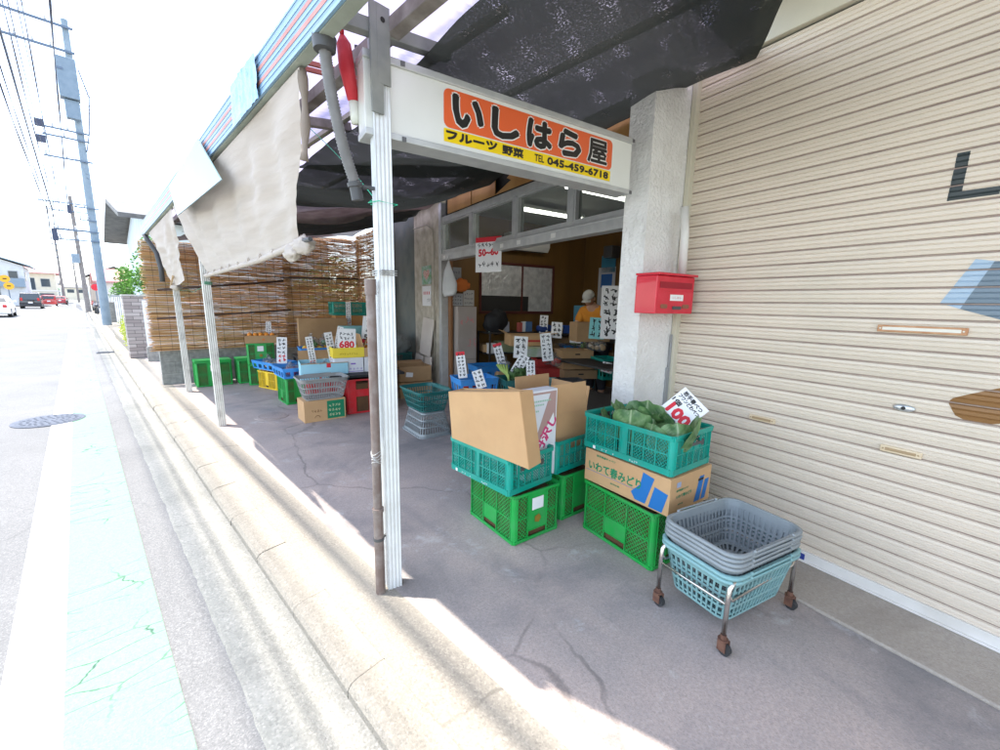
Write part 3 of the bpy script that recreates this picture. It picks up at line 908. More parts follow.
def net(label, c00, c10, c11, c01, sag, m, seed, fold=.05, nu=60, nv=50):
    """c00..c01 world corners: u along the street side -> shop side is v"""
    o = Vector(c00)
    c = [Vector(p) - o for p in (c00, c10, c11, c01)]
    mb = MB()
    def f(u, v):
        p = c[0] * (1 - u) * (1 - v) + c[1] * u * (1 - v) + c[2] * u * v + c[3] * (1 - u) * v
        z = -sag * math.sin(math.pi * u) * (.35 + .65 * math.sin(math.pi * v)) - fold * noise.noise(Vector((u * 3.2 + seed, v * 2.2, seed))) - fold * .35 * noise.noise(Vector((u * 11 + seed, v * 5, 2)))
        e = .06 * noise.noise(Vector((v * 4, seed, u * 4)))
        return p + Vector((e, e * .5, z))
    mb.grid(f, nu, nv)
    ob = mb.build('shade_net', m, None, smooth=True, loc=o)
    tag(ob, label, 'shade net', 'shade nets under the awning roof')
    return ob


def Wt(s, n, z):
    p = W(s, n); return (p.x, p.y, z)
net('black speckled shade net over the shop sign and beside the shutter', (1.10, .10, 2.63), (1.50, 4.1, 2.66), Wt(4.5, 2.66, 2.95), (2.92, .84, 2.93), .10, net_m, 1.3, .06)
net('black shade net sagging behind the hose, between the front post and the transom', (1.48, 3.75, 2.62), (1.35, 5.6, 2.60), Wt(5.9, 2.6, 2.96), Wt(3.4, 2.6, 2.96), .24, net_m, 4.1, .07)
net('lowest brownish shade net sagging above the reed screen', (1.2, 4.6, 2.62), (1.2, 8.75, 2.42), (4.3, 8.8, 2.9), Wt(5.9, 2.6, 2.98), .18, net_brown, 7.7, .1)
net('dark shade net strip hanging in front of the reed screen top', (1.25, 6.3, 2.50), (1.2, 7.9, 2.46), Wt(7.6, 2.55, 2.95), Wt(6.2, 2.55, 2.95), .22, net_m, 9.2, .08)

# ---------------------------------------------------------------- white cloth sun blinds
cloth_m = mat('white_woven_cloth', (.55, .48, .41), (.62, .55, .48), scale=2, rough=.9, trans=.22, bump=.003, bscale=9, stretch=(1, 1, 9))
def blind(label, top, bot, folds, seed, nu=90, nv=44, amp=.03):
    """top / bottom: lists of points across the cloth"""
    o = Vector(top[0])
    def along(P, u):
        k = u * (len(P) - 1); i = min(int(k), len(P) - 2); f_ = k - i
        return Vector(P[i]) * (1 - f_) + Vector(P[i + 1]) * f_
    mb = MB()
    def f(u, v):
        a = along(top, u); b = along(bot, u)
        p = a * (1 - v) + b * v
        k = amp * (.25 + .75 * math.sin(math.pi * min(1, v * .9 + .1)))
        d = k * (.7 * math.sin(u * folds * 6.28 + 2.2 * noise.noise(Vector((u * 3, v * 2, seed)))) + 1.1 * noise.noise(Vector((u * folds * 1.6, v * 1.4, seed + 3))) + .5 * noise.noise(Vector((u * 9, v * 11, seed))))
        sagz = -.03 * math.sin(math.pi * u) * v * (1 - v)
        return p + Vector((-.9 * d * min(1, v * 4) , .2 * d, .3 * abs(d) * 0 + sagz)) - o
    mb.grid(f, nu, nv)
    ob = thing('cloth_blind', label, 'cloth', o, group='white cloths hung along the awning edge')
    mb.build('cloth', cloth_m, ob, smooth=True)
    return ob, o
def fx(y, dx=.03): return ax(y) + dx
b1, o = blind('large wrinkled white cloth blind, nearest, stretched on a bar to the middle post', [(fx(1.95), 1.95, 2.455), (fx(3.3), 3.3, 2.45), (fx(5.0), 5.0, 2.45), (fx(5.75), 5.75, 2.45)],
                 [(1.0, 2.75, 1.86), (1.02, 3.6, 1.80), (1.04, 4.7, 1.765), (1.05, 5.55, 1.75)], 6.5, 2.0, amp=.026)
mb = MB()
mb.tube([Vector(p) - o for p in ((1.0, 2.66, 1.85), (1.02, 3.6, 1.795), (1.045, 5.75, 1.745))], .021, 12)
for i in range(9):
    y = 2.9 + i * .32
    mb.loft([Vector((1.01 + .004 * i, y, 1.835 - .009 * i - .0)) - o, Vector((1.01 + .004 * i, y + .03, 1.834 - .009 * i)) - o], [.026, .026], 12)
mb.build('rolled_hem', cloth_m, b1, smooth=True, flat_angle=50)
mb = MB()
mb.sphere(Vector((1.02, 2.72, 1.83)) - o, (.05, .11, .055), 20, 12, fn=lambda d: 1 + .35 * noise.noise(d * 2.3) + .15 * noise.noise(d * 6))
mb.sphere(Vector((1.0, 2.86, 1.79)) - o, (.04, .1, .05), 16, 10, fn=lambda d: 1 + .4 * noise.noise(d * 2.7 + Vector((3, 0, 0))))
mb.build('bunched_corner', cloth_m, b1, smooth=True)
mb = MB(); mb.cyl(Vector((1.0, 2.56, 1.853)) - o, Vector((1.0, 2.67, 1.85)) - o, .014, n=12); mb.build('bar', dkplastic, b1)
# rolled-back edge of the same cloth, hanging behind the fascia
mb = MB()
pts = [Vector((.775 + .008 * math.sin(z * 9), 1.99 + .02 * math.sin(z * 7), z)) - o for z in [2.46 - .035 * i for i in range(11)]]
mb.loft(pts, [.017 + .005 * math.sin(i * 1.3) for i in range(11)], 10)
mb.build('rolled_edge', mat('aged_cloth_roll', (.2, .16, .12), (.27, .22, .18), scale=20, rough=.9, stretch=(1, 1, .2)), b1, smooth=True)
b2, o2 = blind('narrow white cloth blind gathered in to the far post', [(fx(5.85), 5.85, 2.45), (fx(6.5), 6.5, 2.45), (fx(8.3), 8.3, 2.45)],
                 [(1.0, 6.7, 1.72), (1.07, 7.7, 1.68), (1.1, 8.3, 1.66)], 2.5, 5.0, nu=60, amp=.04)
mb = MB(); mb.sphere(Vector((1.1, 8.1, 1.66)) - o2, (.07, .16, .05), 16, 10, fn=lambda d: 1 + .4 * noise.noise(d * 2.3)); mb.build('bunched_corner', cloth_m, b2, smooth=True)
mb = MB(); mb.bar(Vector((1.0, 7.55, 1.8)) - o2, Vector((1.06, 8.35, 1.66)) - o2, .02, .02); mb.build('bar', mat('thin_wood_bar', (.5, .35, .2), rough=.7), b2)
mb = MB(); mb.tube([Vector((1.12, 8.12, 1.62)), Vector((1.3, 8.0, 1.60)), Vector((1.1, 5.9, 1.66))], .004, 5)
for k in range(3): mb.tube([(1.055 + .05 * math.cos(a), 5.7 + .05 * math.sin(a), 1.655 + k * .012) for a in [i * .7 for i in range(10)]], .004, 5)
tag(mb.build('green_rope', mat('green_rope_m', (.02, .22, .12), rough=.6)), 'dark green rope tied round the middle post below the cloth', 'rope')
# black hose hanging at the far end of the gutter
mb = MB(); mb.tube([(.86, 8.75, 2.47), (.89, 8.72, 2.38), (.97, 8.66, 2.2), (1.0, 8.62, 1.95), (1.0, 8.62, 1.75)], .035, 10)
tag(mb.build('drain_hose', dkplastic, None, smooth=True), 'black drain hose hanging from the far end of the awning gutter', 'hose')

# white board fixed on the fascia
mb = MB()
q = [(3.80, 2.625), (3.20, 2.235), (5.04, 2.262), (5.36, 2.575)]
def bx_(y, z): return ax(y) - .02 - .03
mb.add([(ax(y) - .03, y, z) for y, z in q] + [(ax(y) - .022, y, z) for y, z in q], [(0, 1, 2, 3), (7, 6, 5, 4), (0, 4, 5, 1), (1, 5, 6, 2), (2, 6, 7, 3), (3, 7, 4, 0)])
tag(mb.build('blank_board', mat('white_board', (.13, .21, .23), (.155, .235, .255), scale=2, rough=.3)), 'blank pale rectangular board fixed to the outside of the awning edge', 'board')

# ================================================================ SHOP SIGN
sx0 = .54
sg = thing('shop_sign', 'white lightbox shop sign with orange panel between front post and pillar', 'sign', W(1.975, sx0, 2.22), -TH)
signw = mat('sign_white_acrylic', (.72, .72, .66), (.76, .76, .7), scale=3, rough=.25, coat=.3)
signo = mat('sign_orange', (.75, .13, .04), rough=.3)
signy = mat('sign_yellow', (.85, .6, .01), rough=.3)
signk = mat('sign_black', (.025, .022, .02), rough=.35)
Ls = 2.235 - sx0
mb = MB(); mb.box((0, 0, .018), (Ls, .11, .318)); body = mb.build('box', signw, sg, bevel=.004)
mb = MB(); mb.box((-.004, -.012, .304), (Ls + .004, .115, .336)); mb.box((-.004, -.012, 0), (Ls + .004, .115, .028)); mb.build('frame', alu, sg, bevel=.004)
mb = MB(); 
for x in (.16, Ls - .012): mb.box((x, -.016, 0.0), (x + .02, -.0125, .02)); mb.box((x, -.016, .31), (x + .02, -.0125, .33))
mb.build('end_clip', mat('dark_clip', (.12, .12, .12), rough=.4), sg)
def rrect(x0, x1, z0, z1, r, n=6, corners=(1, 1, 1, 1)):
    q = []
    for (cx, cz, a0, on) in ((x1 - r, z1 - r, 0, corners[0]), (x0 + r, z1 - r, 90, corners[1]), (x0 + r, z0 + r, 180, corners[2]), (x1 - r, z0 + r, 270, corners[3])):
        if on:
            for i in range(n + 1):
                a = R(a0 + 90 * i / n); q.append((cx + r * math.cos(a), cz + r * math.sin(a)))
        else:
            q.append((cx + (r if a0 in (0, 270) else -r), cz + (r if a0 in (0, 90) else -r)))
    return q
def flat(q, y, m, name, parent, back=.0008):
    mb = MB(); n = len(q)
    mb.add([(x, y, z) for x, z in q], [tuple(range(n))])
    return mb.build(name, m, parent)
zo = -2.22
flat(rrect(.913 - sx0, 2.058 - sx0, 2.335 + zo, 2.507 + zo, .03), -.0012, signo, 'orange_panel', body)
flat(rrect(.913 - sx0, 2.052 - sx0, 2.27 + zo, 2.330 + zo, .004), -.0012, signy, 'yellow_panel', body)
lw, lk2 = MB(), MB()
chars = 'いしはら屋'
for i, ch in enumerate(chars):
    cx = (1.045 + i * .222) - sx0; ww = .158
    letter(lw, ch, ww, .128, Matrix.Translation((0, -.0018, 0)), bold=.0155 if ch != '屋' else .010, at=(cx, 2.42 + zo))
    letter(lk2, ch, ww, .128, Matrix.Translation((0, -.0032, 0)), bold=.0095 if ch != '屋' else .0045, at=(cx, 2.42 + zo))
lw.build('lettering_outline', mat('sign_letter_edge', (.8, .78, .72), rough=.3), body)
lk2.build('lettering', signk, body)
for tx, wd_, ht_, bd_, cx_, cz_ in (('フルーツ', .285, .036, .0036, 1.07, 2.302), ('野菜', .132, .042, .0026, 1.315, 2.300), ('TEL', .065, .034, .0012, 1.492, 2.300), ('045-459-6718', .48, .036, .003, 1.79, 2.300)):
    mb = MB(); letter(mb, tx, wd_, ht_, Matrix.Translation((0, -.0024, 0)), bold=bd_, at=(cx_ - sx0, cz_ + zo)); mb.build('small_lettering', signk, body)

# ================================================================ MAILBOX + white pipe
t = thing('mailbox', 'red metal mailbox fixed on the side of the plaster pillar', 'mailbox', W(1.905, 2.48, 1.455), -TH)
redm = mat('red_enamel', (.56, .012, .03), (.62, .02, .045), scale=6, rough=.3, coat=.3)
mb = MB(); mb.box((-.2, -.17, 0), (.2, -.002, .245)); bd = mb.build('body', redm, t, bevel=.006)
mb = MB(); mb.prism([(-.205, .246), (.205, .246), (.205, .262), (-.205, .262)], .0, .19, Matrix.Rotation(R(90), 4, 'X')); mb.build('lid', redm, t, bevel=.004)
mb = MB(); mb.box((-.17, -.173, .165), (.17, -.1705, .205)); mb.build('slot', mat('dark_red_slot', (.3, .008, .02), rough=.5), t)
mb = MB(); mb.box((-.185, -.1725, .02), (.185, -.1705, .145)); dr = mb.build('door', redm, t, bevel=.002)
mb = MB(); mb.prism(rrect(-.155, -.085, .035, .062, .012), .1728, .176, Matrix.Rotation(R(90), 4, 'X')); mb.build('window', mat('brown_window', (.25, .09, .05), rough=.3), t)
mb = MB(); mb.prism(rrect(.075, .15, .035, .062, .012), .1728, .176, Matrix.Rotation(R(90), 4, 'X')); mb.build('window', mat('brown_window', (.25, .09, .05), rough=.3), t)
mb = MB(); mb.prism(rrect(-.03, .06, .028, .05, .006), .173, .18, Matrix.Rotation(R(90), 4, 'X')); mb.build('latch', dkplastic, t)
mb = MB(); mb.box((-.06, -.1738, .085), (.08, -.1728, .125)); lb_ = mb.build('name_sticker', mat('paper_white', (.78, .77, .74), rough=.7), t)
mb = MB(); letter(mb, 'いしはら', .09, .016, Matrix.Translation((0, -.1742, 0)), at=(.01, .105)); mb.build('lettering', mat('red_ink', (.6, .02, .04), rough=.6), lb_)
mb = MB(); mb.tube([W(1.80, 2.585, 2.16), W(1.79, 2.60, 1.98), W(1.80, 2.625, 1.725)], .027, 16)
o_ = mb.build('white_tube', mat('white_pvc', (.66, .63, .58), (.72, .7, .65), scale=6, rough=.5, dirt=(.4, .36, .3), dirt_amt=.4), None, smooth=True)
tag(o_, 'short white plastic tube standing behind the red mailbox', 'tube')

# ================================================================ REED SCREENS, BLOCK WALL
reed_m = bpy.data.materials.new('reed'); reed_m.use_nodes = True
N_, L_, b_, o2_ = nodes_of(reed_m)
at_ = N_.new('ShaderNodeAttribute'); at_.attribute_name = 'tone'
cr_ = N_.new('ShaderNodeValToRGB')
for p_, c_ in ((0, (.14, .04, .005)), (.35, (.38, .12, .014)), (.75, (.6, .24, .04)), (1, (.85, .62, .32))):
    e = cr_.color_ramp.elements[0] if p_ == 0 else (cr_.color_ramp.elements[1] if p_ == 1 else cr_.color_ramp.elements.new(p_))
    e.color = (*c_, 1)
L_.new(at_.outputs['Fac'], cr_.inputs[0]); L_.new(cr_.outputs[0], b_.inputs['Base Color']); b_.inputs['Roughness'].default_value = .55
tr_ = N_.new('ShaderNodeBsdfTranslucent'); L_.new(cr_.outputs[0], tr_.inputs[0]); mx_ = N_.new('ShaderNodeMixShader'); mx_.inputs[0].default_value = .35
L_.new(b_.outputs[0], mx_.inputs[1]); L_.new(tr_.outputs[0], mx_.inputs[2]); L_.new(mx_.outputs[0], o2_.inputs['Surface'])


def screen(label, A, B, z0, z1, seed, slope=0.0, miss=.02, ragged=.05):
    """a reed blind hung from A to B (world xy), bottom z0, top z1 (+slope along it)"""
    rnd = random.Random(seed)
    A = Vector((*A, 0)); B = Vector((*B, 0)); d = B - A; L = d.length; ang = math.atan2(d.y, d.x)
    t = thing('reed_screen', label, 'reed screen', (A.x, A.y, z0), ang, 'reed screens round the open stall')
    mb = MB(); tones = []
    top = z1 - z0
    rows = []
    for layer, pitch in ((0, .0046), (1, .0072)):
        z = 0
        while z < top + slope: rows.append((z, layer)); z += pitch
    for z, layer in rows:
        x = -rnd.uniform(0, ragged * 2)
        base = rnd.random()
        while x < L:
            ln = rnd.uniform(.35, 1.1)
            x2 = min(x + ln, L + rnd.uniform(0, ragged))
            lim = top + slope * ((x + x2) / 2 / L)
            if rnd.random() > miss and z < lim:
                dz = rnd.uniform(-.0015, .0015); h = rnd.uniform(.0021, .0034)
                zz = z + dz; tl = rnd.uniform(-.006, .006)
                yo = rnd.uniform(-.003, .003) + layer * .009
                mb.add([(x, yo, zz - h), (x, yo - .003, zz), (x, yo, zz + h), (x, yo + .003, zz),
                        (x2, yo, zz - h + tl), (x2, yo - .003, zz + tl), (x2, yo, zz + h + tl), (x2, yo + .003, zz + tl)],
                       [(0, 1, 5, 4), (1, 2, 6, 5), (2, 3, 7, 6), (3, 0, 4, 7)])
                tn = min(1, max(0, .1 + .55 * base + rnd.gauss(0, .17) + (.5 if rnd.random() < .09 else 0)))
                tones += [tn] * 8
            x = x2 + (rnd.uniform(.0, .02) if rnd.random() < .85 else rnd.uniform(.02, .10))
    ob = mb.build('reeds', reed_m, t, smooth=True)
    a_ = ob.data.attributes.new('tone', 'FLOAT', 'POINT'); a_.data.foreach_set('value', tones)
    mb = MB(); x = .06
    while x < L:
        mb.bar((x, -.006, 0), (x + rnd.uniform(-.01, .01), -.006, top + slope * x / L), .004, .003)
        x += .155
    mb.build('threads', mat('dark_thread', (.07, .03, .015), rough=.8), t)
    return t
screen('large reed screen hung at the far end, left part behind the low green crates', (.86, 9.0), (3.05, 8.98), .60, 2.36, 1, slope=.30)
screen('reed screen hung above the big open carton, in the right far corner', (3.0, 8.93), (4.5, 8.93), .55, 2.68, 2, slope=.16, miss=.03)
screen('narrow pale reed screen turned along the side wall beyond the front post', (4.47, 8.9), (4.38, 7.5), .9, 2.88, 3, slope=.12)
mb = MB(); mb.tube([(.95, 8.9, 1.62), (2.9, 8.88, 1.86)], .018, 8); mb.tube([(2.85, 8.86, 1.93), (4.45, 8.86, 1.98)], .018, 8); mb.tube([(.9, 8.9, 1.15), (3.0, 8.88, 1.3)], .014, 8)
tag(mb.build('bamboo_pole', mat('dark_bamboo', (.05, .025, .015), rough=.5), None, smooth=True), 'dark thin bamboo poles tied across the reed screens', 'pole')
blk = mat('grey_concrete_block', (.2, .2, .19), (.3, .3, .28), scale=14, rough=.95, bump=.004, dirt=(.09, .09, .08), dirt_amt=.6)
t = thing('block_wall', 'low grey concrete block wall below the reed screen', 'wall', (.9, 9.06, 0))
mb = MB()
for r_ in range(3):
    x = 0 if r_ % 2 == 0 else -.2
    while x < 3.7:
        xa = max(0, x); xb = min(3.7, x + .395)
        if xb - xa > .05: mb.box((xa, 0, r_ * .2), (xb, .12, r_ * .2 + .195))
        x += .4
mb.build('blocks', blk, t, bevel=.004)
mb = MB(); mb.box((.003, .006, 0), (3.695, .114, .598)); mb.build('mortar', mat('mortar', (.17, .17, .16), rough=.95), t)

# ================================================================ CRATES, BASKETS, CARTONS
def plast(name, c, c2=None, **k):
    c2 = c2 or tuple(x * 1.15 for x in c)
    k.setdefault('rough', .42); k.setdefault('dirt', tuple(x * .35 + .1 for x in c)); k.setdefault('dirt_amt', .4); k.setdefault('dscale', 9)
    return mat(name, c, c2, scale=5, **k)
green_p = plast('green_crate_plastic', (.008, .31, .05), (.015, .37, .065), coat=.15)
teal_p = plast('teal_crate_plastic', (.0, .27, .2), (.002, .32, .24), coat=.15)
dkteal_p = plast('dark_teal_plastic', (.01, .12, .11))
blue_p = plast('blue_tray_plastic', (.04, .25, .62))
yellow_p = plast('yellow_crate_plastic', (.75, .5, .02))
red_p = plast('red_crate_plastic', (.5, .015, .02))
grey_p = plast('grey_basket_plastic', (.22, .245, .25), (.27, .295, .3))
aqua_p = plast('aqua_basket_plastic', (.18, .34, .34), (.22, .39, .39))
dkblue_p = plast('deep_blue_plastic', (.01, .15, .4))
card_m = mat('cardboard', (.5, .3, .145), (.56, .345, .17), scale=3, rough=.85, dirt=(.38, .24, .12), dirt_amt=.3, dscale=4)
card2_m = mat('cardboard_darker', (.36, .22, .11), (.42, .26, .13), scale=3, rough=.85, dirt=(.25, .15, .07), dirt_amt=.35, dscale=4)
whitebox_m = mat('white_carton', (.66, .66, .68), (.72, .72, .74), scale=3, rough=.7)
paper_m = mat('card_paper', (.8, .79, .78), (.76, .75, .74), scale=6, rough=.8)
ink_m = mat('black_marker', (.02, .02, .02), rough=.6)
redink_m = mat('red_marker', (.62, .02, .035), rough=.6)
blueprint = mat('blue_print', (.01, .14, .4), rough=.6)
greenprint = mat('green_print', (.01, .2, .09), rough=.6)
pinkprint = mat('pink_print', (.62, .05, .18), rough=.6)


def lattice(mb, x0, x1, z0, z1, sp, wd, T, y0, y1):
    """diagonal bars clipped to the rectangle, thickness y0..y1, mapped by T(x, y, z)"""
    W_ = x1 - x0; H = z1 - z0
    for sgn in (1, -1):
        c = -H + sp * .5
        while c < W_:
            # line x = c + t, z = t (t in 0..H) ; clip x to 0..W
            t0 = max(0, -c); t1 = min(H, W_ - c)
            if t1 - t0 > sp * .2:
                a = (c + t0, t0); b = (c + t1, t1)
                if sgn < 0: a = (W_ - a[0], a[1]); b = (W_ - b[0], b[1])
                h = wd * .707
                pts = [(a[0] - h, a[1]), (a[0] + h, a[1]), (b[0] + h, b[1]), (b[0] - h, b[1])]
                pts = [(min(W_, max(0, p)), q) for p, q in pts]
                vs = [T(x0 + p, y, z0 + q) for y in (y0, y1) for p, q in pts]
                mb.add(vs, [(0, 1, 2, 3), (7, 6, 5, 4), (0, 4, 5, 1), (1, 5, 6, 2), (2, 6, 7, 3), (3, 7, 4, 0)])
            c += sp


def crate_mb(w_, d, h, style='mesh', rim=.022, low=.03, spec_long=None, spec_short=None, sp=.027, bw=.0062):
    """an open plastic crate; spec = (cols, rows): rows (bottom up) of letters per column.
    L lattice, S solid, V vertical slots, O open, P solid with hand slot at the bottom, H solid with hand slot at top"""
    mb = MB()
    t = .004
    sides = [(w_, (0, -d / 2), 0, spec_short), (d, (w_ / 2, 0), 90, spec_long), (w_, (0, d / 2), 180, spec_short), (d, (-w_ / 2, 0), 270, spec_long)]
    for L, (cx, cy), a, spec in sides:
        ca, sa = math.cos(R(a)), math.sin(R(a))
        def T(x, y, z, cx=cx, cy=cy, ca=ca, sa=sa, L=L):
            X = x - L / 2
            return (cx + X * ca - y * sa, cy + X * sa + y * ca, z)
        def pbox(x0, x1, y0, y1, z0, z1):
            vs = [T(x, y, z) for z in (z0, z1) for x, y in ((x0, y0), (x1, y0), (x1, y1), (x0, y1))]
            mb.add(vs, [(0, 3, 2, 1), (4, 5, 6, 7), (0, 1, 5, 4), (1, 2, 6, 5), (2, 3, 7, 6), (3, 0, 4, 7)])
        cols, rows = spec
        e = .03
        # rim, bottom band
        pbox(.006, L - .006, -.002, .010, h - rim, h - .004)
        pbox(.012, L - .012, -.008, .0, h - .012, h)
        pbox(.012, L - .012, 0, t, 0.006, low)
        pbox(.012, L - .012, -.004, 0, low - .006, low)
        z0, z1 = low, h - rim
        x0, x1 = e, L - e
        tot = sum(cols); xs = [x0]
        for c in cols: xs.append(xs[-1] + (x1 - x0) * c / tot)
        nr = len(rows)
        zs = [z0 + (z1 - z0) * i / nr for i in range(nr + 1)]
        # ribs
        for i in range(1, len(cols)): pbox(xs[i] - .003, xs[i] + .003, -.005, t, z0, z1)
        pbox(x0 - .003, x0 + .001, -.005, t, z0, z1); pbox(x1 - .001, x1 + .003, -.005, t, z0, z1)
        for j in range(1, nr):
            for i, c in enumerate(cols):
                if not (rows[j][i] in 'SP' and rows[j - 1][i] in 'SP'):
                    pbox(xs[i] + .0032, xs[i + 1] - .0032, -.004, t - .001, zs[j] - .003, zs[j] + .003)
        for j in range(nr):
            for i in range(len(cols)):
                k = rows[j][i]; a0, a1, b0, b1 = xs[i] + .003, xs[i + 1] - .003, zs[j] + .003, zs[j + 1] - .003
                if k == 'L': lattice(mb, a0, a1, b0, b1, sp, bw, T, 0.0005, t - .0005)
                elif k == 'S': pbox(a0, a1, 0, t - .001, b0 - .003, b1 + .003)
                elif k == 'P':
                    hb = (b1 - b0) * .3
                    pbox(a0, a1, 0, t - .001, b0 + hb, b1 + .003); pbox(a0, a1, -.004, .002, b0 + hb - .004, b0 + hb)
                elif k == 'H':
                    hb = (b1 - b0) * .45
                    pbox(a0, a1, 0, t - .001, b0 - .003, b0 + hb)
                elif k == 'V':
                    n = max(2, int((a1 - a0) / .012))
                    for q in range(n):
                        xx = a0 + (a1 - a0) * (q + .5) / n
                        pbox(xx - .0022, xx + .0022, 0.0003, t - .0008, b0, b1)
    # corner posts
    for sx in (-1, 1):
        for sy in (-1, 1):
            q = []
            r = .028
            cx, cy = sx * (w_ / 2 - r), sy * (d / 2 - r)
            a0 = {(1, 1): 0, (-1, 1): 90, (-1, -1): 180, (1, -1): 270}[(sx, sy)]
            out = [(cx + (r + .001) * math.cos(R(a0 + 90 * i / 6)), cy + (r + .001) * math.sin(R(a0 + 90 * i / 6))) for i in range(7)]
            inn = [(cx + (r - .005) * math.cos(R(a0 + 90 * i / 6)), cy + (r - .005) * math.sin(R(a0 + 90 * i / 6))) for i in range(6, -1, -1)]
            mb.prism(out + inn, 0.004, h - .001)
    # floor
    n = 9
    for i in range(n):
        x = -w_ / 2 + .015 + (w_ - .03) * i / (n - 1)
        mb.box((x - .008, -d / 2 + .012, .004), (x + .008, d / 2 - .012, .009))
    for i in range(7):
        y = -d / 2 + .015 + (d - .03) * i / 6
        mb.box((-w_ / 2 + .012, y - .006, .009), (w_ / 2 - .012, y + .006, .0125))
    return mb


GREEN_SPEC = dict(spec_long=([1, 1.05, 1.05, 1], ['LPPL', 'LSLL']), spec_short=([1, 1.9, 1], ['LPL', 'LSL']))


def green_crate(label, x, y, z, rot, w_=.39, d=.51, h=.335, long_='x', group='green mesh crates', tagged=True, m=None, cat='crate', name='mesh_crate', lt=None):
    t = thing(name, label, cat, (x, y, z), R(rot), group)
    spec = lt or dict(spec_long=([1, 1.05, 1], ['LPL', 'LLL']), spec_short=([1, 1.9, 1], ['LPL', 'LSL']))
    crate_mb(w_, d, h, **spec).build('body', m or green_p, t)
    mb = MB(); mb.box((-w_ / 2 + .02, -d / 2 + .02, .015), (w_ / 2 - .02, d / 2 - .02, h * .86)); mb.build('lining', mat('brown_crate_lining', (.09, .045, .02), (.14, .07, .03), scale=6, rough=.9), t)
    if tagged:
        mb = MB(); mb.box((-.05, -d / 2 - .0062, h * .62), (.045, -d / 2 - .0052, h * .86)); mb.build('paper_tag', paper_m, t)
        mb = MB(); mb.cyl((0, -d / 2 - .0062, h * .42), (0, -d / 2 - .0052, h * .42), .03, n=5)
        mb.build('printed_mark', mat('brown_mark', (.25, .16, .02), rough=.6), t)
    return t


A_ = green_crate('bright green mesh crate under the teal crate with the tall plain carton', 1.985, 1.805, .0, -9)
A2_ = green_crate('green mesh crate half hidden between the two front green crates', 2.455, 1.79, .0, -8, tagged=False)
B_ = green_crate('green mesh crate under the blue printed cabbage carton', 2.40, 1.10, 0, -13, w_=.4, d=.565, h=.353, tagged=False,
                 lt=dict(spec_long=([1, 1.05, 1], ['LPL', 'LLL']), spec_short=([1, 1.9, 1], ['LPL', 'LSL'])))

TEAL = dict(spec_long=([1, 1, 1, .55, .6, .55, 1, 1, 1], ['LLLVSVLLL', 'LLLVSVLLL']), spec_short=([1, 1, 1.2, 1.2, 1, 1], ['VLLLLV', 'VLHHLV']))


def teal_crate(label, x, y, z, rot, w_=.41, d=.56, h=.24, m=None, handle=True, group='teal folding crates', marks=True):
    t = thing('folding_crate', label, 'crate', (x, y, z), R(rot), group)
    crate_mb(w_, d, h, rim=.03, low=.045, sp=.0205, bw=.0052, **TEAL).build('body', m or teal_p, t)
    if handle:
        for s in (-1, 1):
            mb = MB(); y_ = s * (d / 2 + .006)
            mb.box((-.075, min(y_, y_ - s * .008), h - .085), (.075, max(y_, y_ - s * .008), h - .066))
            for q in (-.088, .088): mb.box((q - .014, min(y_, y_ - s * .01), h - .095), (q + .014, max(y_, y_ - s * .01), h - .06))
            mb.build('handle', dkplastic, t, bevel=.002)
    if marks:
        mb = MB()
        rnd = random.Random(4)
        M = Matrix.Translation((-w_ / 2 - .0055, 0, 0)) @ Matrix.Rotation(R(-90), 4, 'Z')
        mb.box((-.23, -.0004, .012), (-.21, .0, .032), M)
        for gx, k in ((-.16, 3), (-.09, 2), (.05, 4)):
            for i in range(k):
                for q in range(3):
                    xx = gx + i * .016
                    if rnd.random() < .8: mb.box((xx, -.0004, .014 + q * .005), (xx + rnd.uniform(.004, .011), 0, .0165 + q * .005), M)
        mb.build('white_print', paper_m, t)
    return t


T1 = teal_crate('teal folding crate on the left front green crate, holding a tall plain carton', 1.935, 1.885, .337, -3, d=.60)
T2 = teal_crate('teal folding crate holding an open carton, just left of the cabbage crate', 2.42, 1.87, .337, -4, handle=False, marks=False)
T3 = teal_crate('teal folding crate full of cabbages on the printed carton', 2.425, 1.10, .578, -9, w_=.41, d=.64, h=.235)


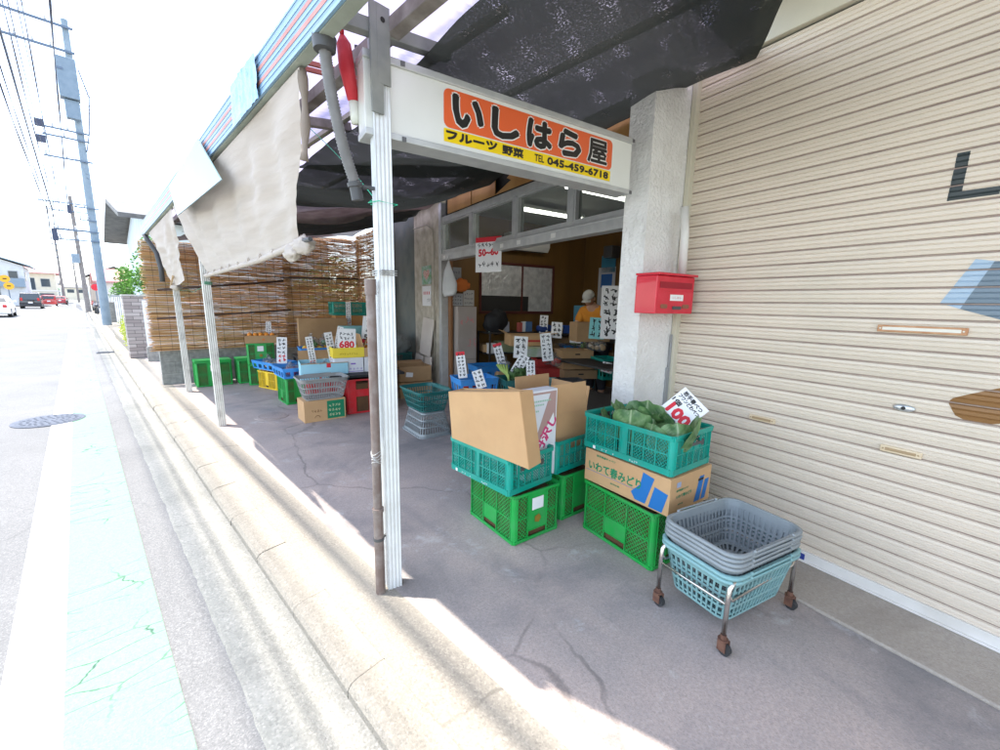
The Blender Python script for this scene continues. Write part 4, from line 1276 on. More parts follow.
def carton(label, loc, rot, w_, d, h, m=card_m, flaps=(), open_=True, name='carton', cat='box', group=None, thk=.004, tilt=None, inner=None):
    """cardboard carton, origin bottom centre. flaps: list of (side, angle) side in 'NSEW' (S = -y); angle 0 = level outwards, 90 = up"""
    t = thing(name, label, cat, loc, R(rot), group)
    if tilt: t.rotation_euler = (R(tilt[0]), R(tilt[1]), R(rot))
    mb = MB()
    a, b = w_ / 2, d / 2
    mb.box((-a, -b, 0), (a, b, thk))
    if open_:
        mb.box((-a, -b, thk), (a, -b + thk, h)); mb.box((-a, b - thk, thk), (a, b, h))
        mb.box((-a, -b + thk, thk), (-a + thk, b - thk, h)); mb.box((a - thk, -b + thk, thk), (a, b - thk, h))
    else:
        mb.box((-a, -b, thk), (a, b, h))
        mb.box((-a - .0003, -.002, h - .0003), (a + .0003, .002, h + .0006))
    mb.build('body', m, t, bevel=.0015)
    for side, ang, fl in flaps:
        mb = MB()
        L = w_ if side in 'NS' else d
        c, s = math.cos(R(ang)), math.sin(R(ang))
        mb.box((-L / 2 + .003, 0, 0), (L / 2 - .003, fl, .0035))
        M = Matrix.Rotation(R(ang), 4, 'X')
        rz = {'N': 0, 'S': 180, 'E': -90, 'W': 90}[side]
        off = {'N': (0, b, h), 'S': (0, -b, h), 'E': (a, 0, h), 'W': (-a, 0, h)}[side]
        M = Matrix.Translation(off) @ Matrix.Rotation(R(rz), 4, 'Z') @ M
        mb.v = [tuple(M @ Vector(v)) for v in mb.v]
        mb.build('flap', inner or m, t)
    return t


def onface(side, w_, d, off=.0008):
    """matrix putting local xz-lettering on a carton side"""
    if side == 'S': return Matrix.Translation((0, -d / 2 - off, 0))
    if side == 'W': return Matrix.Translation((-w_ / 2 - off, 0, 0)) @ Matrix.Rotation(R(-90), 4, 'Z')
    if side == 'E': return Matrix.Translation((w_ / 2 + off, 0, 0)) @ Matrix.Rotation(R(90), 4, 'Z')
    return Matrix.Translation((0, d / 2 + off, 0)) @ Matrix.Rotation(R(180), 4, 'Z')


def poly_on(mb, pts, M, lift=0.0):
    n = len(pts)
    mb.add([(x, -lift, z) for x, z in pts], [tuple(range(n))], M)


# tall plain folded carton leaning in T1
t = thing('carton', 'tall plain brown carton lying across the rims of the left teal crate', 'box', (1.76, 1.80, .580))
bo = Vector((1.76, 1.80, .580))
cb_ = [Vector(p) - bo for p in ((1.725, 2.15, .581), (1.695, 1.425, .581), (1.825, 1.445, .581), (1.85, 2.15, .581))]
ct_ = [Vector(p) - bo for p in ((1.672, 2.12, .918), (1.642, 1.465, 1.03), (1.762, 1.475, 1.022), (1.80, 2.12, .925))]
for k, nm in ((0, 'front_panel'), (1, 'side_panel'), (2, 'back_panel'), (3, 'side_panel')):
    j = (k + 1) % 4
    mb = MB(); mb.grid(lambda u, v: (cb_[k] * (1 - u) + cb_[j] * u) * (1 - v) + (ct_[k] * (1 - u) + ct_[j] * u) * v + Vector((-.012 * math.sin(math.pi * u) * v if k == 0 else 0, 0, 0)), 10, 6)
    mb.build(nm, card_m, t, solid=.005)
mb = MB(); mb.add(cb_, [(0, 1, 2, 3)]); mb.build('bottom_panel', card_m, t, solid=.004)
mb = MB(); mb.add([ct_[0], ct_[1], ct_[2] + Vector((-.02, 0, -.01)), ct_[3] + Vector((-.02, 0, -.01))], [(0, 1, 2, 3)]); mb.build('flap', card_m, t, solid=.004)
# white printed carton standing up behind it
t = thing('carton', 'white carton with pink and green print standing in the left teal crate', 'box', (2.07, 1.675, .352), R(-8))
mb = MB(); mb.box((-.13, -.04, 0), (.13, .06, .60)); mb.build('body', whitebox_m, t, bevel=.002)
mb = MB(); M = Matrix.Translation((0, -.0412, 0))
bandm = mat('taupe_print', (.42, .27, .24), rough=.7)
poly_on(mb, [(-.13, .09), (-.13, .0), (-.1, .06), (.12, .37), (.12, .60 - .012), (.07, .588)], M)
poly_on(mb, [(-.13, .574), (-.13, .588), (.12, .588), (.12, .574)], M, .0002)
mb.build('brown_band', bandm, t)
mb = MB(); mb2 = MB()
poly_on(mb, [(-.07, .18), (-.02, .15), (.115, .36), (.10, .44)], M, .0004); mb.build('label_patch', paper_m, t)
letter(mb2, '丹沢し', .26, .075, M @ Matrix.Translation((0, -.0008, 0)), bold=.004, rot=R(57), at=(.035, .30))
mb2.build('lettering', pinkprint, t)
mb = MB()
for i, (a, b) in enumerate(((.525, .16), (.50, .1), (.46, .05))):
    x = -.09
    while x < -.09 + b:
        mb.box((x, -.0003, a), (x + .01, 0, a + .011), M); x += .015
mb.build('small_print', mat('pale_green_print', (.3, .5, .35), rough=.7), t)

# open carton in T2
t = carton('open brown carton with raised flaps standing in the second teal crate', (2.43, 1.85, .352), -8, .36, .40, .40, flaps=(('S', 97, .2), ('W', 60, .16), ('E', 82, .16), ('N', 85, .2)))

# ---- the printed cabbage carton
cw, cd, ch_ = .42, .62, .216
t = carton('brown cabbage carton with blue stripes and green lettering on a green crate', (2.425, 1.08, .357), -10, cw, cd, ch_, open_=False)
mb = MB(); M = onface('W', cw, cd)
letter(mb, 'いわて春みどり', .40, .062, M, bold=.0019, at=(-.075, .115))
mb.build('lettering', greenprint, t)
M2 = onface('S', cw, cd)
for tx_, a_w, a_h, a_M, a_b, a_at in (('岩手県産キャベツ', .15, .014, M, .0006, (-.14, .19)), ('岩手町産', .07, .010, M, .0004, (-.06, .045)), ('岩手県産キャベツ', .12, .013, M2, .0006, (-.09, .135)), ('いわて春みどり', .15, .02, M2, .001, (-.07, .10)), ('岩手町産', .05, .008, M2, .0003, (-.1, .05))):
    mb = MB(); letter(mb, tx_, a_w, a_h, a_M, bold=a_b, at=a_at); mb.build('small_lettering', greenprint, t)
mb = MB()
poly_on(mb, [(.06, .055), (.09, .016), (.16, .016), (.21, .185), (.135, .2), (.12, .12)], M, .0003)
poly_on(mb, [(.182, .008), (.27, .008), (.3, .125), (.215, .14)], M, .0003)
mb.build('blue_stripes', blueprint, t)
mb = MB()
poly_on(mb, [(-.06 + .1, .02), (.1, .02), (.135, .17), (.085, .17), (.06, .08)], M2, .0003)
poly_on(mb, [(.115, .02), (.16, .02), (.19, .14), (.145, .14)], M2, .0003)
poly_on(mb, [(-.3, .075), (.12, .075), (.12, .0775), (-.3, .0775)], M, .0002)
mb.build('blue_stripes', blueprint, t)
mb = MB(); poly_on(mb, rrect(.07, .13, .142, .158, .007), M2, .0005); mb.build('hand_hole', dark_m, t)
mb = MB(); poly_on(mb, [(-.15, .155), (-.11, .155), (-.11, .185), (-.15, .185)], M2, .0005); mb.build('grey_label', mat('grey_blue_print', (.3, .36, .5), rough=.7), t)

# ---- cabbages
leafm = bpy.data.materials.new('cabbage_leaf'); leafm.use_nodes = True
N_, L_, b_, o2_ = nodes_of(leafm)
at_ = N_.new('ShaderNodeAttribute'); at_.attribute_name = 'rib'
nz_ = N_.new('ShaderNodeTexNoise'); nz_.inputs['Scale'].default_value = 16; nz_.inputs['Detail'].default_value = 6
tc_ = N_.new('ShaderNodeTexCoord'); L_.new(tc_.outputs['Object'], nz_.inputs[0])
cr_ = N_.new('ShaderNodeValToRGB'); cr_.color_ramp.elements[0].color = (.05, .14, .045, 1); cr_.color_ramp.elements[1].color = (.17, .31, .11, 1)
cr_.color_ramp.elements[0].position = .35; cr_.color_ramp.elements[1].position = .65
L_.new(nz_.outputs['Fac'], cr_.inputs[0])
mx_ = N_.new('ShaderNodeMix'); mx_.data_type = 'RGBA'; L_.new(at_.outputs['Fac'], mx_.inputs[0]); L_.new(cr_.outputs[0], mx_.inputs[6]); mx_.inputs[7].default_value = (.42, .52, .3, 1)
L_.new(mx_.outputs[2], b_.inputs['Base Color']); b_.inputs['Roughness'].default_value = .45
bp_ = N_.new('ShaderNodeBump'); bp_.inputs['Distance'].default_value = .004; L_.new(nz_.outputs['Fac'], bp_.inputs['Height']); L_.new(bp_.outputs[0], b_.inputs['Normal'])
tr_ = N_.new('ShaderNodeBsdfTranslucent'); L_.new(mx_.outputs[2], tr_.inputs[0]); ms_ = N_.new('ShaderNodeMixShader'); ms_.inputs[0].default_value = .25
L_.new(b_.outputs[0], ms_.inputs[1]); L_.new(tr_.outputs[0], ms_.inputs[2]); L_.new(ms_.outputs[0], o2_.inputs['Surface'])


def leaf(mb, tones, c, direction, size, curl, seed, roll=0.0, cup=.5):
    """a broad veined leaf starting at c, heading `direction`, curling"""
    d = Vector(direction).normalized()
    s = d.cross(Vector((0, 0, 1)))
    if s.length < .1: s = Vector((1, 0, 0))
    s.normalize()
    up = s.cross(d)
    q = Matrix.Rotation(roll, 3, d)
    s = q @ s; up = q @ up
    nu, nv = 16, 16
    def f(u, v):
        x = (u - .5) * 2
        wdt = size * .52 * math.sin(math.pi * min(.98, .12 + .8 * v)) ** .7
        ang = curl * v
        along = size * (math.sin(ang) / curl if abs(curl) > .01 else v)
        lift = size * ((1 - math.cos(ang)) / curl if abs(curl) > .01 else 0)
        ruf = .035 * size * math.sin(v * 19 + seed + x * 3) * abs(x) ** 2 + .05 * size * noise.noise(Vector((x * 2.4, v * 3, seed)))
        vein = -.012 * size * (1 - abs(math.sin((v * 7 - abs(x) * 2.2) * math.pi)) ** .5)
        return Vector(c) + d * along + s * x * wdt + up * (lift + cup * size * .35 * x * x + ruf + vein)
    n0 = len(mb.v)
    mb.grid(f, nu, nv)
    for j in range(nv + 1):
        for i in range(nu + 1):
            x = abs(i / nu - .5) * 2; v = j / nv
            tones.append(max(1 - x * 9, .45 * (1 - min(1, abs(((v * 7 - x * 2.2) % 1) - .5) * 7)) if x < .85 else 0, 0))


def cabbage(label, x, y, z, r, seed, big_leaves=4):
    rnd = random.Random(seed)
    t = thing('cabbage', label, 'cabbage', (x, y, z), rnd.uniform(0, 6), 'cabbages in the top teal crate')
    mb = MB(); tones = []
    def hf(d): return 1 + .04 * noise.noise(d * 3 + Vector((seed, 0, 0))) - .02 * abs(math.sin(math.atan2(d.y, d.x) * 5 + d.z * 3))
    mb.sphere((0, 0, r * .86), (r, r, r * .88), 28, 18, hf)
    for j in range(19):
        for i in range(28): tones.append(.5 * (1 if i % 4 == 0 else 0) * (1 - j / 18))
    h = mb.build('head', leafm, t, smooth=True)
    a = h.data.attributes.new('rib', 'FLOAT', 'POINT'); a.data.foreach_set('value', tones[:len(mb.v)] + [0] * (len(mb.v) - len(tones[:len(mb.v)])))
    for k in range(big_leaves):
        mb = MB(); tones = []
        a0 = k * 6.28 / big_leaves + rnd.uniform(-.4, .4); wd = rnd.uniform(.85, 1.15); fl = rnd.uniform(.25, .85); top_ = rnd.uniform(.75, 1.25); tw = rnd.uniform(-.3, .3)
        def f(u, v):
            x = (u - .5) * 2
            az = a0 + x * wd * (.35 + .65 * math.sin(math.pi * (.12 + .7 * v))) + tw * v
            el = -.75 + (top_ + .75) * v - .18 * x * x
            rr = r * (1.04 + .03 * k) * (1 + fl * v ** 3 + .05 * abs(x) ** 3 + .05 * math.sin(x * 7 + v * 5 + k) * v * v + .05 * noise.noise(Vector((x * 2.5, v * 3, seed + k))))
            rr += .006 * r / .1 * (1 - abs(math.sin((v * 5 - abs(x) * 1.6) * math.pi)) ** .4)
            return Vector((math.cos(az) * math.cos(el) * rr, math.sin(az) * math.cos(el) * rr, r * .86 + math.sin(el) * rr))
        mb.grid(f, 26, 22)
        for j in range(23):
            for i in range(27):
                x = abs(i / 26 - .5) * 2; v = j / 22
                tones.append(max(.9 * (1 - min(1, x * 9 * (1 + v))), .38 * (1 - min(1, abs(((v * 5 - x * 1.6) % 1) - .5) * 6)), 0))
        o = mb.build('outer_leaf', leafm, t, smooth=True)
        at = o.data.attributes.new('rib', 'FLOAT', 'POINT'); at.data.foreach_set('value', tones)
    return t


def crate_local(cx, cy, rot, lx, ly):
    a = R(rot); return cx + lx * math.cos(a) - ly * math.sin(a), cy + lx * math.sin(a) + ly * math.cos(a)
for i, (lx, ly, lz, r, nl, lab) in enumerate([
        (-.05, -.165, .055, .112, 4, 'cabbage with ruffled outer leaves in front of the price card'),
        (-.06, .05, .075, .106, 4, 'cabbage with a raised dark leaf in the middle of the teal crate'),
        (-.09, .235, .03, .065, 3, 'small cabbage at the left end of the teal crate'),
        (.09, .17, .03, .085, 4, 'cabbage at the shutter side of the teal crate, behind the middle one')]):
    x, y = crate_local(2.425, 1.08, -10, lx, ly)
    cabbage(lab, x, y, .578 + lz, r, i * 3 + 1, nl)
for i, (lx, ly, lz, dr, sz, lab) in enumerate([(.05, -.04, .20, (-.9, .5, .1), .20, 'large dark loose cabbage leaf lying across between the two big cabbages'), (-.03, .02, .19, (-.15, 1, .0), .24, 'large loose cabbage leaf lying over the teal crate middle'),
                                    (-.12, .2, .16, (-.1, 1, .5), .12, 'small pale cabbage leaf at the left end of the teal crate')]):
    x, y = crate_local(2.425, 1.08, -10, lx, ly)
    mb = MB(); tones = []
    leaf(mb, tones, (0, 0, 0), dr, sz, .9, i + 20, .2)
    o = mb.build('cabbage_leaf', leafm, None, smooth=True, loc=(x, y, .578 + lz)); tag(o, lab, 'cabbage leaf')
    at = o.data.attributes.new('rib', 'FLOAT', 'POINT'); at.data.foreach_set('value', tones)


# ---------------------------------------------------------------- price cards
def scribble(mb, x0, x1, z0, z1, n, rnd, M, thick=.004, y=-.0008):
    """brush-like strokes standing in a row of illegible hand lettering"""
    cw_ = (x1 - x0) / n
    for i in range(n):
        cx = x0 + cw_ * (i + .5)
        for k in range(rnd.randint(4, 6)):
            a = rnd.choice((0, 0, 90, 90, 45, 120)) + rnd.uniform(-14, 14)
            L = rnd.uniform(.4, .85) * min(cw_, z1 - z0)
            px_ = cx + rnd.uniform(-.22, .22) * cw_; pz_ = (z0 + z1) / 2 + rnd.uniform(-.28, .28) * (z1 - z0)
            dx, dz = math.cos(R(a)) * L / 2, math.sin(R(a)) * L / 2
            nx, nz2 = -math.sin(R(a)) * thick / 2, math.cos(R(a)) * thick / 2
            mb.add([(px_ - dx - nx, y, pz_ - dz - nz2), (px_ + dx - nx * .5, y, pz_ + dz - nz2 * .5), (px_ + dx + nx * .5, y, pz_ + dz + nz2 * .5), (px_ - dx + nx, y, pz_ - dz + nz2)], [(0, 1, 2, 3)], M)
            y -= .00003


CARDG = 'handwritten price cards'
def price_card(label, loc, w_, h, yaw, roll=0, lean=-8, lines=None, red=None, top_red=False, seed=0, cat='price card', stick=.0):
    """stands facing local -y; roll tips it sideways, lean tips it back"""
    t = thing('price_card', label, cat, loc, 0, CARDG)
    t.rotation_euler = (Matrix.Rotation(R(yaw), 3, 'Z') @ Matrix.Rotation(R(lean), 3, 'X') @ Matrix.Rotation(R(roll), 3, 'Y')).to_euler()
    rnd = random.Random(seed)
    mb = MB(); mb.box((-w_ / 2, 0, 0), (w_ / 2, .002, h)); cb = mb.build('card', paper_m, t)
    M = Matrix.Translation((0, 0, 0))
    mk = MB(); mr = MB()
    if lines:
        for body, wd, ht, x, z, colr, bd, rt in lines:
            letter(mk if colr == 'k' else mr, body, wd, ht, Matrix.Translation((0, -.0007, 0)), bold=bd, rot=R(rt), at=(x, z))
    else:
        n = max(3, int(h / (w_ * .42)))
        rows = n
        for i in range(rows):
            z1 = h * (.95 - .9 * i / rows); z0 = z1 - h * .9 / rows * .85
            if red and i >= rows - red: scribble(mr, -w_ * .42, w_ * .42, z0, z1, 2, rnd, M, w_ * .10)
            else: scribble(mk, -w_ * .42, w_ * .42, z0, z1, max(2, int(w_ / h * rows * 1.2)), rnd, M, w_ * .07)
    if top_red:
        mb = MB(); poly_on(mb, [(-w_ / 2, h * .86), (w_ / 2, h * .86), (w_ / 2, h), (-w_ / 2, h)], M, .0005); mb.build('red_band', redink_m, cb)
    if mk.v: mk.build('lettering', ink_m, cb)
    if mr.v: mr.build('red_lettering', redink_m, cb)
    return t


def facing(x, y, extra=0): return -math.degrees(math.atan2(x, y)) + extra
# the cabbage card
x, y = crate_local(2.425, 1.08, -10, .08, -.12)
price_card('white price card reading 100 tilted over the cabbages by the shutter', (x + .02, y + .02, .825), .195, .185, facing(x, y) - 5, 42, -20,
           lines=[('岩手春べつ', .15, .028, 0, .157, 'k', .0013, -4), ('フワンどわベつ', .165, .025, 0, .125, 'k', .0012, -4), ('1個', .06, .03, -.06, .09, 'k', .0014, -4), ('100', .15, .066, .008, .04, 'r', .006, -2)])
mb = MB(); mb.box((-.02, 0, 0), (.02, .004, .09)); o = mb.build('red_tag', redm, None, loc=(x + .1, y - .055, .80), rotz=R(facing(x, y))); tag(o, 'small red tag behind the cabbage price card', 'tag')

# ---------------------------------------------------------------- shopping baskets
def basket_mesh(name, m, w_=.47, d=.35, h=.23, bw=.38, bd=.26, slot=.0):
    """tapered basket with real slots; origin bottom centre"""
    r0, r1 = .05, .07
    nu = 168; nv = 18
    def ring(W_, D, rr, u):
        # rounded rectangle by arc length
        seg = [W_ - 2 * rr, math.pi * rr / 2, D - 2 * rr, math.pi * rr / 2] * 2
        tot = sum(seg); s = u * tot
        a, b = W_ / 2 - rr, D / 2 - rr
        info = [((-a, -D / 2), (1, 0)), (a, -b, -90), ((W_ / 2, -b), (0, 1)), (a, b, 0), ((a, D / 2), (-1, 0)), (-a, b, 90), ((-W_ / 2, b), (0, -1)), (-a, -b, 180)]
        for k, L in enumerate(seg):
            if s <= L or k == 7:
                if k % 2 == 0:
                    (x, y), (dx, dy) = info[k]; return x + dx * s, y + dy * s
                cx, cy, a0 = info[k]; an = R(a0) + s / rr
                return cx + rr * math.cos(an), cy + rr * math.sin(an)
            s -= L
    mb = MB()
    def f(u, v):
        W_ = bw + (w_ - bw) * v; D = bd + (d - bd) * v
        x, y = ring(W_, D, r0 + (r1 - r0) * v, u)
        return Vector((x, y, h * v))
    def skip(i, j):
        if j in (0, 5, 10, 15, 16, 17): return False
        return i % 3 != 0
    mb.grid(f, nu, nv, skip=skip, closed=True)
    # bottom: radial slots
    def g(u, v):
        x, y = ring(bw, bd, r0, u); return Vector((x * (1 - v), y * (1 - v), 0))
    mb.grid(g, nu, 8, skip=lambda i, j: (i % 4 in (1, 2)) and j in (1, 2, 4, 5), closed=True)
    return mb, ring


def basket(label, loc, rot, m, group, flip=False, **k):
    t = thing('shopping_basket', label, 'basket', loc, R(rot), group)
    w_, d, h = k.get('w_', .47), k.get('d', .35), k.get('h', .23)
    mb, ring = basket_mesh('b', m, **k)
    if flip: mb.v = [(x, -y, h - z) for x, y, z in mb.v]
    mb.build('body', m, t, solid=.0028)
    def rr(z, off, n=72): return [Vector((*ring(w_ + off, d + off, .07, i / n), z)) for i in range(n)]
    mb = MB()
    prof = [(0, -.016), (.012, -.014), (.014, -.004), (.008, .002), (0, .003), (-.004, -.002)]
    vs = []; n = 72
    for off, dz in prof:
        for p in rr(h + dz, off * 2): vs.append((p.x, (-p.y if flip else p.y), (h - (h + dz)) if flip else h + dz))
    fs = [(j * n + i, j * n + (i + 1) % n, ((j + 1) % 6) * n + (i + 1) % n, ((j + 1) % 6) * n + i) for j in range(6) for i in range(n)]
    mb.add(vs, fs); mb.build('rim', m, t, smooth=True)
    # folded handles lying along the rim
    if not flip:
        for s in (-1, 1):
            mb = MB()
            pts = [Vector((s * (w_ / 2 + .012 - .05 * 0) * (1 if abs(q) > .99 else 1), 0, 0)) for q in (0,)]
            y_ = s * (d / 2 + .010)
            pts = [(-w_ / 2 * .55, y_, h - .004), (-w_ / 2 * .5, y_ + s * .006, h + .004), (w_ / 2 * .5, y_ + s * .006, h + .004), (w_ / 2 * .55, y_, h - .004)]
            mb.tube(pts, .004, 8)
            for q in (-1, 1): mb.sphere((q * w_ / 2 * .56, y_, h + .002), .009, 8, 6)
            mb.build('handle', m, t, smooth=True)
    return t


CX, CY, CA = 2.155, .495, -15
BG = 'shopping baskets nested on the wheeled stand'
labels = ['lower aqua shopping basket, the outermost one sitting in the wheeled stand', 'upper aqua shopping basket with bent rim nested just below the grey ones',
          'lowest of the four grey shopping baskets nested in the aqua ones', 'grey shopping basket, second from below in the nested grey stack',
          'grey shopping basket, second from the top of the nested stack', 'topmost empty grey shopping basket of the nested stack']
base = basket(labels[0], (CX, CY, .10), CA - 3, aqua_p, BG, w_=.54, d=.385, h=.235, bw=.44, bd=.295)
c2 = dup(base, (CX, CY, .121), label=labels[1])
gb_ = basket(labels[2], (CX, CY, .168), CA - 3, grey_p, BG, w_=.53, d=.375, h=.225, bw=.425, bd=.285)
for k in range(3):
    dup(gb_, (CX + .002 * k, CY - .001 * k, .168 + .021 * (k + 1)), gb_.rotation_euler.z + R((.6, -.8, .3)[k]), labels[3 + k])
# the wheeled stand
st = thing('basket_stand', 'chrome basket stand on four small rusty castors beside the shutter', 'stand', (CX, CY, 0), R(CA))
chrome = mat('worn_chrome', (.55, .53, .5), (.62, .6, .57), scale=20, rough=.22, metal=.95, dirt=(.3, .2, .12), dirt_amt=.4, dscale=18)
rubber = mat('black_rubber', (.03, .03, .03), rough=.7)
rust = mat('rusty_steel', (.1, .045, .03), (.17, .08, .05), scale=30, rough=.8, bump=.001)
hx, hy = .285, .172
for sx in (-1, 1):
    for sy in (-1, 1):
        mb = MB()
        mb.tube([(sx * hx, sy * hy, .09), (sx * hx, sy * hy, .27), (sx * (hx - .006), sy * hy, .31), (sx * (hx - .03), sy * (hy - .0), .33), (sx * (hx - .06), sy * hy * .98, .333)], .0105, 12)
        mb.build('leg', chrome, st, smooth=True)
        cst = MB(); cst.cyl((sx * hx, sy * hy, .072), (sx * hx, sy * hy, .092), .013, n=12); cst.cyl((sx * hx, sy * hy, .064), (sx * hx, sy * hy, .072), .022, n=14)
        cst.box((sx * hx - .019, sy * hy - .022, .02), (sx * hx - .014, sy * hy + .014, .066)); cst.box((sx * hx + .014, sy * hy - .022, .02), (sx * hx + .019, sy * hy + .014, .066))
        cf = cst.build('castor', rust, st)
        mb = MB(); mb.cyl((sx * hx - .012, sy * hy - .012, .0265), (sx * hx + .012, sy * hy - .012, .0265), .0255, n=20); mb.build('wheel', rubber, cf, smooth=True, flat_angle=40)
for z, yy in ((.245, hy), (.245, -hy)):
    mb = MB(); mb.tube([(-hx + .006, yy, z + .03), (-hx + .03, yy, z - .0), (hx - .03, yy, z), (hx - .006, yy, z + .03)], .007, 10); mb.build('rail', chrome, st, smooth=True)
for sx in (-1, 1):
    mb = MB(); mb.tube([(sx * hx, -hy, .235), (sx * hx, hy, .235)], .007, 10); mb.build('rail', chrome, st, smooth=True)
for y_ in ():
    mb = MB(); mb.tube([(-hx, y_, .235), (-hx + .05, y_, .093), (hx - .05, y_, .093), (hx, y_, .235)], .0045, 8); mb.build('support_wire', chrome, st, smooth=True)

# ---------------------------------------------------------------- middle: inverted grey basket and dark one on top
basket('grey shopping basket turned upside down under the dark teal basket', (2.76, 3.92, 0), 80, grey_p, 'baskets by the shop door', flip=True, w_=.55, d=.40, h=.27, bw=.43, bd=.29)
basket('dark teal empty basket resting on the upturned grey basket', (2.78, 3.96, .275), 82, dkteal_p, 'baskets by the shop door', w_=.56, d=.42, h=.235, bw=.45, bd=.30)

# ================================================================ FAR LEFT PRODUCE CLUSTER
grey2_p = plast('dull_grey_basket_plastic', (.27, .27, .26), (.33, .33, .31))
def at_(px, py, z=0.0):
    p = G(px, py, z); return p.x, p.y


gl1 = green_crate('low green crate with lid nearest the cloth posts, against the block wall', 1.55, 8.62, 0, -4, w_=.52, d=.38, h=.43, group='lidded green crates by the block wall', lt=dict(spec_long=([1, 1, 1], ['LSL', 'LSL']), spec_short=([1, 1.4, 1], ['LSL', 'LSL'])))
mb = MB(); mb.box((-.27, -.2, .43), (.27, .2, .455)); mb.build('lid', green_p, gl1, bevel=.012)
gl2 = dup(gl1, (2.16, 8.55, 0), R(-6), 'low green crate with lid on the right of its pair, against the block wall')
# two stacked tall ones with a carton of oranges
GX, GY = at_(262, 386)
GX, GY = 2.22, 8.22
g1 = green_crate('green mesh crate at the bottom of the stack under the orange carton', GX, GY, 0, -14, w_=.42, d=.36, h=.37, group='stacked green crates in the stall')
dup(g1, (GX, GY, .372), None, 'green mesh crate directly under the carton of oranges')
ob_ = carton('shallow open brown carton of oranges on stacked green crates', (GX + .02, GY - .02, .746), -14, .50, .40, .13, m=card2_m)
mb = MB(); letter(mb, 'O', .03, .03, onface('S', .5, .4), bold=.004, at=(.03, .06)); mb.build('orange_mark', mat('orange_print', (.6, .15, .02), rough=.6), ob_)
orange_m = mat('orange_skin', (.75, .24, .02), (.8, .3, .03), scale=30, rough=.4, bump=.001, bscale=160)
random.seed(11)
for i in range(9):
    ox, oy = crate_local(GX + .02, GY - .02, -14, -.17 + .085 * (i % 5), -.09 + .11 * (i // 5))
    mb = MB(); mb.sphere((0, 0, 0), (.042, .042, .039), 14, 10); mb.cyl((0, 0, .036), (0, 0, .041), .004, n=6)
    tag(mb.build('orange', orange_m, None, smooth=True, loc=(ox, oy, .87 + random.uniform(0, .012))), 'orange lying in the shallow brown carton on the green stack', 'orange', 'oranges in the shallow carton')
price_card('narrow white price card behind the oranges against the reed screen', (GX + .17, GY + .06, .84), .085, .26, facing(GX, GY), 2, -4, seed=1)

# blue trays on yellow and green crates
YX, YY = 2.27, 7.65
g = green_crate('yellow plastic crate under the left blue tray', YX + .03, YY, 0, 14, w_=.38, d=.54, h=.30, tagged=False, m=yellow_p, group='coloured crates in the stall', lt=dict(spec_long=([1, 1, 1, 1, 1], ['VVPVV', 'VVSVV']), spec_short=([1, 1, 1, 1], ['VVSV', 'VVSV'])))


def tray(label, x, y, z, rot, w_, d, h, m, group):
    t = thing('tray', label, 'tray', (x, y, z), R(rot), group)
    mb = MB()
    mb.box((-w_ / 2 + .02, -d / 2 + .02, 0), (w_ / 2 - .02, d / 2 - .02, .005))
    def f(u, v):
        k = 4 * u; i = int(k) % 4; f_ = k - int(k)
        c = [(-1, -1), (1, -1), (1, 1), (-1, 1)]
        a, b = c[i], c[(i + 1) % 4]
        sx = w_ / 2 - .02 * (1 - v); sy = d / 2 - .02 * (1 - v)
        return Vector(((a[0] + (b[0] - a[0]) * f_) * sx, (a[1] + (b[1] - a[1]) * f_) * sy, h * v))
    mb.grid(f, 80, 6, skip=lambda i, j: j in (1, 2, 3) and i % 5 in (1, 2, 3), closed=True)
    mb.build('body', m, t, solid=.004)
    mb = MB()
    for a, b in (((-w_ / 2, -d / 2), (w_ / 2, -d / 2)), ((w_ / 2, -d / 2), (w_ / 2, d / 2)), ((w_ / 2, d / 2), (-w_ / 2, d / 2)), ((-w_ / 2, d / 2), (-w_ / 2, -d / 2))):
        mb.bar((*a, h), (*b, h), .016, .012)
    mb.build('rim', m, t)
    return t


tr1 = tray('left blue slotted tray of pale bagged produce on the yellow crate', YX, YY + .02, .335, 11, .42, .68, .13, blue_p, 'blue trays in the stall')
mb = MB(); mb.box((-.15, -.2, .302), (.15, .2, .334))
tag(mb.build('plank', wood, None, loc=(YX + .03, YY, 0), rotz=R(14)), 'short wooden plank between the yellow crate and the blue tray', 'plank')
HX, HY = 2.11, 6.44
g3 = green_crate('green mesh crate under the right blue tray at the stall front', HX + .06, HY, 0, -3, w_=.38, d=.44, h=.39, tagged=False, group='stacked green crates in the stall')
tr2 = tray('right blue slotted tray holding red net bags on a green crate', HX + .06, HY, .392, -3, .46, .56, .14, blue_p, 'blue trays in the stall')

film = glass_mat('clear_bag_film', (.92, .92, .94), see=.82, rough=.12)


def bag(label, loc, n, r, m, seed, group, rad=.05, cat='bag'):
    rnd = random.Random(seed)
    t = thing('produce_bag', label, cat, loc, rnd.uniform(0, 6), group)
    for i in range(n):
        mb = MB(); c = (rnd.uniform(-rad, rad), rnd.uniform(-rad, rad), r + rnd.uniform(0, rad))
        mb.sphere(c, (r * rnd.uniform(.85, 1.25), r, r * .9), 10, 8, lambda d: 1 + .08 * noise.noise(d * 3))
        mb.build('produce', m, t, smooth=True)
    mb = MB(); R0 = rad + r * 1.35
    mb.sphere((0, 0, R0 * .75), (R0, R0, R0 * .85), 24, 14, lambda d: 1 + .1 * noise.noise(d * 5 + Vector((seed, 0, 0))))
    mb.loft([(0, 0, R0 * 1.4), (.01, 0, R0 * 1.62), (.03, .01, R0 * 1.95)], [R0 * .35, .008, R0 * .4], 12, caps=False)
    mb.build('film', film, t, smooth=True)
    return t


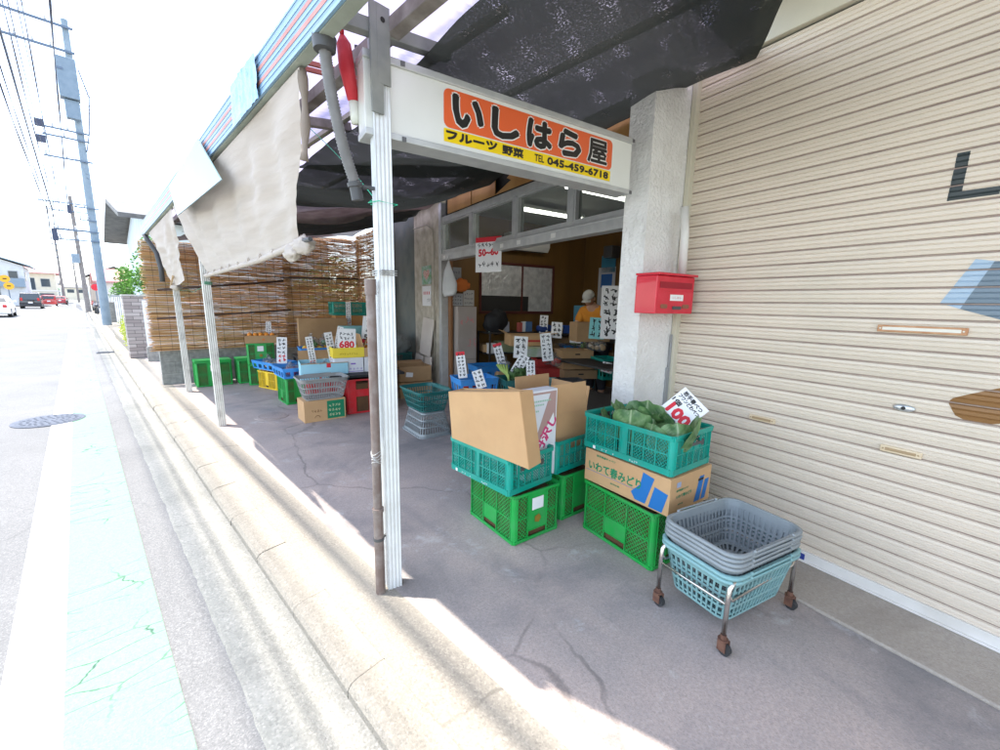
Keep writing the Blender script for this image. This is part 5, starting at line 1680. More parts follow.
ging = mat('ginger_skin', (.62, .45, .25), (.7, .55, .35), scale=20, rough=.6)
onion_r = mat('red_onion', (.3, .03, .1), (.42, .07, .16), scale=14, rough=.35)
greenveg = mat('green_veg', (.08, .2, .04), (.16, .3, .07), scale=14, rough=.5)
lemon_m = mat('yellow_fruit', (.75, .52, .06), (.8, .6, .1), scale=12, rough=.4)
tomato_m = mat('tomato_red', (.55, .03, .02), (.62, .06, .03), scale=10, rough=.25)
potato_m = mat('potato_skin', (.4, .26, .12), (.48, .33, .17), scale=15, rough=.8)
BGp = 'clear bags of produce in the blue trays'
for i, (dx, dy) in enumerate([(0, .2), (.08, .03), (-.08, -.02), (-.02, -.2)]):
    x, y = crate_local(YX, YY + .02, 11, dx, dy)
    bag(['clear bag of pale roots at the left end of the left blue tray', 'clear bag of pale roots at the back of the left blue tray', 'clear bag of pale roots at the front of the left blue tray', 'clear bag of pale roots at the right end of the left blue tray'][i], (x, y, .345), 6, .032, ging, i + 1, BGp, .06)
for i, (dx, dy) in enumerate([(-.07, -.12), (.07, -.05), (-.05, .1), (.09, .14)]):
    x, y = crate_local(HX + .08, HY, -14, dx, dy)
    bag(['clear bag of red onions at the front left of the right blue tray', 'clear bag of red onions at the front right of the right blue tray', 'clear bag of red onions at the back left of the right blue tray', 'clear bag of red onions at the back right of the right blue tray'][i], (x, y, .412), 6, .03, onion_r, i + 11, BGp, .05)
x, y = crate_local(HX + .08, HY, -14, -.1, .2)
price_card('white price card with red figures at the back of the red onion tray', (2.10, 6.74, .54), .14, .40, facing(x, y), 3, -5, seed=2, red=2)

# pale blue printed carton in front, on a red crate
LX, LY = 2.34, 5.80
g4 = green_crate('red plastic crate under the pale blue printed carton', LX, LY + .02, 0, -14, w_=.44, d=.40, h=.40, tagged=False, m=red_p, group='coloured crates in the stall', lt=dict(spec_long=([1, 1, 1], ['VSV', 'SSS']), spec_short=([1, 1.4, 1], ['VSV', 'SSS'])))
palebl = mat('pale_blue_carton', (.3, .58, .68), (.34, .62, .72), scale=3, rough=.7)
lb2 = carton('pale blue open carton with red tape in front of the blue trays', (LX, LY, .403), -16, .60, .44, .26, m=palebl, flaps=(('N', 60, .14), ('S', -62, .01)), inner=card2_m)
mb = MB(); M = onface('S', .60, .44)
mb.cyl((0, 0, 0), (0, 0, .0005), .001)
poly_on(mb, [(-.06 + .022 * math.cos(a * .7854) , .07 + .022 * math.sin(a * .7854)) for a in range(8)], M, .0004)
poly_on(mb, [(.02, .195), (.075, .195), (.075, .262), (.02, .262)], M, .0004)
mb.build('red_mark', redink_m, lb2)
mb = MB(); rnd = random.Random(8); scribble(mb, .0, .16, .06, .085, 6, rnd, M, .004); scribble(mb, -.02, .2, .03, .045, 9, rnd, M, .003); mb.build('lettering', greenprint, lb2)
mb = MB(); poly_on(mb, [(-.15, .05), (-.04, .05), (-.04, .12), (-.15, .12)], onface('W', .60, .44), .0004); mb.build('pink_label', mat('pale_pink_label', (.75, .5, .5), rough=.7), lb2)
for i in range(3):
    bag(['clear bag of red onions on the left of the pale blue carton', 'clear bag of red onions in the middle of the pale blue carton', 'clear bag of red onions on the right of the pale blue carton'][i], (LX - .15 + .15 * i, LY - .04 * i, .52), 5, .034, onion_r, 31 + i, 'clear bags in the pale blue carton', .04)
price_card('narrow white price card with red figures left of centre in the pale blue carton', (LX - .08, LY + .12, .58), .09, .42, facing(LX, LY, 12), -6, -4, seed=3, red=2)
price_card('tall narrow white price card with red figures on the right of the pale blue carton', (LX + .17, LY + .02, .58), .105, .48, facing(LX, LY, 14), -7, -5, seed=4, red=2)

# grey basket on brown carton, nearest
BX, BY = 2.08, 5.27
bc = carton('brown carton with green printed panel under the grey basket', (BX, BY, 0), -6, .50, .32, .27, m=card_m, open_=False)
mb = MB(); M = onface('S', .50, .32); poly_on(mb, [(.02, .02), (.235, .02), (.235, .25), (.02, .25)], M, .0004); gp = mb.build('green_panel', greenprint, bc)
mb = MB(); rnd = random.Random(9); 
for q in range(3): scribble(mb, .04, .19, .05 + q * .06, .09 + q * .06, 4, rnd, M, .005, y=-.0012)
mb.build('pale_lettering', mat('pale_yellow_print', (.6, .6, .35), rough=.7), bc)
mb = MB()
scribble(mb, -.17, -.04, .12, .16, 4, rnd, M, .005)
mb.tube([M @ Vector((-.1 + .03 * math.cos(a), -.001, .05 + .03 * math.sin(a))) for a in [i * .35 for i in range(10)]], .003, 4)
mb.build('brown_lettering', mat('brown_print', (.2, .1, .04), rough=.7), bc)
basket('grey shopping basket standing on the brown carton with the green panel', (BX + .02, BY, .273), -8, grey2_p, 'baskets in the open stall', w_=.58, d=.40, h=.27, bw=.45, bd=.29)

# red crate with white and yellow cartons
RX, RY = 2.75, 5.40
rc = green_crate('big red plastic crate with oval openings beside the white post', RX, RY, 0, -13, w_=.62, d=.60, h=.47, tagged=False, m=red_p, group='coloured crates in the stall', lt=dict(spec_long=([1, 1, 1], ['OSO', 'SSS']), spec_short=([.5, 1, .3, 1, .5], ['SOSOS', 'SHSHS'])))
mb = MB(); mb.box((-.5, -.3, .0), (.5, .3, .03)); tb = mb.build('board', mat('black_board', (.02, .02, .022), rough=.6), None, loc=(RX + .06, RY + .12, .472), rotz=R(-13)); tag(tb, 'black board laid on the big red crate under the white cartons', 'board')
print_purple = mat('purple_print', (.25, .12, .5), rough=.7)
for i, (dx, lab) in enumerate(((-.2, 'white carton with purple print under the yellow carton on the red crate'), (.245, 'white carton with red round mark beside the white post'))):
    x, y = (2.64, 5.70) if i == 0 else (3.03, 5.60)
    t = carton(lab, (x, y, .504), -15, .39, .36, .21, m=whitebox_m, open_=False)
    mb = MB(); M = onface('S', .39, .36)
    if i == 0:
        poly_on(mb, rrect(.02, .09, .115, .135, .008), M, .0004); poly_on(mb, rrect(-.13, -.08, .08, .1, .008), M, .0004)
        poly_on(mb, [(-.19, .012), (.19, .012), (.19, .02), (-.19, .02)], M, .0004)
        scribble(mb, -.1, .18, .04, .07, 6, random.Random(3), M, .004)
        mb.build('purple_print', print_purple, t)
    else:
        poly_on(mb, [(-.08 + .035 * math.cos(a * .5236), .10 + .035 * math.sin(a * .5236)) for a in range(12)], M, .0004); mb.build('red_mark', pinkprint, t)
x, y = 2.64, 5.70
yc = carton('yellow open carton with flaps on top of the white purple carton', (x, y, .717), -15, .42, .37, .14, m=mat('yellow_carton', (.78, .58, .03), (.82, .64, .06), scale=3, rough=.6), flaps=(('E', 60, .16), ('N', 70, .14)), inner=card_m)
mb = MB(); scribble(mb, -.12, .12, .04, .07, 8, random.Random(5), onface('S', .46, .38), .003); mb.build('lettering', mat('olive_print', (.4, .28, .02), rough=.7), yc)
price_card('white price card reading 680 in red standing in the yellow carton', (x - .06, y - .15, .81), .24, .31, facing(x, y, 4), 2, -6,
           lines=[('680', .19, .09, 0, .09, 'r', .006, 0)], seed=6)
c_ = [o for o in kids(bpy.data.objects[-1]) ] if False else None
mb = MB(); rnd = random.Random(17)
for q in range(2): scribble(mb, -.1, .1, .16 + q * .055, .205 + q * .055, 4, rnd, Matrix.Identity(4), .007)
pcard = [o for o in bpy.data.objects if o.get('label', '').startswith('white price card reading 680')][0]
mb.build('lettering', ink_m, kids(pcard)[0])
x2, y2 = 3.03, 5.60
oc = carton('open brown carton of orange fruit by the white post', (x2, y2, .717), -13, .40, .36, .13, m=card_m, flaps=(('W', 75, .2),))
for i in range(6):
    ox, oy = crate_local(x2, y2, -13, -.12 + .08 * (i % 4), -.09 + .09 * (i // 4))
    mb = MB(); mb.sphere((0, 0, 0), (.04, .04, .037), 14, 10); mb.cyl((0, 0, .034), (0, 0, .039), .004, n=6)
    tag(mb.build('orange', orange_m, None, smooth=True, loc=(ox, oy, .835)), 'orange lying in the open carton beside the front white post', 'orange', 'oranges in the carton by the post')
pc5 = price_card('large white price card reading 500 over the carton of oranges', (x2 - .10, y2 - .06, .88), .27, .40, facing(x2, y2, 6), 8, -6, lines=[('500', .19, .075, .0, .10, 'k', .005, 0)], seed=7)
mb = MB()
for q in range(3): scribble(mb, -.1, .1, .17 + q * .07, .225 + q * .07, 2, random.Random(20 + q), Matrix.Identity(4), .009)
mb.build('small_lettering', ink_m, kids(pc5)[0])
mb = MB(); mb.box((-.12, -.0006, .01), (-.02, 0, .07)); mb.build('red_photo', redink_m, kids(pc5)[0])

# behind: big open carton upright, blue bag, teal crate on carton
carton('big open brown carton standing on its side below the reed screen', (3.0, 7.35, .573), -10, .80, .16, .62, m=card2_m, open_=False)
mb = MB(); mb.box((-.4, -.25, 0), (.4, .25, .415)); 
tq = thing('low_table', 'dark low table behind the blue trays under the big carton', 'table', (3.0, 7.3, 0), R(-10))
mb = MB(); mb.box((-.5, -.3, .54), (.5, .3, .57)); mb.build('top', mat('dark_table', (.04, .035, .03), rough=.6), tq, bevel=.003)
for sx in (-1, 1):
    for sy in (-1, 1):
        mb = MB(); mb.box((sx * .46 - .02, sy * .26 - .02, 0), (sx * .46 + .02, sy * .26 + .02, .539)); mb.build('leg', mat('dark_table', (.04, .035, .03)), tq)
tr3 = tray('blue tray with yellow and green fruit before the big carton', 2.62, 6.72, .62, -12, .50, .38, .14, blue_p, 'blue trays in the stall')
mb = MB(); mb.box((-.22, -.17, 0), (.22, .17, .615)); tag(mb.build('carton', card2_m, None, loc=(2.62, 6.72, 0), rotz=R(-12), bevel=.003), 'closed brown carton hidden under the blue fruit tray', 'box')
for i in range(8):
    ox, oy = crate_local(2.62, 6.72, -12, -.16 + .1 * (i % 4), -.1 + .14 * (i // 4))
    m_ = lemon_m if i % 3 else orange_m
    mb = MB(); mb.sphere((0, 0, 0), (.05, .042, .042), 12, 8); mb.cyl((.045, 0, 0), (.056, 0, 0), .006, n=6)
    tag(mb.build('citrus_fruit', m_, None, smooth=True, loc=(ox, oy, .745), rotz=i), 'yellow and orange citrus fruit in the blue tray before the big carton', 'fruit', 'citrus fruit in the blue tray')
for i, lab in enumerate(('clear bag of green leaves on the left of the blue fruit tray', 'clear bag of green leaves on the right of the blue fruit tray')):
    bag(lab, (2.54 + .2 * i, 6.66, .77), 5, .04, greenveg, 40 + i, 'clear bags on the blue fruit tray', .05)
carton('brown carton under the teal crate in the back corner of the stall', (3.66, 7.72, 0), -14, .56, .42, 1.225, m=mat('orange_carton', (.5, .24, .08), rough=.7), open_=False)
teal_crate('teal folding crate on a tall carton in the far back corner', 3.66, 7.72, 1.228, 76, w_=.42, d=.66, h=.25, handle=False, marks=False)
price_card('narrow white price card with red foot on the back corner teal crate', (3.50, 7.40, 1.06), .085, .42, facing(3.6, 6.9), 0, -3, seed=8, red=1)
carton('orange brown carton in front of the tall corner carton', (3.45, 6.75, .62), -14, .5, .36, .36, m=mat('orange_carton', (.55, .25, .08), rough=.7), open_=False)
carton('pale teal carton lid standing behind the 680 card', (3.0, 6.15, .70), -14, .46, .1, .42, m=mat('pale_teal_carton', (.2, .42, .42), rough=.7), open_=False)
carton('brown carton under the orange brown one in the stall corner', (3.45, 6.75, 0), -14, .52, .4, .615, m=card2_m, open_=False)
carton('tall closed brown carton behind the big red crate', (3.0, 6.15, 0), -14, .5, .4, .695, m=card2_m, open_=False)
price_card('small white price card leaning at the back left of the yellow carton', (2.56, 5.84, .80), .08, .34, facing(2.6, 5.7), 12, -5, seed=9)

# ================================================================ BY THE PLASTER WALL
for i, (px_, py_, w_, h, roll, lab) in enumerate([(0, 0, .46, .62, 4, 'white cardboard sheet leaning on the plaster wall, topmost'), (.02, .0, .36, .40, 3, 'pale cardboard sheet leaning below the white one, left'), (-.03, 0, .30, .46, -5, 'pale cardboard sheet leaning below the white one, right')]):
    s_ = 6.62 + (-.05, .22, -.28)[i]; z_ = (.62, .2, .15)[i]
    p = W(s_, 2.66 - .03 * i, z_)
    mb = MB(); mb.box((-w_ / 2, 0, 0), (w_ / 2, .008, h))
    o = mb.build('cardboard_sheet', mat('pale_cardboard', (.55, .48, .42), (.62, .55, .48), scale=3, rough=.85), None, loc=p)
    o.rotation_euler = (R(-6), R(roll), -TH - R(90)); tag(o, lab, 'cardboard')
t = carton('brown carton, upper one of the pair at the foot of the plaster wall', W(6.35, 2.35, .26), -16, .52, .40, .24, m=card2_m, flaps=(('N', 20, .1),))
mb = MB(); poly_on(mb, [(-.16, .08), (-.05, .07), (-.04, .14), (-.15, .155)], onface('S', .52, .4), .0006); mb.build('white_label', paper_m, t)
carton('brown carton, lower one of the pair at the foot of the plaster wall', W(6.35, 2.35, 0), -14, .54, .42, .25, m=card2_m, open_=False)
teal_crate('dark crate full of clear wrap stacked beside the plaster wall', *W(7.2, 2.35)[:2], .0, -12, w_=.5, d=.42, h=.62, m=dkteal_p, handle=False, marks=False)
mb = MB(); mb.sphere((0, 0, .14), (.27, .22, .2), 40, 24, lambda d: 1 + .25 * noise.noise(d * 2.6) + .18 * abs(noise.noise(d * 7)))
tag(mb.build('plastic_wrap', glass_mat('grey_wrap', (.6, .62, .62), see=.45, rough=.2), None, smooth=True, loc=W(7.2, 2.35, .6)), 'crumpled clear plastic wrap heaped on the dark crate by the plaster wall', 'plastic wrap')
# pictures on the plaster wall
def wall_paper(label, s_, n_, z0, w_, h, base, cat, parts, axis='N'):
    t = thing('wall_poster', label, cat, W(s_, n_, z0), -TH - R(90))
    mb = MB(); mb.box((-w_ / 2, 0, 0), (w_ / 2, .003, h)); bd = mb.build('sheet', base, t)
    return t, bd
t, bd = wall_paper('small poster with a heart made of red flowers on the plaster wall', 6.66, 2.750, 1.80, .40, .30, mat('poster_leaf_green', (.12, .3, .1), (.4, .5, .5), scale=12, rough=.5), 'poster', None)
mb = MB()
hp = [(.115 * math.sin(a) ** 3 * 1.2, .16 + .1 * (13 * math.cos(a) - 5 * math.cos(2 * a) - 2 * math.cos(3 * a) - math.cos(4 * a)) / 16) for a in [i * .2618 for i in range(24)]]
poly_on(mb, hp, Matrix.Identity(4), .001); mb.build('heart', mat('flower_reds', (.45, .08, .08), (.7, .6, .5), scale=45, rough=.6), bd)
t, bd = wall_paper('white calendar with red figures under the heart poster', 6.66, 2.750, 1.44, .38, .33, paper_m, 'calendar', None)
mb = MB()
for q in range(4): mb.box((-.13 + q * .075, -.0006, .19), (-.1 + q * .075, 0, .24))
mb.build('red_figures', redink_m, bd)
mb = MB(); scribble(mb, .02, .16, .05, .15, 4, random.Random(2), Matrix.Identity(4), .006); mb.build('dark_figures', ink_m, bd)
mb = MB(); mb.tube([W(7.1, 2.70, 2.74), W(6.5, 2.70, 2.72), W(6.32, 2.72, 2.62), W(6.3, 2.73, 2.4), W(6.3, 2.73, .4)], .009, 6)
tag(mb.build('cable_pipe', mat('beige_cable', (.42, .38, .3), rough=.6), None, smooth=True), 'thin beige cable pipe bending down the plaster wall beside the door jamb', 'pipe')

# ================================================================ INSIDE THE SHOP
def tube_light(s_, n0, n1, z, lab):
    t = thing('ceiling_light', lab, 'ceiling light', W(s_, (n0 + n1) / 2, z), -TH, 'fluorescent lights on the shop ceiling')
    L = n1 - n0
    mb = MB(); mb.box((-L / 2, -.06, .02), (L / 2, .06, .06)); mb.build('fixture', mat('white_fixture', (.7, .7, .66), rough=.5), t)
    mb = MB(); mb.cyl((-L / 2 + .02, 0, .0), (L / 2 - .02, 0, .0), .022, n=12)
    mb.build('lamp_tube', mat('lit_tube', (1, .97, .9), emit=2.6), t, smooth=True)
tube_light(4.95, 3.35, 4.6, 2.80, 'lit fluorescent tube seen through the middle transom pane')
tube_light(3.75, 3.2, 4.4, 2.80, 'lit fluorescent tube seen through the right transom pane')
t = thing('air_conditioner', 'white wall air conditioner inside above the foil covered window', 'air conditioner', W(6.13, 4.35, 2.40), -TH)
mb = MB(); mb.prism([(0, .03), (-.17, 0), (-.22, .08), (-.22, .22), (-.18, .28), (0, .28)], -.42, .42, Matrix(((0, 0, 1, 0), (1, 0, 0, 0), (0, 1, 0, 0), (0, 0, 0, 1))))
mb.build('body', mat('ac_white', (.62, .62, .58), rough=.4), t, bevel=.01)
mb = MB(); mb.box((-.36, -.16, -.002), (.36, -.06, .012)); mb.build('vent', dkplastic, t)

darkwood = mat('dark_shelf', (.035, .03, .028), rough=.6)
def table(label, s0, s1, n0, n1, h, m=darkwood):
    t = thing('display_table', label, 'table', W((s0 + s1) / 2, (n0 + n1) / 2), -TH)
    a, b = (n1 - n0) / 2, (s1 - s0) / 2
    mb = MB(); mb.box((-a, -b, h - .03), (a, b, h)); mb.build('top', m, t, bevel=.003)
    for sx in (-1, 1):
        for sy in (-1, 1):
            mb = MB(); mb.box((sx * (a - .03) - .02, sy * (b - .03) - .02, 0), (sx * (a - .03) + .02, sy * (b - .03) + .02, h - .031)); mb.build('leg', m, t)
    return t
table('low dark display table across the shop opening', 2.75, 5.5, 2.95, 3.72, .45)
table('higher dark display table in the middle of the shop', 2.7, 5.3, 3.9, 4.6, .72)


def Gs(px, py, z):
    p = G(px, py, z); return p.x, p.y, z
DG = 'cartons and tubs on the shop tables'
# front row on z .45
def box_at(px, py, z, w_, d, h, m, label, rot=-30, open_=True, flaps=(), name='carton', cat='box'):
    p = G(px, py, z); f = Vector((p.x, p.y, 0)); f = f + f.normalized() * d * .5
    return carton(label, (f.x, f.y, z), rot, w_, d, h, m=m, open_=open_, flaps=flaps, name=name, cat=cat)
def tub_at(px, py, z, w_, d, h, m, label, rot=-30):
    p = G(px, py, z); f = Vector((p.x, p.y, 0)); f = f + f.normalized() * d * .5
    return tray(label, f.x, f.y, z, rot, w_, d, h, m, DG)
t1_ = tub_at(474, 397, .45, .46, .36, .20, blue_p, 'blue tub on the left front of the shop table', -20)
t2_ = tub_at(488, 383, .45, .46, .36, .22, dkblue_p, 'deeper blue tub behind the left front blue tub', -20)
t3_ = tub_at(520, 397, .45, .50, .40, .19, dkteal_p, 'dark green tub heaped with leafy greens and broccoli', -28)
# greens heaped in t3_
rnd = random.Random(21)
hx_, hy_ = t3_.location.x, t3_.location.y
for i in range(9):
    a = rnd.uniform(0, 6.28); rr_ = rnd.uniform(.0, .17)
    t = thing('leafy_green', 'dark green leafy bunch heaped in the dark green tub', 'vegetable', (hx_ + rr_ * math.cos(a), hy_ + rr_ * math.sin(a) * .8, .60 + rnd.uniform(0, .05)), rnd.uniform(0, 6), 'leafy bunches in the dark green tub')
    mb = MB(); mb.sphere((0, 0, 0), (.075, .075, .055), 26, 16, lambda d: 1 + .16 * noise.noise(d * 6 + Vector((i, 0, 0))) + .1 * noise.noise(d * 15))
    mb.build('florets', mat('broccoli_green', (.02, .05, .02), (.05, .1, .035), scale=40, rough=.8, bump=.004, bscale=120), t, smooth=True)
    mb = MB()
    for k in range(4):
        a2 = k * 1.6; tones = []
        leaf(mb, tones, (0, 0, -.02), (math.cos(a2), math.sin(a2), .7), .15, .8, i + k)
    mb.build('leaves', mat('veg_leaf', (.03, .08, .02), (.08, .15, .04), scale=20, rough=.5), t, smooth=True)
for i in range(5):
    mb = MB(); mb.tube([(0, 0, 0), (.05, .03, .06), (.11, .07, .1), (.16, .1, .16)], .014, 8)
    p = (hx_ - .2 + i * .025, hy_ + .02 * i, .62)
    tag(mb.build('green_stalk', mat('stalk_green', (.3, .42, .1), (.4, .5, .15), scale=8, rough=.5), None, smooth=True, loc=p, rotz=R(20 + 12 * i)), 'long pale green stalk at the left of the dark green tub', 'vegetable', 'pale stalks in the dark green tub')
for k in range(5):
    ox = t1_.location.x - .12 + .06 * k; oy = t1_.location.y + .03 * (k % 2)
    mb = MB(); mb.sphere((0, 0, 0), (.035, .05, .035), 10, 8); mb.cyl((0, .045, 0), (0, .06, 0), .006, n=6)
    tag(mb.build('tomato', tomato_m, None, smooth=True, loc=(ox, oy, .56)), 'red tomato lying in the blue tub at the left of the shop table', 'tomato', 'tomatoes in the left blue tub')

mk = mat('apple_carton_red', (.42, .03, .03), (.5, .05, .04), scale=3, rough=.6)
r1_ = box_at(546, 377, .45, .40, .34, .12, mk, 'red and brown fruit carton, lower one on the shop table', -32, open_=False)
r2_ = box_at(546, 366, .572, .40, .34, .11, mk, 'red and brown fruit carton, upper one on the shop table', -32)
for k, (bx0, by0, z, lab, m_) in enumerate([(576, 379, .45, 'brown fruit carton at the bottom of the three high stack', card2_m), (575, 369, .58, 'brown fruit carton in the middle of the three high stack', card_m), (573, 359, .71, 'brown fruit carton on top of the three high stack', card_m)]):
    t = box_at(bx0, by0, z, .50, .36, .125, m_, lab, -34, open_=(k == 2))
    mb = MB(); poly_on(mb, rrect(-.04, .04, .06, .08, .008), onface('S', .5, .36), .0006); mb.build('hand_hole', dark_m, t)
box_at(548, 389, .45, .30, .26, .1, mat('pale_teal_carton', (.2, .42, .42)), 'small pale teal carton beside the greens tub', -30, open_=False)
t = tub_at(570, 391, .45, .32, .24, .12, dkplastic, 'small black tub of purple vegetables behind the open carton', -30)
tub_at(604, 380, .45, .3, .4, .30, teal_p, 'teal tub partly behind the plaster pillar', -30)
# second row on z .72
lc = box_at(526, 346, .86, .62, .4, .17, card_m, 'long open brown carton with red stripe on the higher table', -32, flaps=(('E', 10, .15), ('W', 30, .12)))
mb = MB(); poly_on(mb, [(-.16, .06), (.17, .06), (.17, .095), (-.16, .095)], onface('S', .55, .4), .0006); mb.build('red_stripe', mk, lc)
box_at(534, 357, .72, .40, .30, .13, mat('green_white_carton', (.3, .5, .25), (.7, .72, .7), scale=5, rough=.6), 'green and white carton below the long brown carton', -32, open_=False)
tub_at(575, 352, .72, .55, .40, .12, blue_p, 'wide blue tub covered by clear film on the higher table', -34)
tub_at(596, 350, .72, .45, .40, .20, dkblue_p, 'blue tub near the pillar on the higher table', -34)
mb = MB(); mb.grid(lambda u, v: Vector((.5 * (u - .5), .36 * (v - .5), .02 * noise.noise(Vector((u * 9, v * 9, 0))))), 24, 18)
p = G(572, 346, .86); tag(mb.build('plastic_film', film, None, smooth=True, loc=(p.x * 1.04, p.y * 1.04, .86), rotz=R(-34)), 'crumpled clear film over the wide blue tub', 'plastic film')
for px_, py_ in ((602, 345), (610, 343)):
    pass

# more cartons and bags crowding the tables
for k, (bx0, by0, z, w_, d, h, m_, lab, op) in enumerate([
        (505, 352, .72, .34, .3, .16, mat('olive_carton', (.2, .22, .12), rough=.8), 'olive carton at the left end of the higher table', True),
        (490, 352, .72, .3, .28, .12, card2_m, 'small brown carton at the far left of the higher table', False),
        (598, 372, .45, .42, .34, .13, card2_m, 'brown carton low beside the plaster pillar', False),
        (599, 361, .583, .42, .34, .12, card2_m, 'brown carton stacked low beside the plaster pillar, upper one', True),
        (505, 383, .45, .30, .26, .16, card_m, 'small brown carton between the blue tubs and the greens', True),
        (560, 349, .74, .40, .3, .20, card2_m, 'brown carton standing behind the three high stack', True),
        (532, 372, .45, .26, .3, .2, mat('grey_green_carton', (.28, .33, .3), rough=.8), 'grey green carton behind the tub of greens', False)]):
    box_at(bx0, by0, z, w_, d, h, m_, lab, -30 + 3 * (k % 3), open_=op)
for k, (px_, py_, z) in enumerate(((548, 360, .70), (556, 362, .70), (505, 366, .64), (575, 343, .88), (583, 345, .88), (592, 346, .93), (600, 347, .93), (522, 345, .84), (530, 346, .84))):
    p = G(px_, py_, z)
    lab, m_ = (('clear bag of tomatoes in the upper red fruit carton', tomato_m), ('clear bag of tomatoes in the upper red fruit carton', tomato_m), ('clear bag of potatoes in the small brown carton by the greens', potato_m), ('clear bag of green vegetables in the wide blue tub', greenveg), ('clear bag of green vegetables in the wide blue tub', greenveg),
               ('clear bag of potatoes in the blue tub near the pillar', potato_m), ('clear bag of potatoes in the blue tub near the pillar', potato_m), ('clear bag of citrus in the long brown carton', lemon_m), ('clear bag of citrus in the long brown carton', lemon_m))[k]
    bag(lab, (p.x, p.y, z - .06), 5, .034, m_, 70 + k, 'clear bags among the cartons in the shop: ' + lab.split(' of ')[1].split(' in ')[0], .045)

# cards in the shop: centre-bottom pixel in the photograph, height of the foot, size, roll
for i, (px_, py_, z, w_, h, roll, lab, red, tr) in enumerate([
        (463, 378, .66, .10, .30, -7, 'tall narrow white card with a red mark, leftmost on the blue tub', 0, True),
        (482, 388, .60, .11, .20, -18, 'white card tilted left in the front blue tub', 0, False),
        (502, 364, .66, .12, .30, -16, 'white card with red top edge left of the greens', 0, True),
        (520, 358, .76, .19, .30, 2, 'large white card with thick black writing above the greens', 0, False),
        (514, 374, .68, .12, .26, 30, 'white card tilted right stuck in the greens', 0, False),
        (531, 378, .66, .10, .20, -4, 'small white and pink card at the right of the greens', 1, False),
        (548, 361, .74, .15, .38, -8, 'tall white card standing on the red fruit carton', 0, False),
        (543, 334, 1.0, .14, .32, 2, 'white card standing in the long brown carton', 0, False),
        (556, 338, .98, .17, .25, 2, 'wide white card right of the long brown carton', 0, False),
        (575, 343, .92, .17, .31, 3, 'white card standing in the wide blue tub', 0, False)]):
    p = G(px_, py_, z)
    price_card(lab, (p.x, p.y, z), w_, h, facing(p.x, p.y), roll, -5, seed=30 + i, red=red, top_red=tr)
p = G(606, 371, .62)
price_card('white and red card leaning beside the plaster pillar', (p.x, p.y, .60), .15, .14, facing(p.x, p.y), 12, -15, seed=50, red=1)
# tall text boards near the person
for i, (px_, py_, z, w_, h, lab) in enumerate([(609, 316, 1.26, .22, .38, 'upper tall white board of dense writing beside the pillar'), (611, 339, .93, .28, .42, 'lower tall white board of dense writing beside the pillar')]):
    q = atn(px_, py_, 4.05 + .02 * i)
    p = W(q[0], q[1], q[2])
    price_card(lab, (p.x, p.y, q[2]), w_, h, facing(p.x, p.y), 0, 0, seed=60 + i, cat='notice board')
q = atn(596, 339, 4.0); p = W(q[0], q[1], q[2])
t = price_card('pale teal card standing in front of the shopkeeper', (p.x, p.y, q[2]), .2, .28, facing(p.x, p.y), 2, 0, seed=63)
kids(t)[0].data = kids(t)[0].data.copy(); kids(t)[0].data.materials[0] = mat('pale_teal_paper', (.2, .5, .5), rough=.7)
q = atn(589, 341, 4.3); p = W(q[0], q[1], q[2])
carton('open brown carton in front of the shopkeeper', (p.x, p.y, q[2]), -34, .50, .30, .27, m=card2_m)
tq = table('packing table in front of the shopkeeper', 3.2, 4.85, 4.1 + .55, 5.0, q[2] - .005)

# shelf, stacked cartons and papers on the far side wall
locker = mat('beige_printed_carton', (.3, .26, .23), (.35, .3, .27), scale=3, rough=.8)
for i, (z, h, lab) in enumerate([(0, .62, 'tall beige carton with red print at the foot of the stack inside the door'), (.625, .82, 'tall beige carton with red print on top of the stack inside the door')]):
    t = carton(lab, W(5.88, 3.06, z), math.degrees(-TH), .32, .22, h, m=locker, open_=False)
    mb = MB(); M = onface('S', .32, .22); rnd = random.Random(i)
    if i: scribble(mb, -.13, .12, .48, .7, 3, rnd, M, .02); mb.build('red_print', mat('pale_red_print', (.4, .12, .12), rough=.8), t); mb = MB()
    scribble(mb, 0.0, .17, .12, .38, 2, rnd, M, .014); mb.build('red_print', mat('pale_red_print', (.5, .2, .2), rough=.8), t)
t = thing('metal_shelf', 'dark open shelf with small goods left of the foil window', 'shelf', W(5.85, 3.85, 0), -TH)
for z in (.3, .68, 1.02):
    mb = MB(); mb.box((-.45, -.2, z), (.45, .2, z + .02)); mb.build('shelf_board', darkwood, t)
for sx in (-1, 1):
    for sy in (-1, 1):
        mb = MB(); mb.box((sx * .44 - .012, sy * .19 - .012, 0), (sx * .44 + .012, sy * .19 + .012, 1.05)); mb.build('upright', darkwood, t)
rnd = random.Random(77)
cols_ = [(.5, .5, .48), (.1, .2, .4), (.45, .1, .08), (.55, .5, .3), (.2, .3, .25), (.6, .6, .6), (.25, .25, .28)]
for i in range(22):
    z = (.32, .70, 1.04)[i % 3]; nn = 3.46 + .78 * ((i * .37) % 1); k = cols_[i % 7]
    w_, h = rnd.uniform(.07, .15), rnd.uniform(.07, .2)
    p = W(5.74 + rnd.uniform(-.05, .05), nn, z)
    mb = MB(); 
    if i % 3 == 0: mb.cyl((0, 0, 0), (0, 0, h), w_ * .4, w_ * .36, n=14); mb.cyl((0, 0, h), (0, 0, h + .012), w_ * .41, n=14); nm, ct = 'jar', 'jar'
    else: mb.box((-w_ / 2, -w_ * .35, 0), (w_ / 2, w_ * .35, h)); nm, ct = 'small_box', 'box'
    o = mb.build(nm, mat('goods_%d' % (i % 7), k, rough=.6), None, loc=p, rotz=rnd.uniform(-.6, 0), bevel=.003)
    tag(o, 'small boxes and jars crowded on the dark shelf boards', ct, 'small goods on the dark shelf')
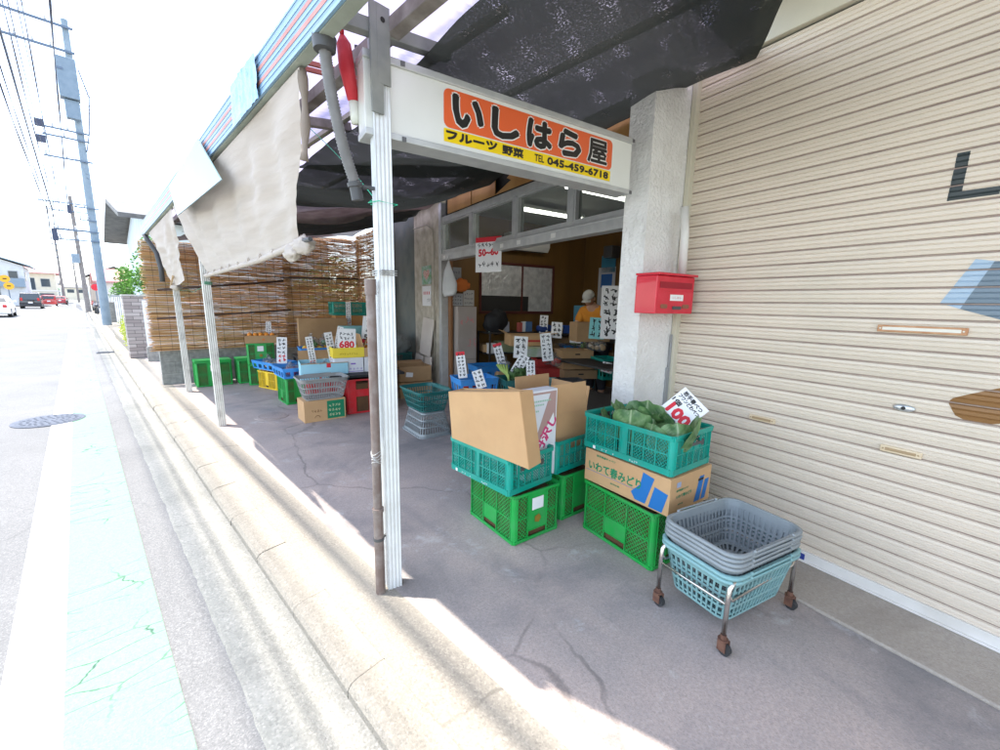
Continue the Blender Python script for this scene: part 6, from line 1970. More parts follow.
# black bag on top of the shelf
mb = MB(); mb.sphere((0, 0, .16), (.24, .15, .2), 24, 16, lambda d: 1 + .25 * noise.noise(d * 2))
tag(mb.build('black_bag', mat('black_cloth_bag', (.012, .012, .014), rough=.7), None, smooth=True, loc=W(5.82, 3.62, 1.045)), 'black soft bag lying on top of the dark shelf', 'bag')
mb = MB(); mb.sphere((0, 0, .06), (.2, .12, .08), 20, 12, lambda d: 1 + .25 * noise.noise(d * 2 + Vector((5, 0, 0))))
tag(mb.build('blue_cloth', mat('navy_cloth', (.02, .05, .2), rough=.8), None, smooth=True, loc=W(5.7, 4.55, 1.02)), 'crumpled blue cloth under the foil window', 'cloth')
t = table('narrow dark side table under the foil window', 5.4, 6.05, 4.35, 5.3, 1.0)
for i, (nn, c, lab) in enumerate([(4.75, (.5, .4, .25), 'brown paper packet on the narrow side table'), (4.95, (.03, .1, .4), 'blue box on the narrow side table'), (5.15, (.35, .2, .1), 'brown box at the far end of the narrow side table')]):
    mb = MB(); mb.box((-.08, -.06, 0), (.08, .06, .12 + .02 * i))
    tag(mb.build('packet', mat('packet_%d' % i, c, rough=.6), None, loc=W(5.6, nn, 1.003), rotz=R(-30 + 9 * i), bevel=.004), lab, 'packet')
for i, (nn, z0, w_, h, c, lab) in enumerate([(3.0, 1.72, .26, .34, (.35, .36, .38), 'grey timetable sheet pinned highest on the inner side wall'), (3.03, 1.45, .26, .2, (.45, .45, .46), 'grey notice sheet under the orange cloth'), (3.27, 1.45, .2, .26, (.5, .48, .45), 'pale notice sheet beside the inner window'), (3.1, 1.24, .2, .18, (.42, .42, .42), 'pale sheet lowest above the beige cartons')]):
    t = thing('notice_sheet', lab, 'notice', W(6.125, nn, z0), -TH)
    mb = MB(); mb.box((-w_ / 2, 0, 0), (w_ / 2, .004, h)); sh = mb.build('sheet', mat('notice_%d' % i, c, rough=.8), t)
    mb = MB(); rnd = random.Random(i)
    for q in range(3): scribble(mb, -w_ * .42, w_ * .42, h * (.1 + .28 * q), h * (.3 + .28 * q), 5, rnd, Matrix.Identity(4), .006)
    mb.build('lettering', mat('grey_ink', (.12, .12, .14), rough=.7), sh)
mb = MB(); mb.sphere((0, 0, 0), (.15, .05, .1), 24, 16, lambda d: 1 + .3 * noise.noise(d * 2.2))
tag(mb.build('orange_cloth', mat('orange_cap_cloth', (.6, .16, .03), rough=.8), None, smooth=True, loc=W(6.06, 3.1, 1.78), rotz=-TH), 'crumpled orange cloth hanging on the inner side wall', 'cloth')
# white carrier bag hung at the door jamb
t = thing('plastic_bag', 'white plastic carrier bag hanging from the door header by the jamb', 'bag', W(5.72, 2.72, 1.60), -TH - R(60))
mb = MB(); mb.loft([(0, 0, .53), (.0, .0, .47), (-.01, .0, .36), (0, .0, .18), (.01, 0, .06), (.02, 0, .0)], [.012, .03, .07, .125, .13, .10], 28, squash=.45)
mb.v = [tuple(Vector(v) * 1 + Vector((.012, .02, 0)) * noise.noise(Vector(v) * 14)) for v in mb.v]
mb.build('body', mat('bag_white', (.72, .73, .72), (.78, .79, .78), scale=6, rough=.35, trans=.3, bump=.006, bscale=12), t, smooth=True)
mb = MB(); mb.tube([(0, 0, .52), (-.012, 0, .56), (0, 0, .585), (.014, 0, .56), (0, 0, .52)], .005, 6); mb.build('loop', mat('bag_white', (.72, .73, .72)), t)
# hand written sign hung from the header
q = atn(488, 272, 2.70); p = W(q[0], q[1], q[2])
t = price_card('white notice with red figures hanging from the door header', (p.x, p.y, q[2]), .40, .42, math.degrees(-TH) - 68, 0, 0, lines=[('50~60', .3, .08, 0, .24, 'r', .006, 2)], top_red=True, cat='notice')
mb = MB(); rnd = random.Random(91)
scribble(mb, -.17, .17, .30, .355, 6, rnd, Matrix.Identity(4), .008); scribble(mb, -.17, .17, .06, .13, 5, rnd, Matrix.Identity(4), .009)
mb.build('small_lettering', ink_m, kids(t)[0])
# posters on the back wall
for i, (px0, py0, px1, py1, c, lab) in enumerate([(602, 256, 615, 272, (.04, .2, .3), 'small dark teal poster high on the back wall near the pillar'), (599, 268, 613, 312, (.5, .5, .52), 'tall pale poster with a blue square near the pillar')]):
    a = atn(px0, py0, 5.80); b = atn(px1, py1, 5.80)
    t = thing('wall_poster', lab, 'poster', W((a[0] + b[0]) / 2, 5.80, b[2]), -TH - R(90))
    w_ = abs(a[0] - b[0]); h = a[2] - b[2]
    mb = MB(); mb.box((-w_ / 2, 0, 0), (w_ / 2, .004, h)); sh = mb.build('sheet', mat('poster_%d' % i, c, rough=.6), t)
    if i: mb = MB(); mb.box((-w_ * .33, -.0008, h * .55), (w_ * .33, 0, h * .85)); mb.build('blue_square', mat('poster_blue', (.03, .12, .35), rough=.6), sh)
for i, (z, lab) in enumerate(((0, 'blue carton at the foot of the stack behind the shopkeeper'), (.5, 'pale blue carton in the middle of the stack behind the shopkeeper'), (1.0, 'pale blue carton on top of the stack behind the shopkeeper'))):
    carton(lab, W(5.55, 5.45, z), math.degrees(-TH), .4, .4, .495, m=mat('blue_carton', (.08, .25, .36), (.1, .3, .4), scale=3, rough=.7), open_=False)
mb = MB(); mb.box((-.1, -.1, 0), (.1, .1, .2)); 
tag(mb.build('wall_speaker', dkplastic, None, loc=W(5.3, 5.66, 2.33), rotz=-TH, bevel=.01), 'small black box fixed high on the back wall', 'speaker')

# ---------------------------------------------------------------- the shopkeeper
def skin_body(name, joints, edges, mat_, parent, sub=2):
    me = bpy.data.meshes.new(name)
    me.from_pydata([j[0] for j in joints], edges, [])
    o = bpy.data.objects.new(name, me); COL.objects.link(o); o.parent = parent
    me.materials.append(mat_)
    o.modifiers.new('skin', 'SKIN')
    if not me.skin_vertices: me.skin_vertices.new() if hasattr(me.skin_vertices, 'new') else None
    for i, j in enumerate(joints):
        r = j[1] if isinstance(j[1], tuple) else (j[1], j[1])
        me.skin_vertices[0].data[i].radius = r
        me.skin_vertices[0].data[i].use_root = (i == 0)
    s = o.modifiers.new('sub', 'SUBSURF'); s.levels = sub; s.render_levels = sub
    o.modifiers['skin'].use_smooth_shade = True
    return o


skin_m = mat('skin', (.5, .28, .18), (.56, .33, .22), scale=6, rough=.5)
shirt_m = mat('orange_shirt', (.62, .22, .02), (.68, .27, .03), scale=8, rough=.85, bump=.004, bscale=14)
trous_m = mat('dark_trousers', (.04, .045, .06), rough=.85)
per = thing('person', 'shopkeeper in an orange shirt and white cap bending over the boxes', 'person', W(4.78, 4.86, .0), -TH - R(70))
# local frame: -y is the way the person faces, x to their left; body leans forward
J = [((0, .10, .92), (.15, .13)), ((0, .06, 1.08), (.15, .12)), ((0, -.03, 1.27), (.18, .13)), ((0, -.12, 1.41), (.15, .11)), ((0, -.19, 1.49), .065), ((0, -.24, 1.55), .06),
     ((.17, -.13, 1.40), .075), ((.25, -.20, 1.18), .052), ((.16, -.42, 1.08), .042), ((.10, -.50, 1.07), .03),
     ((-.17, -.13, 1.40), .075), ((-.25, -.20, 1.18), .052), ((-.16, -.42, 1.08), .042), ((-.10, -.50, 1.07), .03),
     ((.09, .09, .85), .11), ((.10, .04, .48), .075), ((.11, .10, .10), .05), ((.11, -.04, .05), .04),
     ((-.09, .09, .85), .11), ((-.10, .06, .48), .075), ((-.11, .12, .10), .05), ((-.11, -.02, .05), .04)]
E_ = [(0, 1), (1, 2), (2, 3), (3, 4), (4, 5), (3, 6), (6, 7), (7, 8), (8, 9), (3, 10), (10, 11), (11, 12), (12, 13), (0, 14), (14, 15), (15, 16), (16, 17), (0, 18), (18, 19), (19, 20), (20, 21)]
body_ = skin_body('body', J, E_, skin_m, per)
# shirt over the torso and upper arms, trousers over the legs (a little fuller than the body)
SJ = [((0, .10, .90), (.175, .155)), ((0, .06, 1.08), (.175, .145)), ((0, -.03, 1.27), (.20, .155)), ((0, -.12, 1.42), (.165, .125)), ((0, -.17, 1.47), .075),
      ((.17, -.13, 1.40), .095), ((.24, -.18, 1.22), .075), ((-.17, -.13, 1.40), .095), ((-.24, -.18, 1.22), .075)]
skin_body('shirt', SJ, [(0, 1), (1, 2), (2, 3), (3, 4), (3, 5), (5, 6), (3, 7), (7, 8)], shirt_m, per)
TJ = [((0, .10, .90), (.165, .145)), ((.09, .09, .83), .125), ((.10, .04, .48), .09), ((.11, .10, .12), .07), ((-.09, .09, .83), .125), ((-.10, .06, .48), .09), ((-.11, .12, .12), .07)]
skin_body('trousers', TJ, [(0, 1), (1, 2), (2, 3), (0, 4), (4, 5), (5, 6)], trous_m, per)
# fingers, each its own chain rooted in the palm
for sx in (1, -1):
    FJ = [((sx * .10, -.50, 1.07), (.028, .014))]; FE = []
    for k, (dx, L) in enumerate(((-.025, .065), (-.009, .075), (.008, .07), (.023, .055))):
        b0 = len(FJ); FJ += [((sx * .10 + dx, -.55, 1.065), .0095), ((sx * .10 + dx, -.55 - L * .55, 1.055), .0085), ((sx * .10 + dx, -.55 - L, 1.03), .007)]
        FE += [(0, b0), (b0, b0 + 1), (b0 + 1, b0 + 2)]
    b0 = len(FJ); FJ += [((sx * .10 - sx * .035, -.52, 1.06), .010), ((sx * .10 - sx * .05, -.55, 1.045), .0085)]; FE += [(0, b0), (b0, b0 + 1)]
    skin_body('hand', FJ, FE, skin_m, per, 1)
# head
hc = Vector((0, -.31, 1.60))
mb = MB()
Mh = Matrix.Translation(hc) @ Matrix.Rotation(R(32), 4, 'X')
def headf(d):
    k = 1.0
    if d.z < 0: k -= .10 * (-d.z) * (1 if abs(d.x) < .6 else 1.5)
    if d.y < -.8 and abs(d.x) < .25 and -.25 < d.z < .12: k += .14 * (1 - abs(d.x) / .25)
    if d.y < -.6 and .05 < d.z < .25 and .2 < abs(d.x) < .55: k -= .04
    return k
mb.sphere((0, 0, 0), (.078, .098, .118), 32, 22, headf)
for s in (-1, 1): mb.sphere((s * .08, .01, -.005), (.012, .022, .032), 10, 8)
mb.v = [tuple(Mh @ Vector(v)) for v in mb.v]
hd_ = mb.build('head', skin_m, per, smooth=True)
for s in (-1, 1):
    mb = MB(); mb.sphere((s * .03, -.088, .012), (.013, .008, .007), 10, 6); mb.v = [tuple(Mh @ Vector(v)) for v in mb.v]; mb.build('eye', mat('eye_dark', (.05, .04, .04), rough=.2), hd_, smooth=True)
mb = MB(); mb.sphere((0, -.086, -.06), (.025, .008, .007), 10, 6); mb.v = [tuple(Mh @ Vector(v)) for v in mb.v]; mb.build('mouth', mat('lip', (.35, .12, .1), rough=.5), hd_, smooth=True)
mb = MB(); mb.sphere((0, .02, .01), (.084, .095, .105), 20, 14); mb.v = [tuple(Mh @ Vector(v)) for v in mb.v if True]; mb.build('hair', mat('grey_hair', (.12, .12, .12), (.2, .2, .2), scale=40, rough=.8), hd_, smooth=True)
mb = MB(); mb.grid(lambda u, v: Vector((.09 * math.cos(u * 6.2832) * math.cos(v * 1.5), .108 * math.sin(u * 6.2832) * math.cos(v * 1.5) - .002, .04 + .098 * math.sin(v * 1.5))), 28, 10, closed=True)
mb.grid(lambda u, v: Vector(((u - .5) * .15, -.09 - .075 * v * math.cos((u - .5) * 2.4), .045 - .012 * v - .03 * (u - .5) ** 2 * 4)), 12, 6)
mb.v = [tuple(Mh @ Vector(v)) for v in mb.v]; mb.build('cap', mat('white_cap', (.4, .39, .35), (.46, .45, .41), scale=8, rough=.85), hd_, smooth=True, solid=.003)

# ================================================================ NEXT DOOR AND DOWN THE ROAD
stone = bpy.data.materials.new('stone_cladding'); stone.use_nodes = True
N_, L_, b_, o2_ = nodes_of(stone)
br_ = N_.new('ShaderNodeTexBrick'); br_.inputs['Scale'].default_value = 1.0; br_.inputs['Brick Width'].default_value = .28; br_.inputs['Row Height'].default_value = .085; br_.inputs['Mortar Size'].default_value = .006
br_.inputs['Color1'].default_value = (.24, .2, .19, 1); br_.inputs['Color2'].default_value = (.4, .35, .33, 1); br_.inputs['Mortar'].default_value = (.12, .11, .1, 1)
tc_ = N_.new('ShaderNodeTexCoord'); sp_ = N_.new('ShaderNodeSeparateXYZ'); cb_ = N_.new('ShaderNodeCombineXYZ'); ad_ = N_.new('ShaderNodeMath'); ad_.operation = 'ADD'
L_.new(tc_.outputs['Object'], sp_.inputs[0]); L_.new(sp_.outputs[0], ad_.inputs[0]); L_.new(sp_.outputs[1], ad_.inputs[1]); L_.new(ad_.outputs[0], cb_.inputs[0]); L_.new(sp_.outputs[2], cb_.inputs[1]); L_.new(cb_.outputs[0], br_.inputs['Vector'])
L_.new(br_.outputs['Color'], b_.inputs['Base Color']); b_.inputs['Roughness'].default_value = .9
bp_ = N_.new('ShaderNodeBump'); bp_.inputs['Distance'].default_value = .01; L_.new(br_.outputs['Color'], bp_.inputs['Height']); L_.new(bp_.outputs[0], b_.inputs['Normal'])
t = thing('stone_gate_wall', 'short stone clad gate wall beyond the reed screen', 'wall', (.78, 13.5, RZ))
mb = MB(); mb.box((0, 0, 0), (.55, .5, 1.58)); mb.build('wall', stone, t, bevel=.006)
mb = MB(); mb.box((-.02, -.02, 1.583), (.57, .52, 1.62)); mb.build('coping', mat('coping_grey', (.4, .38, .36), rough=.8), t, bevel=.006)
t = thing('white_gate_panel', 'plain white gate panel between the stone gate wall and the reed screen', 'gate', (1.05, 12.6, 0))
mb = MB(); mb.box((0, 0, .36), (.95, .04, 1.42)); mb.build('panel', mat('gate_white', (.62, .68, .72), (.68, .73, .77), scale=3, rough=.4), t, bevel=.004)
mb = MB(); mb.box((-.02, -.02, 0), (.97, .08, .35)); mb.build('base', blk, t, bevel=.004)
mb = MB(); mb.box((0, 0, 0), (.03, 7.0, .18)); tag(mb.build('planter_edge', kerb_m, None, loc=(.86, 14.0, RZ + .07), bevel=.005), 'low concrete edging along the yellow green bushes', 'edging')

# trunks, limbs and leaves
def leaf_cloud(mb, rnd, c, r, n, size, hole=.35):
    c = Vector(c)
    k = 0
    while k < n:
        d = Vector((rnd.gauss(0, 1), rnd.gauss(0, 1), rnd.gauss(0, 1))); d.normalize()
        rr = rnd.random() ** .45
        p = Vector((d.x * r[0], d.y * r[1], d.z * r[2])) * rr
        if noise.noise((c + p) * (1.6 / max(r)) * 1.3) < -hole * .5: 
            k += .3; continue
        q = c + p * (1 + .25 * noise.noise(d * 2.2 + c))
        a = Vector((rnd.uniform(-1, 1), rnd.uniform(-1, 1), rnd.uniform(-.6, .6))).normalized(); b = a.cross(Vector((rnd.uniform(-1, 1), rnd.uniform(-1, 1), rnd.uniform(-1, 1)))).normalized()
        s = size * rnd.uniform(.6, 1.3)
        mb.mi = rnd.choice((0, 0, 1))
        mb.add([q - a * s, q + b * s * .5, q + a * s, q - b * s * .5], [(0, 1, 2, 3)])
        k += 1
    mb.mi = 0


def leafm_(nm, a, b): return mat(nm, a, b, scale=7, rough=.5, trans=.35)
fol_g = [leafm_('leaf_bright_green', (.07, .2, .03), (.14, .3, .05)), leafm_('leaf_deep_green', (.04, .12, .02), (.08, .18, .03))]
fol_y = [leafm_('leaf_yellow_green', (.35, .42, .05), (.45, .5, .08)), leafm_('leaf_olive', (.2, .28, .04), (.28, .36, .06))]
bark = mat('bark', (.12, .09, .06), (.18, .14, .1), scale=20, rough=.95)


def tree(name, label, cat, loc, h, clouds, mats, n, size, seed, group=None, trunk=.06):
    rnd = random.Random(seed)
    t = thing(name, label, cat, loc, 0, group)
    mb = MB()
    mb.loft([(0, 0, 0), (.02, .01, h * .3), (-.02, .03, h * .6), (0, 0, h * .85)], [trunk, trunk * .75, trunk * .5, trunk * .2], 8)
    for c, r in clouds: mb.loft([(0, 0, h * .3), Vector(c) * .6 + Vector((0, 0, h * .12)), Vector(c)], [trunk * .5, trunk * .3, trunk * .12], 6)
    mb.build('trunk', bark, t, smooth=True)
    mb = MB()
    tot = sum(r[0] * r[1] * r[2] for c, r in clouds)
    for c, r in clouds: leaf_cloud(mb, rnd, c, r, int(n * r[0] * r[1] * r[2] / tot), size)
    mb.build('crown', mats, t)
    return t


tree('green_tree', 'bright green tree standing behind the stone gate wall', 'tree', (1.75, 15.6, 0), 3.3, [((0, 0, 2.5), (.55, .6, .8)), ((-.3, .4, 1.9), (.5, .6, .5)), ((.3, -.2, 1.8), (.5, .5, .55)), ((-.1, .2, 1.2), (.5, .6, .45))], fol_g, 6000, .045, 1)
for i, (x, y, h, lab) in enumerate(((1.12, 15.2, .8, 'yellow green bush nearest the stone gate wall'), (1.2, 17.3, .95, 'yellow green bush in the middle of the roadside row'), (1.25, 19.6, .9, 'yellow green bush farthest along the roadside row'))):
    tree('bush', lab, 'bush', (x, y, 0), h, [((0, 0, h * .5), (.32, 1.0, h * .55)), ((.1, .4, h * .8), (.25, .5, h * .3))], fol_y, 2600, .03, 5 + i, 'yellow green roadside bushes', trunk=.02)
tree('shrub', 'leafy shrub behind the right end of the reed screen', 'shrub', (5.0, 11.5, 0), 2.6, [((0, 0, 1.3), (1.1, .8, 1.4))], fol_g, 4200, .06, 26, None, trunk=.04)

# houses
def wallm(nm, c): return mat(nm, c, tuple(min(.95, x * 1.1) for x in c), scale=2, rough=.8)
roofm_dark = mat('dark_roof', (.1, .1, .1), (.16, .155, .15), scale=4, rough=.7)
winm = glass_mat('far_window', (.1, .12, .14), see=.9)
wframe = mat('far_window_frame', (.35, .36, .36), rough=.4)


def house(label, x0, x1, y0, y1, hw, wm, rm, roof='gable_x', rise=1.2, over=.5, wins=(), balcony=None, z0=0.0, group=None):
    t = thing('house', label, 'house', (x0, y0, z0), 0, group)
    W_, D = x1 - x0, y1 - y0
    mb = MB(); mb.box((0, 0, 0), (W_, D, hw)); mb.build('wall', wm, t)
    mb = MB()
    if roof == 'gable_x':      # ridge along x
        p = [(-over, hw - .05), (D / 2, hw + rise), (D + over, hw - .05), (D + over, hw + .1), (D / 2, hw + rise + .17), (-over, hw + .1)]
        vs = [(x, a, b) for x in (-over, W_ + over) for a, b in p]
    else:
        p = [(-over, hw - .05), (W_ / 2, hw + rise), (W_ + over, hw - .05), (W_ + over, hw + .1), (W_ / 2, hw + rise + .17), (-over, hw + .1)]
        vs = [(a, y, b) for y in (-over, D + over) for a, b in p]
    fs = [(0, 1, 4, 5), (1, 2, 3, 4), (11, 10, 7, 6), (10, 9, 8, 7)] + [(i, (i + 1) % 6, 6 + (i + 1) % 6, 6 + i) for i in range(6)]
    mb.add(vs, fs); mb.build('roof', rm, t)
    mb = MB()
    if roof == 'gable_x':
        mb.add([(0, 0, hw), (0, D, hw), (0, D / 2, hw + rise - .05)], [(0, 1, 2)]); mb.build('gable', wm, t); mb = MB(); mb.add([(W_, 0, hw), (W_, D, hw), (W_, D / 2, hw + rise - .05)], [(0, 1, 2)])
    else:
        mb.add([(0, 0, hw), (W_, 0, hw), (W_ / 2, 0, hw + rise - .05)], [(0, 1, 2)]); mb.build('gable', wm, t); mb = MB(); mb.add([(0, D, hw), (W_, D, hw), (W_ / 2, D, hw + rise - .05)], [(0, 1, 2)])
    mb.build('gable', wm, t)
    for f, a, b, z, h in wins:
        mb = MB()
        if f == 'S': bxs = ((a, -.04, z), (b, .02, z + h)); gx = ((a + .06, -.05, z + .06), (b - .06, -.042, z + h - .06))
        elif f == 'E': bxs = ((W_ - .02, a, z), (W_ + .04, b, z + h)); gx = ((W_ + .042, a + .06, z + .06), (W_ + .05, b - .06, z + h - .06))
        else: bxs = ((-.04, a, z), (.02, b, z + h)); gx = ((-.05, a + .06, z + .06), (-.042, b - .06, z + h - .06))
        mb.box(*bxs); fr = mb.build('window', wframe, t)
        mb = MB(); mb.box(*gx); mb.build('pane', mat('far_pane', (.04, .055, .07), rough=.1), fr)
    if balcony:
        a, b, z, c = balcony
        mb = MB(); mb.box((a, -.9, z), (b, -.001, z + .12)); mb.box((a, -.9, z + .12), (b, -.84, z + 1.15)); mb.box((a, -.84, z + .12), (a + .06, -.001, z + 1.15)); mb.box((b - .06, -.84, z + .12), (b, -.001, z + 1.15))
        mb.build('balcony', c, t)
    return t


palew = wallm('pale_blue_wall', (.55, .62, .66)); creamw = wallm('cream_wall', (.55, .5, .4)); greyw = wallm('pale_grey_wall', (.55, .56, .57)); tealroof = mat('blue_grey_roof', (.25, .32, .36), rough=.5)
redroof = mat('faded_red_roof', (.45, .2, .2), (.52, .26, .25), scale=4, rough=.7)
house('pale blue house behind the reed screen with a dark eaved roof', 2.05, 8.5, 19.8, 28, 4.15, palew, roofm_dark, 'gable_x', 1.1, .8, wins=(('W', 1.5, 3.0, 2.2, 1.1), ('S', .5, 1.6, 2.4, 1.0)))
house('grey house with a blue grey roof and balcony at the left of the road', -15.5, -4.75, 88, 98, 5.4, greyw, tealroof, 'gable_y', 2.2, .8, wins=(('S', 7.2, 8.6, 3.4, 1.5), ('S', 9.3, 10.2, 3.5, 1.2), ('S', 7.0, 8.4, .5, 1.9), ('E', 1, 2.4, 3.4, 1.2)), balcony=(5.0, 10.75, 2.55, mat('slate_balcony', (.2, .26, .32), rough=.6)))
house('cream house with a faded red roof beyond the grey house', -12.5, -2.6, 122, 134, 5.7, creamw, redroof, 'gable_x', 1.3, .9, wins=(('S', 4.3, 5.0, 3.7, 1.2), ('S', 7.9, 9.2, 3.1, 1.6), ('S', 5.4, 7.2, 2.4, 2.4), ('S', 6.5, 9.5, .3, 1.6)))
t = thing('carport', 'white flat carport roof in front of the cream house', 'carport', (-6.2, 112, 0))
mb = MB(); mb.box((0, 0, 2.2), (4.2, 7, 2.4)); mb.build('roof', mat('carport_white', (.65, .65, .62), rough=.5), t)
for x in (.1, 4.0):
    for y in (.1, 6.8):
        mb = MB(); mb.box((x, y, 0), (x + .1, y + .1, 2.199)); mb.build('post', wframe, t)
house('small white house with a pink roof behind the big utility pole', 1.9, 7, 58, 66, 2.9, wallm('white_wall', (.6, .58, .55)), redroof, 'gable_x', 1.3, .6, wins=(('W', 2, 4, 1.0, 1.2), ('S', 1, 2.5, 1.0, 1.2)))
house('brown house far along the right side of the road', 1.6, 7, 84, 94, 4.2, wallm('tan_wall', (.4, .33, .27)), roofm_dark, 'gable_y', 1.5, .6, wins=(('S', 1, 2.5, 2.6, 1.2),))
house('grey block far along the left side of the road', -11, -3.4, 170, 185, 4.6, greyw, roofm_dark, 'gable_x', 1.2, .5, wins=(('S', 2, 4, 2.6, 1.2), ('S', 5, 6.6, 2.6, 1.2)))
house('pale house closing the view at the far end of the road', -3.3, 3.5, 240, 252, 4.6, creamw, roofm_dark, 'gable_x', 1.4, .5, wins=(('S', 1, 3, 2.6, 1.4), ('S', 4, 5.5, 2.6, 1.4)))
tree('roadside_tree', 'dark green tree behind the base of the big utility pole', 'tree', (2.6, 36, 0), 3.6, [((0, 0, 2.6), (.9, 1.2, 1.0)), ((-.3, .6, 1.7), (.8, 1, .7))], fol_g, 2600, .09, 61, trunk=.08)
tree('roadside_tree', 'rounded green tree far left beyond the parked cars', 'tree', (-4.9, 150, 0), 4.6, [((0, 0, 3.2), (2.0, 2, 1.5))], fol_g, 1200, .3, 62, trunk=.12)
# white panel fence and low posts on the right beyond the pole
t = thing('panel_fence', 'white panel fence on the right beyond the yellow green bushes', 'fence', (1.55, 27, RZ))
for i in range(6):
    mb = MB(); mb.box((0, i * 1.6, .1), (.04, i * 1.6 + 1.55, 1.55)); mb.build('panel', mat('fence_white', (.6, .6, .58), rough=.6), t)
for i in range(7):
    mb = MB(); mb.box((-.03, i * 1.6 - .045, 0), (.06, i * 1.6 - .005, 1.65)); mb.build('post', wframe, t)
for i, y in enumerate((33.5, 37, 41, 46)):
    t = thing('low_wall_pillar', ['dark gate pillar just beyond the big utility pole', 'dark gate pillar, second beyond the big utility pole', 'dark gate pillar, third beyond the big utility pole', 'dark gate pillar farthest from the big utility pole'][i], 'pillar', (1.25, y, RZ), 0, 'dark gate pillars beyond the pole')
    mb = MB(); mb.box((0, 0, 0), (.3, .35, 1.2)); mb.build('shaft', blk, t, bevel=.01)
    mb = MB(); mb.box((-.03, -.03, 1.203), (.33, .38, 1.26)); mb.build('cap', mat('coping_grey', (.4, .38, .36)), t, bevel=.01)

# ---- utility poles
conc = mat('pole_concrete', (.2, .26, .31), (.26, .32, .37), scale=3, rough=.8)
steel = mat('galvanised_steel', (.12, .16, .22), rough=.5, metal=.2)
insul = mat('insulator', (.5, .5, .52), rough=.3)
boxm = mat('grey_cabinet', (.16, .22, .28), (.2, .26, .32), scale=4, rough=.5)
wire_m = mat('black_cable', (.05, .06, .1), rough=.6)


def pole(label, x, y, h, r0, r1, arms, col=conc, trans=False, group='utility poles along the road', lean=0):
    t = thing('utility_pole', label, 'utility pole', (x, y, RZ), 0, group)
    mb = MB(); mb.loft([(0, 0, 0), (lean * h, 0, h)], [r0, r1], 20); mb.build('pole', col, t, smooth=True, flat_angle=50)
    for z, x0, x1, w_ in arms:
        mb = MB(); mb.box((x0, -.24, z - w_ / 2), (x1, -.24 + w_, z + w_ / 2))
        a = mb.build('cross_arm', steel, t)
        n = max(2, int(abs(x1 - x0) / .6))
        for k in range(n):
            mb = MB(); xx = x0 + (x1 - x0 - .3) * k / n + .08
            mb.loft([(xx, -.2, z + w_ / 2), (xx, -.2, z + w_ / 2 + .06), (xx, -.2, z + w_ / 2 + .1), (xx, -.2, z + w_ / 2 + .14), (xx, -.2, z + w_ / 2 + .2)], [.02, .055, .025, .05, .02], 8)
            mb.build('insulator', insul, a, smooth=True)
    for k in range(14):
        z = 2.2 + k * .75
        if z < h - .6:
            mb = MB(); s = 1 if k % 2 else -1; mb.cyl((s * r1 * .8 + lean * z, 0, z), (s * (r0 + .12) + lean * z, 0, z), .011, n=6); mb.build('climbing_rung', steel, t)
    return t


P1 = pole('thick pale grey concrete utility pole nearest on the right', 1.0, 30.3, 14.4, .19, .12,
          [(14.0, -2.7, .25, .09), (12.95, -2.9, .2, .09), (9.4, -1.5, .3, .07), (9.05, -1.3, .3, .07), (8.1, -1.35, .3, .07), (5.9, -.6, .3, .06), (5.3, -.5, .3, .05), (4.75, -1.35, .2, .06), (4.3, -1.3, .2, .06)])
mb = MB(); mb.box((-.52, -.75, 10.75), (.16, -.22, 12.5)); mb.box((-.40, -.6, 9.9), (.1, -.25, 10.72)); 
tb_ = mb.build('transformer_box', boxm, P1, bevel=.02)
mb = MB(); mb.box((-.54, -.77, 11.9), (-.3, -.755, 12.0)); mb.build('plate', steel, tb_)
for k in range(3):
    mb = MB(); r = .22 + .1 * k
    mb.tube([(.35 + r * math.cos(a), -.2, 11.0 + r * 1.4 * math.sin(a)) for a in [i * .42 + k for i in range(15)]], .012, 5); mb.build('cable_loop', wire_m, P1)
mb = MB(); mb.tube([(.25, -.1, 12.3), (.5, -.1, 11.2), (.35, -.1, 9.6), (.15, -.1, 8.6)], .025, 6); mb.build('down_cable', wire_m, P1)
mb = MB()
for z in (9.4, 8.7): mb.box((-1.5, -.3, z - .05), (-1.2, -.1, z + .25))
mb.build('junction_box', wire_m, P1)
mb = MB(); mb.box((-.85, -.3, 5.55), (-.7, -.15, 5.95)); mb.build('junction_box', wire_m, P1)
mb = MB(); mb.box((-1.5, -.35, 4.2), (-1.3, -.15, 4.75)); mb.build('junction_box', wire_m, P1)
darkpole = mat('old_dark_pole', (.17, .15, .14), (.23, .21, .2), scale=5, rough=.8)
P2 = pole('dark brown utility pole, second along the right side', .70, 56.5, 10.6, .2, .13, [(9.9, -2.2, 1.2, .1), (9.2, -1.6, 1.0, .09), (7.6, -1.5, 1.2, .08)], darkpole, lean=-.012)
mb = MB(); mb.cyl((-.35, -.35, 4.6), (-.35, -.35, 5.4), .28, n=14); mb.build('mirror_box', boxm, P2)
P3 = pole('dark utility pole on the far left side past the van', -1.6, 112, 11.4, .24, .14, [(10.7, -2.2, .8, .12), (9.6, -1.0, 2.2, .1), (8.4, -1.2, 1.2, .1)], darkpole)
P4 = pole('thin dark utility pole, the farthest one', .35, 142, 9.6, .22, .13, [(9.0, -1.0, 1.0, .12), (7.9, -1.2, 1.2, .12)], darkpole)


